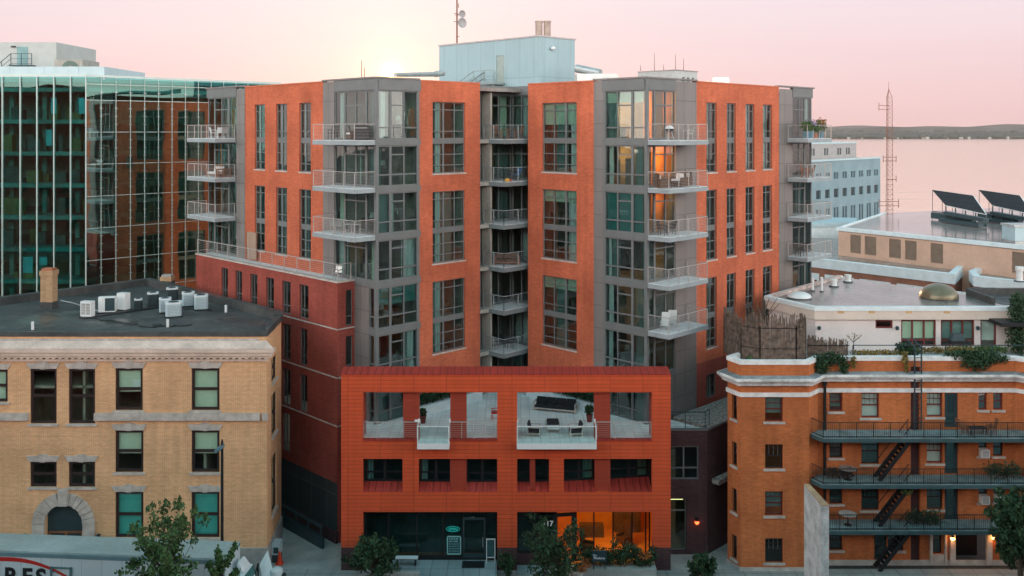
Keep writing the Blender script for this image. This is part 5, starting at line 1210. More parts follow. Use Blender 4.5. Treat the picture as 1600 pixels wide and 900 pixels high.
# ================================================================== BACKGROUND BUILDINGS
# salmon wall with louvres and a wet flat roof
LB = thing('louvred_building', 'salmon walled flat roofed block with brown louvre panels and wet roof', 'building', (55, 118, 0))
a, b = Vector((wx(1310, 129.4), 129.4)), Vector((wx(1600, 108.8), 108.8)); dv = (b - a).normalized(); LWl = Wall(a, dv, (dv.y, -dv.x)); LL = (b - a).length
mb = MB(); ops = []
for p, q in ((1328.5, 1345), (1351, 1369), (1389, 1407.5), (1414, 1432), (1454, 1473.5), (1581, 1605)):
    t0, t1 = LWl.t(p), LWl.t(q); ops.append((t0, t1, 10.75, 13.25)); s = MB()
    for k in range(14): LWl.box(s, t0, t1, -.25, -.06, 10.78 + k * .178, 10.78 + k * .178 + .10)
    LWl.box(s, t0, t1, -.3, -.26, 10.75, 13.25); s.build('louvre', M['louvre'], LB)
LWl.panel(mb, 0, LL + 14, 0, 13.6, ops, .3); c3, d3 = Vector((wx(1900, 140), 140)), Vector((61.5, 153)); Wall(d3, a - d3, (-(a - d3).y * -1, -(a - d3).x) if False else (-1, .7)).panel(mb, 0, (a - d3).length, 0, 13.6)
mb.build('wall', M['louvrewall'], LB)
mb = MB(); LWl.box(mb, -.3, LL + 14, -.5, .12, 13.603, 14.1); v_ = (a - d3).normalized(); W = Wall(d3, v_, (-1, .7)); W.box(mb, 0, (a - d3).length - .3, -.3, .1, 13.603, 14.1); mb.build('roof_edge', M['whiteband'], LB)
e3 = LWl.P + LWl.d * (LL + 14); mb = MB(); mb.prism([a, e3, (120, 140), (90, 165), d3], 13.5, 13.95); mb.build('roof', plain('wet_roof', (.30, .26, .235), .14, .3, .15, 0, 1.0), LB)
def solar(dx, label):
    A, B, C, D = [(wx(px + dx, y), y + dx * .0, wz(py, y)) for px, py, y in ((1457, 297, 142), (1521, 306, 134), (1541, 335, 130), (1478, 321, 138))]
    o = thing('solar_array', label, 'solar panel', (A[0], A[1], 14), 'solar arrays on the wet roof')
    n = (Vector(B) - Vector(A)).cross(Vector(D) - Vector(A)).normalized() * .14; m_ = MB(); m_.hexa([Vector(p) - n for p in (A, B, C, D)] + [Vector(p) for p in (A, B, C, D)]); m_.build('panel', M['solar'], o)
    e = MB(); e.bar(D, C, .16); e.bar(B, C, .10); e.bar(A, B, .1); e.build('edge_frame', M['whiterail'], o)
    l = MB()
    for k in range(5):
        p, q = Vector(A).lerp(Vector(B), k / 4), Vector(D).lerp(Vector(C), k / 4); l.bar(p, (p.x, p.y, 14.0), .06); l.bar(q, (q.x, q.y, 14.0), .14); l.bar((p.x, p.y, 14.9), (q.x, q.y, 14.9), .12)
    l.bar((A[0], A[1], 15.2), (B[0], B[1], 15.2), .12); l.bar((D[0], D[1], 15.3), (C[0], C[1], 15.0), .9, .5); l.bar((A[0], A[1], 14.6), (B[0], B[1], 14.6), .6, .9); l.bar((D[0] - .6, D[1], 14.3), (C[0] - .6, C[1], 14.3), 1.2, .5); l.build('support', M['dkteal'], o)
solar(0, 'tilted black solar array standing clear at the roof middle'); solar(73, 'tilted black solar array cut by the right picture edge')
o = thing('air_handler', 'pale grey box air handler at right end of the wet roof', 'air handler', (wx(1595, 113), 113, 13.95)); m_ = MB(); m_.box(wx(1579, 113), wx(1579, 113) + 5, 112, 115, 14.2, 15.9); m_.build('housing', M['bluewhite'], o); m_ = MB(); m_.box(wx(1579, 113) - .15, wx(1579, 113) + 5.1, 111.9, 115.1, 15.903, 16.15); m_.box(wx(1581, 113), wx(1581, 113) + 4.5, 112.2, 114.8, 13.95, 14.195); m_.build('trim', M['steel'], o)
# low white-banded building with brown brick
WBd = thing('white_banded_building', 'low brown brick building with broad white parapet band and stepped roofline', 'building', (46, 112, 0))
pp = [gpt(1225, 398, 10.8)[:2], gpt(1490, 428, 10.8)[:2], gpt(1506, 413, 10.8)[:2], gpt(1537, 414, 10.8)[:2], gpt(1516, 423, 10.8)[:2], gpt(1523, 431, 10.8)[:2], gpt(1650, 446, 10.8)[:2]]
mb = MB()
for p, q in zip(pp, pp[1:]):
    p, q = Vector(p), Vector(q); v = (q - p).normalized(); Wall(p, v, (v.y, -v.x)).panel(mb, 0, (q - p).length, 0, 9.6)
mb.build('wall', plain('brown_brick_wall', (.30, .13, .085), .85, .2, 1), WBd)
mb = MB(); moulding(mb, pp, -.6, .15, 9.603, 10.8); mb.build('parapet_band', M['whiteband'], WBd)
mb = MB(); W = Wall(pp[0], Vector(pp[1]) - Vector(pp[0]), ((Vector(pp[1]) - Vector(pp[0])).yx * Vector((1, -1)))); Lw = (Vector(pp[1]) - Vector(pp[0])).length
for k in range(5):
    t = 1.2 + k * 4.8; f = MB(); W.box(f, t, t + 4.0, .0, .06, 7.1, 8.85); fo = f.build('window_band', M['whiteband'], WBd); g = MB(); W.box(g, t + .3, t + 3.7, .06, .08, 7.4, 8.0); g.build('red_panel', M['maroon'], fo)
W = Wall(pp[5], Vector(pp[6]) - Vector(pp[5]), ((Vector(pp[6]) - Vector(pp[5])).yx * Vector((1, -1))))
for k in range(3): f = MB(); W.box(f, 1.5 + k * 3.4, 4.2 + k * 3.4, .0, .06, 7.2, 9.1); fo = f.build('window_band', M['whiteband'], WBd); g = MB(); W.box(g, 2.2 + k * 3.4, 4.0 + k * 3.4, .06, .08, 7.5, 8.9); g.build('red_panel', M['maroon'], fo)
mb = MB(); mb.prism([*[Vector(p) for p in pp], (75, 105), (61, 150), (30, 150)], 9.7, 10.2); mb.build('roof', M['roofwet'], WBd)
# pale low roof slab farther behind, then the blue-grey office
WR = thing('white_low_building', 'flat white low building behind the end balconies', 'building', (58, 165, 0)); mb = MB(); mb.prism([(36, 150), (57, 154), (60, 162), (40, 166)], 0, 11.6); mb.build('wall', M['whiteband'], WR); mb = MB(); mb.prism([(35.9, 149.8), (57.1, 153.9), (60.2, 162.1), (39.9, 166.2)], 11.603, 12.3); mb.build('roof_edge', M['bluewhite'], WR)
GBl = thing('blue_grey_office', 'pale blue grey stone office block with tall window strips, by the lake', 'building', (70, 195, 0))
GW = Wall((wx(1375.5, 200), 200), (-1, -1), (1, -1)); GT2 = wz(247.5, 200)
mb = MB(); ops = []
for px in (1369, 1357.5, 1345.5, 1333, 1320, 1306.5, 1293, 1279, 1264):
    t = GW.t(px); w = 1.0
    for t0, t1, z0, z1 in ((t - w, t - .12, 17.9, 19.2), (t + .12, t + w, 17.9, 19.2), (t - w, t + w, 14.2, 15.9), (t - w, t - .2, 2, 12.2), (t + .2, t + w, 2, 12.2)):
        ops.append((t0, t1, z0, z1)); f = MB(); GW.box(f, t0, t1, -.4, -.3, z0, z1); wo = f.build('window', plain('dusk_pane', (.03, .05, .06), .1, 0) if 'dusk_pane' not in bpy.data.materials else bpy.data.materials['dusk_pane'], GBl)
GW.panel(mb, 0, 46, 0, GT2, ops, .4); Wall((wx(1375.5, 200), 200), (-.35, 1), (1, .35)).panel(mb, 0, 20, 0, GT2); mb.build('wall', M['bluestone'], GBl)
mb = MB(); GW.box(mb, -.1, 46, -.6, .2, GT2 + .003, GT2 + .35); mb.build('parapet_cap', M['bluewhite'], GBl)
mb = MB(); mb.prism([GW.pt(0, -.2, 0)[:2], GW.pt(46, -.2, 0)[:2], GW.pt(46, -18, 0)[:2], GW.pt(0, -18, 0)[:2]], GT2 - .4, GT2); mb.build('roof', M['roofwet'], GBl)
mb = MB(); t0 = GW.t(1338, -3); ops = []
for px in (1325, 1311.5, 1291, 1270): t = GW.t(px, -3); ops += [(t - .9, t - .15, GT2 + 1.0, GT2 + 2.4), (t + .15, t + .9, GT2 + 1.0, GT2 + 2.4)]
for q in ops: f = MB(); GW.box(f, q[0], q[1], -3.3, -3.2, q[2], q[3]); f.build('window', bpy.data.materials['dusk_pane'], GBl)
GW.panel(mb, t0, 50, GT2, GT2 + 3.3, ops, .2, 0, -3); p0 = GW.pt(t0, -3, 0)[:2]; Wall(p0, (-1, 1), (1, 1)).panel(mb, 0, 10, GT2, GT2 + 3.3); mb.build('upper_wall', plain('pinkish_stone', (.33, .32, .32), .8, .1), GBl)
mb = MB(); GW.box(mb, t0 - .1, 50, -13, -2.9, GT2 + 3.303, GT2 + 3.6); mb.build('upper_roof', M['bluewhite'], GBl)
# lattice mast
LMt = thing('lattice_mast', 'tall thin red brown lattice radio mast in front of the lake', 'mast', (61.3, 151, 13.95)); m_ = MB(); zb, zt = 13.95, 34.3; X, Y = 61.3, 151
corners = [(-.35, -.3), (.35, -.3), (0, .35)]
def lw(z): return 1.35 if z < 24 else (1.0 if z < 33 else .25)
for c_ in corners:
    m_.bar((X + c_[0] * 1.6, Y + c_[1], zb), (X + c_[0] * 1.3, Y + c_[1], 32.8), .06)
    m_.bar((X + c_[0] * 1.3, Y + c_[1], 32.8), (X, Y, zt), .07)
for k in range(24):
    z = zb + k * .8
    for i in range(3): a, b = corners[i], corners[(i + 1) % 3]; m_.bar((X + a[0] * 1.4, Y + a[1], z), (X + b[0] * 1.4, Y + b[1], z + .8), .03); m_.bar((X + a[0] * 1.4, Y + a[1], z), (X + b[0] * 1.4, Y + b[1], z), .03)
mast_m = plain('red_brown_steel', (.20, .075, .05), .6, .15)
m_.bar((X, Y, zt), (X, Y, zt + 1.2), .05); m_.build('lattice', mast_m, LMt); m_ = MB()
for z, x0, x1 in ((31.6, -1.6, .2), (31.0, -1.6, .2), (23.2, -.9, 1.2), (22.6, -.9, 1.2), (19.6, -.3, 1.2), (16.0, -1.6, 1.6), (15.3, -1.6, 1.6)): m_.bar((X + x0, Y, z), (X + x1, Y, z), .08)
for x0, z0, z1 in ((-1.6, 30.8, 32.1), (-.9, 22.4, 23.5), (1.2, 22.4, 23.5), (1.2, 19.2, 20.2), (-1.6, 15, 16.4), (1.6, 15, 16.4)): m_.bar((X + x0, Y, z0), (X + x0, Y, z1), .08)
m_.build('antenna_arm', mast_m, LMt)
# office block whose top shows above the roof
OB = thing('pale_office_tower', 'grey white stone office top with small windows rising behind the brick roof', 'building', (26, 152, 0)); cz = wz(110, 150); OL, OR_ = Wall((wx(1055, 150), 150), (-1, 1), (-1, -1)), Wall((wx(1055, 150), 150), (1, 1), (1, -1))
mb = MB(); o1 = [(OL.t(p) - .45, OL.t(p) + .45, cz - 2.0, cz - 1.3) for p in (1005.5, 1016.5, 1027.5, 1038.5, 1050)]; o2_ = [(OR_.t(p) - .35, OR_.t(p) + .35, cz - 2.0, cz - 1.0) for p in (1068, 1075.5, 1083)]
OL.panel(mb, 0, 7.5, 0, cz, o1, .3); OR_.panel(mb, 0, 6.3, 0, cz, o2_, .3); Wall(OR_.pt(6.3, 0, 0)[:2], (-1, 1), (1, 1)).panel(mb, 0, 7.5, 0, cz); mb.build('wall', plain('grey_white_stone', (.42, .43, .43), .8, .1), OB)
for W, oo in ((OL, o1), (OR_, o2_)):
    for q in oo: f = MB(); W.box(f, q[0], q[1], -.35, -.28, q[2], q[3]); f.build('window', bpy.data.materials['dusk_pane'], OB)
mb = MB(); mb.prism([OL.pt(-.1, .15, 0)[:2], OR_.pt(6.4, .15, 0)[:2], OR_.pt(6.4, -7.5, 0)[:2], OL.pt(7.5, .1, 0)[:2]], cz + .003, cz + .15); mb.build('roof', M['roofwet'], OB)
for i, (px, h, l) in enumerate(((1001, .9, 'short thin antenna at left end of the pale office roof'), (1022.5, 2.9, 'tall red antenna left of two on the pale office roof'), (1037, 1.0, 'short dark antenna between the two tall red ones'), (1055.5, 2.7, 'tall red antenna at the corner of the pale office roof'), (1068, 2.0, 'slender faint antenna at right of the pale office roof'))):
    m_ = MB(); x = wx(px, 153); m_.lathe((x, 153, cz + .15), [(.1, 0), (.05, .2), (.03, h)], 6); tag(m_.build('roof_antenna', mast_m), l, 'antenna', 'antennas on the pale office roof')

# ================================================================== THINGS ON THE MAIN ROOF
MST = thing('antenna_mast', 'red steel mast with two round dishes on the blue penthouse roof', 'mast', (wx(714, 84), 84, 35.42)); x, y = wx(714, 84), 84
m_ = MB(); m_.tube((x, y, 35.42), (x, y, 42), .075, .06); m_.build('pole', mast_m, MST)
for z, r in ((38.1, .34), (37.3, .46)):
    d = MB(); c_ = Vector((x + .42, y - .25, z)); ax = Vector((.55, -.83, 0)); prof = [(r * k / 6, .16 * (k / 6) ** 2) for k in range(7)]; i0 = len(d.v); xx = ax.cross(Vector((0, 0, 1))).normalized(); zz = Vector((0, 0, 1)); n = 18
    for q, h in prof:
        for k in range(n): an = 2 * math.pi * k / n; d.v.append(tuple(c_ + ax * h + xx * q * math.cos(an) + zz * q * math.sin(an)))
    for j in range(6):
        for k in range(n): d.f.append((j * n + k, j * n + (k + 1) % n, (j + 1) * n + (k + 1) % n, (j + 1) * n + k)); d.mi.append(0)
    d.bar(c_, (x, y, z), .07); d.build('dish', plain('grey_dish', (.30, .29, .30), .6, .1), MST)
m_ = MB()
for z, a, b in ((38.2, -.28, .1), (38.05, -.2, .3), (37.45, -.32, .3), (36.1, -.1, .25)): m_.bar((x + a, y, z), (x + b, y, z), .05)
m_.bar((x + .14, y, 38.7), (x + .14, y, 39.1), .06); m_.build('bracket', mast_m, MST)
def duct(px, py, y, w, h, label, kind):
    pass
DU = thing('roof_duct', 'long round metal duct running along the roof edge left of the penthouse', 'duct', (-10, 68, 30.75))
m_ = MB(); m_.tube((wx(617, 68), 68, wz(117, 68)), (wx(680, 76), 76, wz(116, 76)), .16, .2, 14); m_.tube((wx(680, 76), 76, wz(116, 76)), (wx(692, 77), 77, wz(114, 77)), .25, .25, 14); m_.build('pipe', M['steel'], DU)
m_ = MB(); 
for t in (.1, .5, .9): p = Vector((wx(617, 68), 68, 30.75)).lerp(Vector((wx(680, 76), 76, 30.75)), t); m_.box(p.x - .1, p.x + .1, p.y - .1, p.y + .1, 30.7, 31.4)
m_.build('support', M['steel'], DU)
D2 = thing('duct_unit', 'silver ductwork unit on the roof right of the penthouse', 'duct', (wx(930, 74), 74, 30.75)); m_ = MB(); m_.box(wx(901, 74), wx(965, 74), 74, 75.5, 30.7, wz(115, 74)); m_.build('housing', M['steel'], D2); m_ = MB(); m_.tube((wx(901, 76.5), 76.5, wz(107, 76.5)), (wx(938, 75), 75, wz(114, 75)), .35, .3, 12); m_.build('pipe', M['steel'], D2)
D3 = thing('roof_unit', 'small white box unit on the brick roof far right', 'air handler', (wx(1129, 76), 76, 30.75)); m_ = MB(); m_.box(wx(1120, 76), wx(1139.5, 76), 76, 77.5, 30.75, wz(120.5, 76)); m_.build('housing', M['white'], D3); m_ = MB(); m_.box(wx(1107, 76), wx(1119.9, 76), 76.2, 77.3, 30.75, wz(126.8, 76)); m_.build('base_duct', M['steel'], D3)
for px, z, l in ((565, 94.5, 'thin roof antenna, taller of two beside the sunrise'), (569.5, 106, 'thin roof antenna, shorter of two beside the sunrise')):
    m_ = MB(); m_.lathe((wx(px, 68), 68, 30.75), [(.06, 0), (.03, .3), (.02, wz(z, 68) - 30.75)], 6); tag(m_.build('roof_antenna', mast_m), l, 'antenna', 'two thin antennas by the sunrise')

# ================================================================== UNSEEN ROWS ACROSS THE STREET (behind the viewer), added to shade the facades
for i, (x0, x1, y0, y1, h, lab) in enumerate(((-75, 75, 20.5, 36, 10.2, 'unseen low brick row across the street, added to shade lower facades'), (-75, 75, -11, 20, 17.6, 'unseen taller brick block behind the low row, added for shade'), (-230, 130, -40, -12, 36, 'tall dark block added behind the viewpoint for shade and reflections'))):
    o = thing('shade_row_building', lab, 'building', (0, y1, 0)); W = Wall((x0, y1), (1, 0), (0, 1)); ops = [(3 + k * 4.4, 5 + k * 4.4, z, z + 1.9) for k in range(32 if i < 2 else 70) for z in ((5.5,) if i == 0 else (12.5, 15.5))]
    m_ = MB(); W.panel(m_, 0, x1 - x0, 0, h, ops, .25); m_.box(x0, x1, y0, y1 - .3, h - .3, h - .05); m_.build('wall', M['lowbrick'], o); m_ = MB(); W.box(m_, 0, x1 - x0, -.4, -.3, 0, h - .4); m_.build('window_band', M['darkframe'], o)

# ================================================================== FURNITURE
def put(proto, loc, rot, label, group=None):
    """first call moves the prototype, later calls copy it with its parts"""
    o = proto['o'] if not proto.get('used') else copy_tree(proto['o']); proto['used'] = True
    o.location = loc; o.rotation_euler = (0, 0, rot); o['label'] = label
    if group: o['group'] = group
    elif 'group' in o: del o['group']
    return o
def mk(name, cat, parts):
    o = thing(name, 'x', cat)
    for nm, mat, boxes in parts:
        m_ = MB()
        for b in boxes:
            if len(b) == 6: m_.box(*b)
            elif len(b) == 3: m_.bar(b[0], b[1], b[2])
            else: m_.hexa(b)
        m_.build(nm, mat, o)
    return {'o': o}
def chair_parts(seat, fr, w=.48, arms=False, back=.9, tilt=.10, slats=False):
    h = w / 2; p = [('seat', seat, [(-h, h, -h, h, .42, .46)])]
    bk = [[(-h, h - .03, .46), (h, h - .03, .46), (h, h, .46), (-h, h, .46), (-h, h - .03 + tilt, back), (h, h - .03 + tilt, back), (h, h + tilt, back), (-h, h + tilt, back)]]
    if slats: bk = [((-h + k * w / 4, h - .015, .44), (-h + k * w / 4, h + tilt, back), .035) for k in range(5)] + [((-h, h + tilt, back), (h, h + tilt, back), .05)]
    p.append(('backrest', seat, bk))
    for x in (-h + .02, h - .02):
        for y in (-h + .02, h - .02): p.append(('leg', fr, [((x, y, 0), (x * .97, y * .97, .42), .035)]))
        if arms: p.append(('arm', fr, [((x, -h, .66), (x, h + tilt * .4, .66), .045), ((x, -h + .03, .42), (x, -h + .03, .66), .035)]))
    return p
def table_parts(top, fr, w, d, h=.73):
    p = [('tabletop', top, [(-w / 2, w / 2, -d / 2, d / 2, h - .04, h)])]
    for x in (-w / 2 + .06, w / 2 - .06):
        for y in (-d / 2 + .06, d / 2 - .06): p.append(('leg', fr, [((x, y, 0), (x, y, h - .04), .04)]))
    return p
C_white = mk('plastic_chair', 'chair', chair_parts(M['white'], M['white'], .54, True, .88))
C_metal = mk('metal_chair', 'chair', chair_parts(M['steel'], M['rail'], .48, True, .9))
C_black = mk('black_chair', 'chair', chair_parts(M['black'], M['black'], .5, True, .92, slats=True))
C_wood = mk('wooden_chair', 'chair', chair_parts(M['wood'], M['wood'], .48, True, .95, slats=True))
C_red = mk('red_chair', 'chair', chair_parts(M['red'], M['red'], .5, True, .85))
C_sling = mk('sling_chair', 'chair', [('sling', plain('pale_sling', (.62, .64, .62), .7, .05), [[(-.28, -.35, .38), (.28, -.35, .38), (.28, .15, .28), (-.28, .15, .28), (-.28, -.35, .41), (.28, -.35, .41), (.28, .15, .31), (-.28, .15, .31)], [(-.28, .15, .28), (.28, .15, .28), (.28, .60, 1.1), (-.28, .60, 1.1), (-.28, .12, .31), (.28, .12, .31), (.28, .56, 1.12), (-.28, .56, 1.12)]])] +
             [q for x in (-.31, .31) for q in (('leg', M['steel'], [((x, -.4, 0), (x, .25, .58), .035)]), ('leg', M['steel'], [((x, .45, 0), (x, -.2, .58), .035)]), ('arm', M['steel'], [((x, -.3, .58), (x, .35, .58), .05)]))])
C_wick = mk('wicker_chair', 'chair', [('seat', M['brown'], [(-.34, .34, -.34, .34, .1, .38)]), ('backrest', M['brown'], [(-.38, .38, .30, .42, .1, .95)]), ('arm', M['brown'], [(-.42, -.341, -.34, .42, .05, .62)]), ('arm', M['brown'], [(.341, .42, -.34, .42, .05, .62)]), ('cushion', M['white'], [(-.32, .32, -.34, .28, .383, .50)]), ('pillow', M['white'], [[(-.28, .16, .50), (.28, .16, .50), (.28, .28, .50), (-.28, .28, .50), (-.26, .2, .88), (.26, .2, .88), (.26, .29, .88), (-.26, .29, .88)]])])
T_small = mk('patio_table', 'table', table_parts(M['steel'], M['rail'], .8, .8))
T_dark = mk('dark_coffee_table', 'table', table_parts(M['blackfab'], M['black'], 1.1, .6, .42))
T_wood = mk('wooden_table', 'table', table_parts(M['wood'], M['wood'], .85, .7))
def bal(W, t, d, f, dz=.02): x, y, z = W.pt(t, d, FL[f] + dz); return (x, y, z)
AL, AR = R(45), R(-45)
# left end balconies
m0 = (LBe0 + LBe1) / 2
put(C_white, bal(LO, LBe0 + 1.9, .9, 8), R(120), 'white plastic armchair on top left end balcony, nearer the railing'); put(C_white, bal(LO, LBe0 + 1.2, .7, 8), R(200), 'white plastic armchair on top left end balcony, nearer the brick')
put(C_metal, bal(LO, LBe0 + .5, .7, 8), R(200), 'grey metal chair at the brick side of top left end balcony')
def sofa(loc, rot, label, w, fabric, frame, h=.75):
    o = thing('outdoor_sofa', label, 'sofa', (0, 0, 0)); b = MB(); b.box(-w / 2, w / 2, -.4, .42, .16, .24)
    for x in (-w / 2 + .04, w / 2 - .04):
        for y in (-.36, .38): b.box(x - .035, x + .035, y - .035, y + .035, 0, .62)
        b.box(x - .04, x + .04, -.4, .42, .58, .64)
    b.box(-w / 2 + .08, w / 2 - .08, .37, .42, .243, .68); b.build('frame', frame, o)
    n = max(1, round(w / .8)); c = MB()
    for k in range(n): a = -w / 2 + .1 + k * (w - .2) / n; c.box(a + .01, a + (w - .2) / n - .01, -.38, .3, .243, .42); 
    c.build('seat_cushion', fabric, o, .03); c = MB()
    for k in range(n): a = -w / 2 + .1 + k * (w - .2) / n; a2 = a + (w - .2) / n - .01; c.hexa([(a + .01, .18, .424), (a2, .18, .424), (a2, .34, .424), (a + .01, .34, .424), (a + .01, .26, h + .08), (a2, .26, h + .08), (a2, .365, h + .08), (a + .01, .365, h + .08)])
    c.build('back_cushion', fabric, o, .03); o.location = loc; o.rotation_euler = (0, 0, rot); return o
sofa(bal(LO, LBe0 + 2.2, .6, 7), R(-45), 'white cushioned sofa on the second left end balcony', 1.7, M['white'], M['wood'])
put(C_wood, bal(LO, LBe0 + .95, .9, 7), R(30), 'wooden chair right of white sofa on second left end balcony'); put(T_wood, bal(LO, LBe0 + .35, .8, 7), R(45), 'small wooden table by the brick on second left end balcony')
# left tower balconies
put(C_black, bal(LO, 3.9, .8, 8), R(-20), 'dark chair alone at brick side of the top left tower balcony'); put(C_wick, bal(LO, 1.7, .7, 8), R(-60), 'brown wicker chair with white cushion on the top left tower balcony')
o = thing('covered_grill', 'dark covered grill at the corner of the top left tower balcony', 'grill', bal(LO, .7, .7, 8)); x, y, z = bal(LO, .7, .7, 8); m_ = MB(); m_.hexa([(x - .5, y - .3, z + .02), (x + .5, y - .3, z + .02), (x + .5, y + .3, z + .02), (x - .5, y + .3, z + .02), (x - .42, y - .25, z + 1.0), (x + .42, y - .25, z + 1.0), (x + .42, y + .25, z + 1.0), (x - .42, y + .25, z + 1.0)]); m_.build('cover', M['blackfab'], o, .06); m_ = MB(); m_.bar((x - .4, y - .33, z + .8), (x + .4, y - .33, z + .8), .04); m_.build('handle', M['steel'], o)
for t, d, r_, l in ((3.6, .8, 150, 'metal chair furthest from corner on third left tower balcony'), (2.9, .9, 170, 'metal chair in the middle of third left tower balcony'), (2.0, .6, 100, 'metal chair behind the table on third left tower balcony')): put(C_metal, bal(LO, t, d, 6), R(r_), l)
put(T_small, bal(LO, 1.3, 1.0, 6), R(45), 'grey patio table on the third left tower balcony')
put(C_metal, (*E(36.1, 52.9), 17.5), R(-20), 'metal chair at the near end of the long brick terrace')
o = thing('leaning_board', 'tan board leaning on the brick wall of the long terrace', 'board', (*E(36.5, 65.4), 17.5)); m_ = MB(); a, b = LO.t(388), LO.t(404); a, b = min(a, b), max(a, b); LO.box(m_, a, b, .12, .17, 17.6, 19.7); m_.build('panel', plain('tan_board', (.36, .25, .19), .8, .1), o); m_ = MB(); LO.box(m_, a, a + .06, .172, .2, 17.6, 19.7); LO.box(m_, b - .06, b, .172, .2, 17.6, 19.7); m_.build('batten', M['wood'], o)
# recess balconies
def rb(e1, e2, f): return (*E(e1, e2), FL[f] + .02)
put(C_wood, rb(48.0, 49.6, 8), R(30), 'wooden chair left of the table on top recess balcony'); put(C_wood, rb(49.6, 48.9, 8), R(-110), 'wooden chair right of the table on top recess balcony'); put(T_wood, rb(48.8, 49.2, 8), R(45), 'small wooden table on the top recess balcony')
C_blue = mk('camp_chair', 'chair', chair_parts(M['blue'], M['black'], .55, True, .95, .16)); put(C_blue, rb(49.3, 49.0, 7), R(-60), 'blue folding camp chair on the second recess balcony')
o = thing('toy', 'yellow toy lying on the second recess balcony floor', 'toy', rb(48.2, 48.7, 7)); x, y, z = rb(48.2, 48.7, 7); m_ = MB(); m_.lathe((x, y, z), [(.15, 0), (.2, .1), (.12, .22)], 10); m_.build('body', M['yellow'], o); m_ = MB(); m_.lathe((x + .25, y + .1, z), [(.08, 0), (.1, .08), (.04, .18)], 8); m_.build('knob', M['red'], o)
sofa(rb(48.8, 49.3, 5), R(0), 'brown padded sofa on the fourth recess balcony', 1.9, M['brown'], M['wood'])
put(C_black, rb(48.9, 49.2, 3), R(20), 'black slatted chair on the lowest recess balcony'); put(C_metal, rb(48.0, 49.8, 3), R(60), 'grey metal chair at left of the lowest recess balcony')
# right tower balconies
o = thing('grill', 'black kettle grill with pale lid on the top right tower balcony', 'grill', bal(RO, 1.2, 1.0, 8)); x, y, z = bal(RO, 1.2, 1.0, 8); m_ = MB(); m_.lathe((x, y, z + .5), [(.05, 0), (.28, .12), (.3, .25)], 12); m_.build('bowl', M['black'], o); m_ = MB(); m_.lathe((x, y, z + .752), [(.3, 0), (.22, .16), (.05, .22)], 12); m_.build('lid', M['white'], o)
for k in range(3): m_ = MB(); a = k * 2.1; m_.bar((x + .3 * math.cos(a), y + .3 * math.sin(a), z), (x + .12 * math.cos(a), y + .12 * math.sin(a), z + .55), .035); m_.build('leg', M['steel'], o)
put(C_metal, bal(RO, 3.6, .8, 8), R(-60), 'grey metal armchair at far end of the top right tower balcony')
put(C_wick, bal(RO, .5, .9, 7), R(100), 'brown wicker chair next the corner post on second right tower balcony'); put(C_wick, bal(RO, 2.6, .7, 7), R(-40), 'brown wicker chair in the middle of second right tower balcony'); put(C_wick, bal(RO, 3.4, .6, 7), R(-45), 'brown wicker chair near the far end of second right tower balcony')
put(T_dark, bal(RO, 1.4, 1.1, 7), R(45), 'low dark coffee table among wicker chairs on a balcony')
for t, r_, l in ((.7, 60, 'black chair by the corner post on third right tower balcony'), (1.6, -80, 'black chair in middle of third right tower balcony')): put(C_black, bal(RO, t, .8, 6), R(r_), l)
put(C_sling, bal(RO, .85, .9, 4), R(-15), 'pale sling recliner nearer the corner post on lowest right balcony'); put(C_sling, bal(RO, 1.75, .8, 4), R(-15), 'pale sling recliner second from the corner post on lowest right balcony')
# right end balconies
put(C_wood, bal(RO, RBe0 + .7, 1.2, 7), R(60), 'red brown wooden chair left of table on right end balcony'); put(C_wood, bal(RO, RBe0 + 2.0, 1.0, 7), R(-90), 'red brown wooden chair right of table on right end balcony'); put(T_wood, bal(RO, RBe0 + 1.35, 1.1, 7), R(45), 'red brown table between wooden chairs on right end balcony')
put(C_black, bal(RO, RBe0 + .6, .8, 5), R(40), 'black chair left of another on lowest right end balcony'); put(C_black, bal(RO, RBe0 + 1.3, .8, 5), R(-20), 'black chair right of another on lowest right end balcony')
# terrace of the storefront
def terr(px, py): x, y, _ = gpt(px, py, 8.3); return (x, y, 8.302)
sofa(terr(868, 642), R(-17), 'long black cushioned outdoor sofa with pale frame on the storefront terrace', 3.0, M['blackfab'], M['stone'])
def lounge(loc, rot, label):
    o = thing('lounge_chair', label, 'chair', (0, 0, 0)); b = MB()
    for x in (-.38, .38):
        for y in (-.38, .38): b.box(x - .025, x + .025, y - .025, y + .025, 0, .6)
        b.box(x - .03, x + .03, -.42, .42, .57, .62); b.box(x - .025, x + .025, -.38, .38, .18, .23)
    b.box(-.38, .38, -.4, -.35, .18, .23); b.build('frame', M['stone'], o); c = MB(); c.box(-.34, .34, -.36, .34, .235, .40); c.build('seat_cushion', M['blackfab'], o, .03); c = MB(); c.hexa([(-.34, .22, .403), (.34, .22, .403), (.34, .38, .403), (-.34, .38, .403), (-.34, .32, .85), (.34, .32, .85), (.34, .44, .85), (-.34, .44, .85)]); c.build('back_cushion', M['blackfab'], o, .03); o.location = loc; o.rotation_euler = (0, 0, rot)
lounge(terr(835, 680), R(82), 'black cushioned lounge chair left of the low footstool on the terrace'); lounge(terr(899, 680), R(-82), 'black cushioned lounge chair right of the low footstool on the terrace')
o = thing('chaise_lounge', 'black cushioned chaise with pale frame between two lounge chairs', 'chaise', (0, 0, 0)); m_ = MB()
for x in (-.42, .42):
    for y in (-.75, .75): m_.box(x - .03, x + .03, y - .03, y + .03, 0, .42)
    m_.box(x - .03, x + .03, -.78, .78, .26, .32)
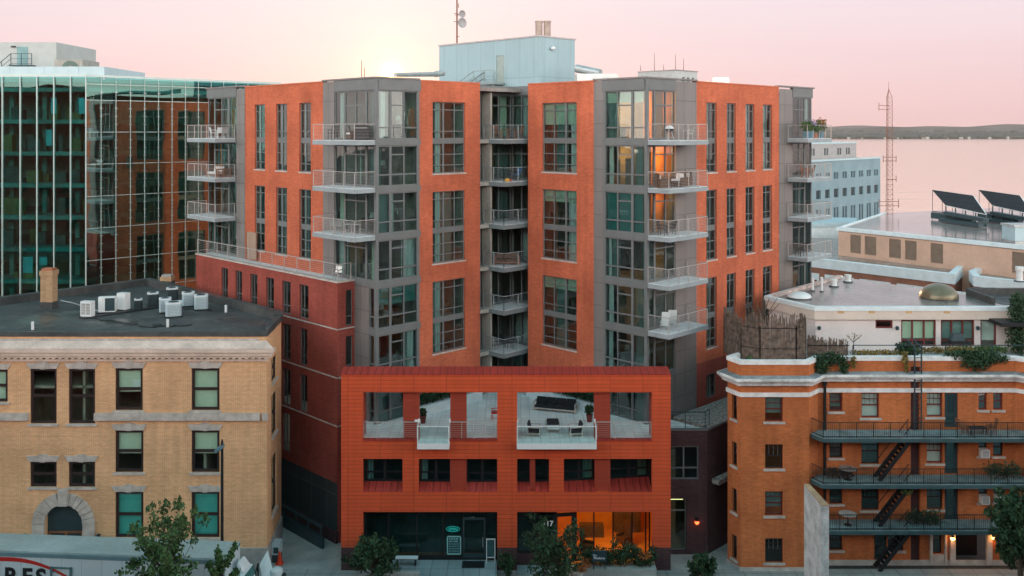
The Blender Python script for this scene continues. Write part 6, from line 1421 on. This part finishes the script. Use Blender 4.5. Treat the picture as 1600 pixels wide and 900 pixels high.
m_.box(-.42, .42, -.78, -.72, .26, .32); m_.build('frame', M['stone'], o); m_ = MB(); m_.box(-.38, .38, -.1, .78, .325, .52); m_.build('cushion', M['blackfab'], o, .03); m_ = MB(); m_.box(-.38, .38, -.76, -.12, .325, .36); m_.build('tray', M['slabtop'], o); o.location = terr(864, 672)
put(C_red, terr(774, 655), R(-80), 'bright red chair at the centre pier on the terrace')
# planters with hedges along the terrace walls
def leaves(mb, c, r, n, s, rnd, flat=.9, up=.0):
    for _ in range(n):
        while True:
            p = Vector((rnd.uniform(-1, 1), rnd.uniform(-1, 1), rnd.uniform(-1, 1)))
            if p.length < 1: break
        p *= (.55 + .45 * rnd.random()) if rnd.random() < .7 else 1
        q = Vector((c[0] + p.x * r[0], c[1] + p.y * r[1], c[2] + p.z * r[2])); a = Vector((rnd.gauss(0, 1), rnd.gauss(0, 1), rnd.gauss(0, 1) + up)).normalized(); b = a.orthogonal().normalized(); b.rotate(Matrix.Rotation(rnd.uniform(0, 6.28), 3, a)); w = s * rnd.uniform(.6, 1.3); l = w * 1.7
        mb.quad(q - b * w * .45, q + a * l * .5 - b * 0 + b.cross(a) * w * .1, q + b * w * .45, q - a * l * .5)
RNG = random.Random(21)
def hedge_planter(W, t0, t1, d0, d1, label, mat):
    o = thing('hedge_planter', label, 'planter', W.pt((t0 + t1) / 2, (d0 + d1) / 2, 8.3)); b = MB(); W.box(b, t0, t1, d0, d1, 8.302, 8.95); b.build('planter_wall', M['whiteband'], o); m_ = MB(); L = t1 - t0
    for k in range(int(L * 3)): x, y, z = W.pt(t0 + (k + .5) * L / int(L * 3), (d0 + d1) / 2, 9.35); leaves(m_, (x, y, z), (.4, .4, .5), 130, .11, RNG)
    m_.build('hedge', mat, o)
hedge_planter(LI, 2.6, u1 - .5, .05, .8, 'white terrace planter with dark hedge along the left brick wall', M['leafd']); hedge_planter(RI, 3.2, v1 - .6, .05, .8, 'white terrace planter with dark hedge behind the black sofa', M['leafd'])
def pot(loc, r, h, mat, leaf, ph, pr, label, n=420, s=.10, flower=None, group=None):
    o = thing('potted_plant', label, 'potted plant', loc, group); p = MB(); p.lathe(loc, [(r * .7, 0), (r, h * .9), (r * 1.08, h * .92), (r * 1.08, h), (r * .9, h)], 14); p.build('pot', mat, o); m_ = MB(); leaves(m_, (loc[0], loc[1], loc[2] + h + ph * .45), (pr, pr, ph * .55), n, s, RNG); m_.build('foliage', leaf, o)
    if flower: f = MB(); leaves(f, (loc[0], loc[1], loc[2] + h + ph * .7), (pr, pr, ph * .4), n // 3, s, RNG); f.build('flowers', flower, o)
gB = 'potted plants on the top right end balcony'
pot(bal(RO, RBe0 + .35, 1.5, 8), .28, .55, M['bluepot'], M['leafa'], .95, .55, 'blue pot with bushy green plant beside the wall', group=gB)
pot(bal(RO, RBe0 + 1.0, 1.5, 8), .28, .55, M['bluepot'], M['leafa'], .9, .55, 'blue pot of purple flowers on the top right end balcony', flower=M['leafp'], group=gB)
pot(bal(RO, RBe0 + 1.75, 1.5, 8), .25, .4, M['terra'], M['leafa'], .8, .5, 'brown pot with pale green plant on the top right end balcony', group=gB)
pot(bal(RO, RBe0 + 2.15, 1.1, 8), .22, .4, M['terra'], M['leafa'], .5, .36, 'small brown pot with green plant behind the others', group=gB)
pot(bal(RO, RBe0 + 2.95, 1.4, 8), .26, .5, M['bluepot'], M['leafa'], 1.1, .55, 'blue pot of red brown flowers nearest the lake', flower=M['leafr'], group=gB)
pot(terr(921, 659), .22, .5, M['maroon'], M['leafd'], .7, .33, 'dark red pot with shrub at right side of terrace'); pot(terr(661, 661), .22, .5, M['maroon'], M['leafd'], .5, .25, 'dark red pot with small shrub at left side of terrace')
# ================================================================== PLANTING ON THE OLD APARTMENTS
def bush(name, label, cat, blobs, mat, s=.12, stems=None):
    c0 = blobs[0][0]; o = thing(name, label, cat, c0); m_ = MB()
    for c, r, n in blobs: leaves(m_, c, r, n, s, RNG)
    m_.build('foliage', mat, o)
    if stems:
        t = MB()
        for a, b in stems: t.tube(a, b, .03, .015, 6)
        t.build('stem', M['bark'], o)
    return o
def pxy(px, py, y): return (wx(px, y), y, wz(py, y))
bush('trailing_ivy', 'dense green ivy spilling over parapet beside the corner bay', 'ivy', [(pxy(1296, 560, 58.8), (1.2, .35, .5), 700), (pxy(1285, 572, 58.6), (.6, .3, .6), 450), (pxy(1318, 572, 58.7), (.4, .2, .6), 220)], M['leafd'])
bush('trailing_ivy', 'wide green ivy hanging over parapet under the terrace windows', 'ivy', [(pxy(1525, 556, 59), (1.8, .35, .45), 900), (pxy(1528, 568, 58.75), (1.2, .22, .5), 500), (pxy(1545, 560, 58.8), (1.6, .25, .4), 500), (pxy(1500, 552, 59.1), (1.2, .3, .3), 300)], M['leafd'])
bush('trailing_vine', 'yellowing vine strand hanging left of the ladder shaft', 'vine', [(pxy(1414, 560, 58.8), (.22, .15, .5), 160), (pxy(1416, 574, 58.8), (.18, .12, .45), 120)], M['leafy'])
bush('trailing_vine', 'short yellow vine strand hanging beside the dense ivy', 'vine', [(pxy(1334, 566, 58.8), (.2, .12, .45), 120)], M['leafy'])
bush('juniper', 'blue green juniper shrub on the roof edge by the ladder', 'shrub', [(pxy(1420, 548, 60), (.9, .5, .45), 500), (pxy(1410, 543, 60.2), (.5, .4, .4), 200)], M['leafd'])
bush('border_plants', 'low yellow green plants bordering the roof terrace', 'plants', [(pxy(px, 551, 60.0), (.55, .3, .22), 110) for px in range(1340, 1405, 12)] + [(pxy(px, 547, 60.4), (.6, .3, .25), 130) for px in range(1440, 1520, 12)], M['leafy'], .09)
bush('border_shrubs', 'low green shrubs bordering the right roof terrace', 'shrubs', [(pxy(px, 546, 60.8), (.7, .3, .3), 160) for px in range(1495, 1575, 14)], M['leafa'], .1)
bush('sapling', 'thin bare leafed sapling before the pale penthouse wall', 'sapling', [(pxy(1334, 526, 61), (.5, .3, .35), 60)], M['leafy'], .06, [(pxy(1334, 546, 61), pxy(1334, 528, 61)), (pxy(1334, 535, 61), pxy(1322, 523, 61)), (pxy(1334, 534, 61), pxy(1347, 523, 61)), (pxy(1334, 530, 61), pxy(1336, 520, 61))])
bush('bay_plant', 'light green plant poking through the reed screen', 'plant', [(pxy(1163, 515, 60.5), (.35, .3, .35), 120), (pxy(1160, 543, 60), (.3, .3, .2), 60), (pxy(1172, 560, 58.9), (.3, .3, .15), 60)], M['leafa'], .1)
bush('bare_shrub', 'leafless brown twiggy shrub above the reed screen', 'shrub', [(pxy(1190, 483, 61.5), (.9, .5, .5), 40)], M['leafy'], .04, [(pxy(1190 + RNG.uniform(-8, 8), 505, 61.5), pxy(1190 + RNG.uniform(-30, 30), 470 + RNG.uniform(-6, 12), 61.5)) for k in range(26)])
o = thing('cypress', 'dense dark columnar cypress at right end of the roof terrace', 'tree', pxy(1592, 556, 62.3)); m_ = MB(); x, y, z = pxy(1592, 552, 62.3)
for k in range(9): leaves(m_, (x + RNG.uniform(-.1, .1), y, z + .3 + k * .42), (.85 - .04 * abs(k - 3), .75, .5), 330, .12, RNG, up=1.2)
m_.build('foliage', M['leafd'], o); m_ = MB(); m_.tube((x, y, 12.6), (x, y, z + 2.5), .08, .03); m_.build('trunk', M['bark'], o)
# things standing on the fire escape decks
put(C_wood, (wx(1505, 58.0), 58.1, DZ[0]), R(100), 'brown chair left of the dark table on the top iron deck'); put(C_wood, (wx(1550, 58.0), 58.1, DZ[0]), R(-100), 'brown chair right of the dark table on the top iron deck'); put(T_dark, (wx(1528, 58.0), 58.1, DZ[0] + .0), 0, 'low dark table between brown chairs on the top iron deck')
bush('deck_plants', 'dull purple green plants filling left part of the second iron deck', 'plants', [((wx(px, 58.2), 58.2, DZ[1] + .4), (.5, .4, .4), 150) for px in (1298, 1312, 1326)], leafmat('dull_leaf', (.035, .035, .028), (.07, .06, .05)), .1)
bush('deck_plants', 'dark leafy plants beside the stair on the lowest iron deck', 'plants', [((wx(px, 58.1), 58.1, DZ[2] + .5), (.6, .4, .55), 220) for px in (1428, 1444, 1460)], M['leafd'], .11)
bush('hanging_plant', 'hanging green plant under the second iron deck by the stair', 'plant', [((wx(1418, 57.8), 57.8, DZ[1] - .6), (.4, .3, .4), 130)], M['leafa'], .09)
bush('deck_plants', 'dark climbing plants at right end of the second iron deck', 'plants', [((wx(px, 58.1), 58.1, DZ[1] + .6), (.6, .4, .6), 200) for px in (1550, 1566, 1584)], M['leafd'], .11)
for f, lab in ((1, 'round dark table on the second iron deck, among plants'), (2, 'round pale table on the lowest iron deck')):
    x, y, z = wx(1325, 58.1), 58.1, DZ[f]; o = thing('round_table', lab, 'table', (x, y, z)); m_ = MB(); m_.lathe((x, y, z + .68), [(.55, 0), (.55, .04)], 20); m_.build('tabletop', M['steel'] if f == 1 else M['stone'], o); m_ = MB(); m_.tube((x, y, z), (x, y, z + .68), .04); m_.lathe((x, y, z), [(.25, 0), (.2, .04)], 12); m_.build('pedestal', M['black'], o)
# ================================================================== STREET LEVEL
o = thing('concrete_pylon', 'tall weathered white concrete slab wall standing before the orange brick apartments', 'wall', (16.65, 51, 0)); m_ = MB(); m_.hexa([(16.54, 49.6, 0), (16.94, 49.6, 0), (16.76, 52.3, 0), (16.46, 52.3, 0), (16.54, 49.6, 7.55), (16.94, 49.6, 7.55), (16.76, 52.3, 7.65), (16.46, 52.3, 7.65)])
m_.build('slab', plain('stained_white_concrete', (.56, .57, .56), .85, .3, 1.4), o); m_ = MB(); m_.hexa([(16.53, 49.59, 7.553), (16.95, 49.59, 7.553), (16.77, 52.31, 7.653), (16.45, 52.31, 7.653), (16.53, 49.59, 7.60), (16.95, 49.59, 7.60), (16.77, 52.31, 7.70), (16.45, 52.31, 7.70)]); m_.build('cap', plain('rusty_cap', (.42, .26, .15), .8, .3), o)
# semi trailer and tractor
TK = thing('semi_truck', 'white box trailer truck with red arc and dark lettering, parked at the kerb', 'truck', (0, 0, 0)); m_ = MB(); Lt = 15.5
m_.box(-Lt, 0, 0, 2.3, 1.1, 3.28); bx_ = m_.build('trailer_body', M['trailer'], TK)
m_ = MB(); m_.box(-Lt - .02, .02, -.02, 2.32, 3.283, 3.42); m_.box(-Lt - .02, .02, -.02, .12, 3.20, 3.28); m_.build('top_rail', plain('grey_teal_rail', (.16, .26, .29), .4, .1), TK)
m_ = MB(); m_.box(-Lt, 0, .06, 2.24, 3.423, 3.5); m_.build('trailer_roof', plain('dull_trailer_roof', (.36, .42, .42), .6, .15, .5), TK)
m_ = MB(); m_.box(-Lt, -.2, .5, 1.8, .8, 1.095); m_.build('chassis', M['black'], TK)
for x in (-13.8, -12.5, .6, -3.2):
    for y in (.02, 1.95): w = MB(); w.tube((x, y, .52), (x, y + .34, .52), .5, .5, 20); wo = w.build('wheel', M['black'], TK); w = MB(); w.tube((x, y - .01, .52), (x, y + .35, .52), .26, .26, 14); w.build('rim', M['steel'], wo)
m_ = MB(); m_.hexa([(.3, .1, .7), (1.15, .1, .7), (1.15, 2.2, .7), (.3, 2.2, .7), (.3, .1, 2.3), (.85, .15, 2.3), (.85, 2.15, 2.3), (.3, 2.2, 2.3)]); m_.build('cab', M['white'], TK, .08)
m_ = MB(); m_.hexa([(.3, .9, 2.303), (.8, .9, 2.303), (.8, 2.0, 2.303), (.3, 2.0, 2.303), (.3, 1.0, 2.85), (.45, 1.0, 2.85), (.45, 1.9, 2.85), (.3, 1.9, 2.85)]); m_.build('wind_deflector', M['white'], TK, .08)
m_ = MB(); m_.quad((.99, .14, 1.75), (.99, 2.14, 1.75), (.87, 2.1, 2.27), (.87, .2, 2.27)); m_.build('windscreen', M['darkglass'], TK)
TK.location = (-16.15, 52.2, 0); TK.rotation_euler = (0, 0, R(-4.5))
arc = MB(); prev = None
for k in range(60):
    x = -15.4 + k * .12; zc_ = 3.04 - .079 * max(0, x + 12.6) ** 2; th = .24 - .026 * max(0, x + 12.6)
    cur = ((x, -.012, zc_ - th / 2), (x, -.012, zc_ + th / 2))
    if prev and zc_ > 1.25: arc.quad(prev[0], cur[0], cur[1], prev[1])
    prev = cur
def child(mb, name, mat): 
    off = TK.location.copy(); TK.location = (0, 0, 0); q = mb.build(name, mat, TK); TK.location = off; return q
child(arc, 'red_arc', M['truckred'])
off = TK.location.copy(); TK.location = (0, 0, 0)
for ch, x in (('R', -13.05), ('F', -12.08), ('S', -11.25)): text_mesh(ch, 1.35, .006, 'lettering', M['truckblack'], (x + .45, -.02, 1.62), (R(90), 0, 0), TK, bold=.045)
m_ = MB(); a, b, c_, e = -10.25, -8.95, 1.3, 2.72
for q in ((a, a + .12, c_, e), (b - .14, b, c_, e), (a, b, e - .1, e)): m_.box(q[0], q[1], -.05, -.002, q[2], q[3])
m_.box(a + .12, a + .4, -.06, -.002, 2.42, 2.47); m_.build('side_door_frame', plain('teal_grey_frame', (.10, .20, .21), .5, .1), TK); TK.location = off
# cone, utility box, cart
x, y = -14.75, 58.9; o = thing('traffic_cone', 'bright red orange traffic cone by the tan corner in the alley', 'cone', (x, y, .12)); m_ = MB(); m_.lathe((x, y, .16), [(.20, 0), (.17, .06), (.05, .74), (.03, .76)], 16); m_.build('cone_body', M['cone'], o); m_ = MB(); m_.box(x - .24, x + .24, y - .24, y + .24, .12, .158); m_.build('base', M['cone'], o)
x, y = -15.05, 59.4; o = thing('utility_unit', 'pale cooling unit on the tan side wall beside the cone', 'cooling unit', (x, y, .5)); m_ = MB(); m_.box(x - .22, x + .28, y - .4, y + .35, .62, 1.35); m_.build('housing', M['bluewhite'], o); m_ = MB(); m_.box(x - .12, x + .2, y - .412, y - .402, .72, 1.1); m_.build('grille', M['dkteal'], o); m_ = MB(); m_.box(x - .2, x + .26, y - .35, y + .3, .12, .615); m_.build('stand', M['dkteal'], o)
x, y = -15.0, 56.4; o = thing('covered_cart', 'white cart with tilted board and black tube frame on the pavement', 'cart', (x, y, .12)); m_ = MB(); m_.hexa([(x - .32, y - .1, 1.28), (x + .06, y - .62, .35), (x + .62, y - .30, .62), (x + .06, y + .25, 1.95), (x - .30, y - .08, 1.32), (x + .08, y - .6, .39), (x + .64, y - .28, .66), (x + .08, y + .27, 1.99)]); m_.build('tilted_board', M['white'], o)
m_ = MB(); m_.lathe((x + .72, y - .1, .42), [(.30, 0), (.42, .25), (.36, .55), (.18, .68)], 16); m_.build('rounded_cover', M['white'], o); w = MB(); w.tube((x + 1.12, y - .2, .47), (x + 1.24, y - .2, .47), .34, .34, 18); w.build('wheel', M['black'], o)
m_ = MB(); 
for p, q in (((-.7, -.2, .15), (-.45, 0, 1.3)), ((-.45, 0, 1.3), (-.1, -.1, 1.0)), ((-.7, -.2, .15), (-.05, -.3, .3)), ((-.45, 0, 1.3), (-.3, -.3, .3)), ((-.6, .3, .15), (-.45, 0, 1.3)), ((-.1, -.4, .2), (.6, -.3, .25))): m_.tube((x + p[0], y + p[1], p[2]), (x + q[0], y + q[1], q[2]), .03)
m_.build('tube_frame', M['black'], o)
# street lamp
x, y = wx(347, 56.2), 56.2; o = thing('street_lamp', 'slim black street lamp with blue grey tilted head before the tan building', 'street lamp', (x, y, .12)); m_ = MB(); m_.lathe((x, y, .12), [(.2, 0), (.2, .25), (.10, .4), (.085, 8.6), (.03, 8.75)], 10); m_.lathe((x, y, 8.6), [(.06, 0), (.08, .2), (.02, .34)], 8); m_.build('pole', M['black'], o)
m_ = MB(); m_.hexa([(x - .34, y - .5, 8.22), (x + .06, y - .5, 8.38), (x + .12, y + .2, 8.42), (x - .20, y + .2, 8.28), (x - .36, y - .5, 8.38), (x + .04, y - .5, 8.6), (x + .10, y + .2, 8.64), (x - .22, y + .2, 8.48)]); m_.build('lamp_head', plain('blue_grey_head', (.10, .20, .25), .35, .1), o, .04)
# storefront paving, steps, bench, planters
m_ = MB(); m_.box(wx(608, 57), wx(776, 57), 56.3, 58.6, .12, .50); struct(m_.build('entry_platform', M['entry'])); m_ = MB(); m_.box(wx(808, 57), wx(905, 57), 56.2, 58.6, .12, .18); struct(m_.build('entry_paving', M['entry']))
m_ = MB(); m_.box(wx(722, 57.8), wx(757, 57.8), 57.5, 58.4, .503, .53); tag(m_.build('door_mat', M['black']), 'black door mat at the dark shop entrance', 'mat')
m_ = MB(); m_.box(wx(580, 56), wx(655, 56), 55.9, 56.2, .12, .95); tag(m_.build('low_wall', M['concrete']), 'low concrete wall at street edge before the dark shop', 'wall')
o = thing('bench', 'pale bench against the dark shop window', 'bench', (wx(635, 57.9), 57.9, .5)); m_ = MB(); m_.box(wx(618, 57.9), wx(653, 57.9), 57.7, 58.1, .95, 1.0); m_.build('seat', M['whiteband'], o)
for px in (621, 649): m_ = MB(); m_.box(wx(px, 57.9) - .04, wx(px, 57.9) + .04, 57.75, 58.05, .5, .95); m_.build('leg', M['black'], o)
o = thing('planter_box', 'long concrete planter of dark shrubs in front of the lit lounge', 'planter', (6.5, 57, .12)); m_ = MB(); x0, x1 = wx(912, 56.6), wx(1026, 56.6); m_.box(x0, x1, 56.6, 57.75, .12, .85); m_.build('planter_wall', M['concrete'], o); m_ = MB()
rr2 = random.Random(33)
for k in range(17): x = x0 + .2 + k * (x1 - x0 - .4) / 16; h = .35 + .75 * rr2.random() + (.35 if .4 < k / 16 < .75 else 0); leaves(m_, (x, 57.2 + rr2.uniform(-.2, .2), .85 + h * .6), (.38, .45, h * .7), 260, .10, RNG, up=.6)
m_.build('shrubs', M['leafd'], o); m_ = MB()
for px in (912, 918, 1003, 1012): leaves(m_, pxy(px, 878 if px < 950 else 868, 56.8), (.3, .3, .35), 60, .09, RNG); m_.cut()
m_.build_each('flowers', M['leafr'], o)
o = thing('planter_sign', 'dark teal sign with small white lettering among planter shrubs', 'sign', pxy(936, 870, 56.75)); m_ = MB(); xa, xb = wx(925, 56.55), wx(948, 56.55); m_.box(xa, xb, 56.50, 56.55, 1.35, 2.05); m_.build('sign_board', M['dkteal'], o); text_mesh('The', .17, .004, 'lettering', M['numeral'], (xa + .18, 56.49, 1.68), (R(90), 0, 0), o, bold=.006); text_mesh('Pinckney', .19, .004, 'lettering', M['numeral'], (xa + .44, 56.49, 1.52), (R(90), 0, 0), o, bold=.006)
m_ = MB(); m_.bar((xa + .1, 56.53, .86), (xa + .1, 56.53, 1.35), .05); m_.bar((xb - .1, 56.53, .86), (xb - .1, 56.53, 1.35), .05); m_.build('post', M['black'], o)
o = thing('stone_urn', 'pale stone urn planter beside the lounge planter', 'urn', pxy(903, 898, 56.4)); x, y = wx(903, 56.3), 56.3; m_ = MB(); m_.lathe((x, y, .12), [(.2, 0), (.12, .12), (.3, .45), (.36, .75), (.3, .75)], 14); m_.build('urn', M['stone'], o); m_ = MB(); leaves(m_, (x + .2, y, 1.15), (.45, .4, .4), 160, .1, RNG); m_.build('foliage', M['leafr'], o)
o = thing('wall_sconce', 'glowing red sconce on the dark side entrance wall', 'lamp', pxy(1089, 817, 60.0)); x, y, z = pxy(1089, 816, 60.0); m_ = MB(); m_.box(x - .12, x + .12, 59.9, 60.19, z + .08, z + .2); m_.build('hood', M['black'], o); m_ = MB(); m_.lathe((x, 60.0, z - .15), [(.04, 0), (.14, .1), (.13, .22)], 10); m_.build('glow', M['redglow'], o); sl2 = bpy.data.lights.new('sconce_light', 'POINT'); sl2.energy = .8; sl2.color = (1, .2, .06); so2 = bpy.data.objects.new('lamp_light', sl2); COL.objects.link(so2); so2.parent = o; so2.location = Vector((x, 59.75, z)) - o.location
gate = MB()
for k in range(22): gate.bar((12.9 + k * .11, 61.5 + k * .05, .12), (12.9 + k * .11, 61.5 + k * .05, 1.7), .03)
gate.bar((12.9, 61.5, 1.6), (15.3, 62.6, 1.6), .05); gate.bar((12.9, 61.5, .3), (15.3, 62.6, .3), .05); tag(gate.build('iron_gate', M['black']), 'black iron gate closing the narrow dark side alley', 'gate')
# roof air conditioners on the tan building
def ac_round(px, py, wpx, hpx, label, dark=False, rot=0):
    x, y, z = gpt(px, py, 14.86); k = y / FPX; w, h = wpx * k * .5 * .76, hpx * k * .76; o = thing('condenser_unit', label, 'condenser', (x, y, z), 'condenser units on the dark tan building roof')
    ca, sa = math.cos(rot), math.sin(rot)
    def rp(a, b): return (x + a * ca - b * sa, y + a * sa + b * ca)
    c = w * .25; pts = [rp(*p) for p in ((-w + c, -w), (w - c, -w), (w, -w + c), (w, w - c), (w - c, w), (-w + c, w), (-w, w - c), (-w, -w + c))]
    m_ = MB(); m_.prism(pts, z + .08, z + h); m_.build('coil_housing', M['dkteal'] if dark else M['bluewhite'], o)
    m_ = MB(); m_.prism([(x + (p[0] - x) * 1.04, y + (p[1] - y) * 1.04) for p in pts], z + h + .002, z + h + .09); co = m_.build('top_cover', M['white'], o)
    m_ = MB(); m_.lathe((x, y, z + h + .092), [(w * .68, 0), (w * .62, .025)], 20); m_.build('fan_grille', M['dkteal'], co)
    m_ = MB()
    for q in range(7):
        zz = z + .15 + q * (h - .2) / 7
        for a, b in ((0, 1), (1, 2), (2, 3)): p, r_ = Vector(pts[a]), Vector(pts[b]); n = Vector(((r_ - p).y, -(r_ - p).x)).normalized() * .012; m_.bar((*(p + n), zz), (*(r_ + n), zz), .018, .03)
    m_.build('louvre', M['slab'] if not dark else M['black'], o)
    m_ = MB(); m_.prism([(x + (p[0] - x) * 1.1, y + (p[1] - y) * 1.1) for p in pts], z - .0, z + .078); m_.build('base_pad', M['black'], o)
for a in ((216, 483, 15, 19, 'small dark round condenser in the middle of the row', True), (239, 477, 21, 24, 'dark condenser with white top beside the small one', True), (269, 468, 22, 22, 'dark condenser furthest back near the small chimney', True), (258, 488, 23, 27, 'pale blue condenser half hidden by the front one'), (271, 494, 31, 27, 'large pale blue condenser nearest the street'), (294, 478, 24, 26, 'pale blue condenser behind the last one on the right'), (314, 483, 27, 27, 'pale grey condenser at right end of the row')): ac_round(a[0], a[1], a[2], a[3], a[4], len(a) > 5, R(20))
def ac_box(px, py, w, d, h, rot, label, side):
    x, y, z = gpt(px, py, 14.86); o = thing('condenser_box', label, 'condenser', (x, y, z)); ca, sa = math.cos(rot), math.sin(rot)
    def P_(a, b, c): return (x + a * ca - b * sa, y + a * sa + b * ca, z + c)
    def bx(m, a, b, c, d_, e, f): m.hexa([P_(a, c, e), P_(b, c, e), P_(b, d_, e), P_(a, d_, e), P_(a, c, f), P_(b, c, f), P_(b, d_, f), P_(a, d_, f)])
    m_ = MB(); bx(m_, -w / 2, w / 2, -d / 2, d / 2, .1, h); m_.build('housing', M['white'], o); m_ = MB(); bx(m_, -w / 2 - .1, w / 2 + .1, -d / 2, d / 2, 0, .097); m_.build('base_pad', M['black'], o)
    if side == 'grid':
        m_ = MB()
        for k in range(2):
            for j in range(4): bx(m_, -w / 2 + .08 + k * w * .46, -w / 2 + .08 + k * w * .46 + w * .36, -d / 2 - .012, -d / 2 - .002, .25 + j * (h - .35) / 4, .25 + (j + .8) * (h - .35) / 4)
        m_.build('grille', M['steel'], o)
    elif side == 'dark': m_ = MB(); bx(m_, -w / 2 + w * .4, w / 2 - .03, -d / 2 - .012, -d / 2 - .002, .18, h - .08); m_.build('coil_face', M['dkteal'], o)
ac_box(137, 496, .8, .45, 1.12, R(-12), 'white louvred condenser box at left end of the row', 'grid'); ac_box(168, 489, 1.12, .45, 1.15, R(10), 'white and dark condenser box second from left', 'dark'); ac_box(193, 485, .75, .5, 1.25, R(-20), 'plain white condenser box third from left', '')
m_ = MB(); a, b = gpt(128, 498, 14.86), gpt(250, 480, 14.86); m_.bar((a[0], a[1], 14.9), (b[0], b[1], 14.9), .5, .08); tag(m_.build('equipment_curb', M['black']), 'black support rail under the row of condenser boxes', 'rail')
for k, (p, q, l) in enumerate((((250, 480), (330, 486), 'thin black cable run behind the right condensers'), ((140, 497), (236, 512), 'thin black cable crossing the dark roof to the drain'), ((236, 512), (300, 508), 'short black cable near the roof front'), ((95, 470), (160, 488), 'grey conduit from the chimney to the white boxes'))):
    a, b = gpt(*p, 14.86), gpt(*q, 14.86); m_ = MB(); prev = Vector((a[0], a[1], 14.9))
    for j in range(1, 9): c_ = Vector((a[0], a[1], 14.9)).lerp(Vector((b[0], b[1], 14.9)), j / 8) + Vector((RNG.uniform(-.15, .15), RNG.uniform(-.25, .25), 0)) * (j < 8); m_.tube(prev, c_, .04, n=6); prev = c_
    tag(m_.build('roof_cable', M['black'] if k < 3 else M['steel']), l, 'cable')
x, y, z = gpt(245, 508, 14.86); m_ = MB(); m_.lathe((x, y, z), [(.35, 0), (.3, .05), (.12, .06)], 14); tag(m_.build('roof_drain', M['black']), 'round black roof drain near the front of the dark roof', 'drain')
for px, py, l in ((353, 488, 'white vent stub near right corner of the dark roof'), (262, 511, 'white vent stub at the middle front of the dark roof'), (51, 515, 'white vent stub at left front of the dark roof')):
    x, y, z = gpt(px, py, 14.86); m_ = MB(); m_.lathe((x, y, z), [(.09, 0), (.09, .5), (.05, .52)], 10); tag(m_.build('vent_stub', M['white']), l, 'vent')
# ================================================================== STREET TREES
def tree(px, ytop, Y, wpx, label, kind, seed, n=42, leafn=110, s=.16, upright=.5, base=.12, lean=0, low=.25):
    r = random.Random(seed); x = wx(px, Y); H = wz(ytop, Y) - base; rad = wpx * Y / FPX / 2
    o = thing('street_tree', label, 'tree', (x, Y, base)); t = MB(); top = Vector((x + lean, Y, base + H * .8)); b0 = Vector((x, Y, base))
    pts = [b0, b0.lerp(top, .35) + Vector((r.uniform(-.1, .1), r.uniform(-.1, .1), 0)), b0.lerp(top, .7) + Vector((r.uniform(-.1, .1), 0, 0)), top]; rr_ = [.02 * H + .03, .014 * H + .02, .009 * H + .01, .01]
    for k in range(3): t.tube(pts[k], pts[k + 1], rr_[k], rr_[k + 1], 8)
    f = MB()
    for k in range(n):
        u = low + (1 - low) * (k + r.random()) / n * .85; p0 = b0.lerp(top, u * .9); an = r.uniform(0, 6.283); env = (1 - ((u - .42) / .62) ** 2); ln = rad * max(.25, env) * r.uniform(.65, 1.12)
        d = Vector((math.cos(an) * ln, math.sin(an) * ln, ln * upright * r.uniform(.6, 1.5) + .15 * H * (u - .3))); p1 = p0 + d
        t.tube(p0, p1, .025, .008, 5, cap=False)
        for q in range(3):
            c = p0.lerp(p1, .45 + .27 * q); leaves(f, c, (rad * .16 + .08, rad * .16 + .08, rad * .17 + .1), leafn // 3, s, r, up=.8)
        leaves(f, p1 + Vector((0, 0, .12)), (.10, .10, .25), 14, s * .9, r, up=1.4)
    t.build('trunk', M['bark'], o); f.build('crown', M[kind], o)
tree(256, 802, 49.5, 118, 'bushy light green tree with upright shoots before the white trailer', 'leafa', 3, 46, 90, .14, 1.35)
tree(346, 826, 50.5, 56, 'slender light green tree beside the bushy one, before trailer end', 'leafa', 9, 20, 80, .15, 1.1)
tree(580, 832, 56.0, 78, 'round dark green tree with yellow tips before left shop corner', 'leafd', 5, 34, 85, .13, .4)
tree(864, 822, 54.6, 92, 'dark conical evergreen tree before the door numbered 117', 'leafd', 6, 42, 80, .12, 1.0, low=.15)
tree(1096, 862, 56.4, 44, 'small dark shrub tree before the side entrance', 'leafd', 7, 24, 90, .12, .6, low=.15)
tree(1596, 726, 54.5, 96, 'large dark leafy tree covering right end of the fire escape', 'leafd', 8, 50, 120, .17, .5)
tree(792, 862, 57.2, 28, 'dark shrub against the middle pier base', 'leafd', 10, 14, 70, .1, .6, low=.1)
del C_white
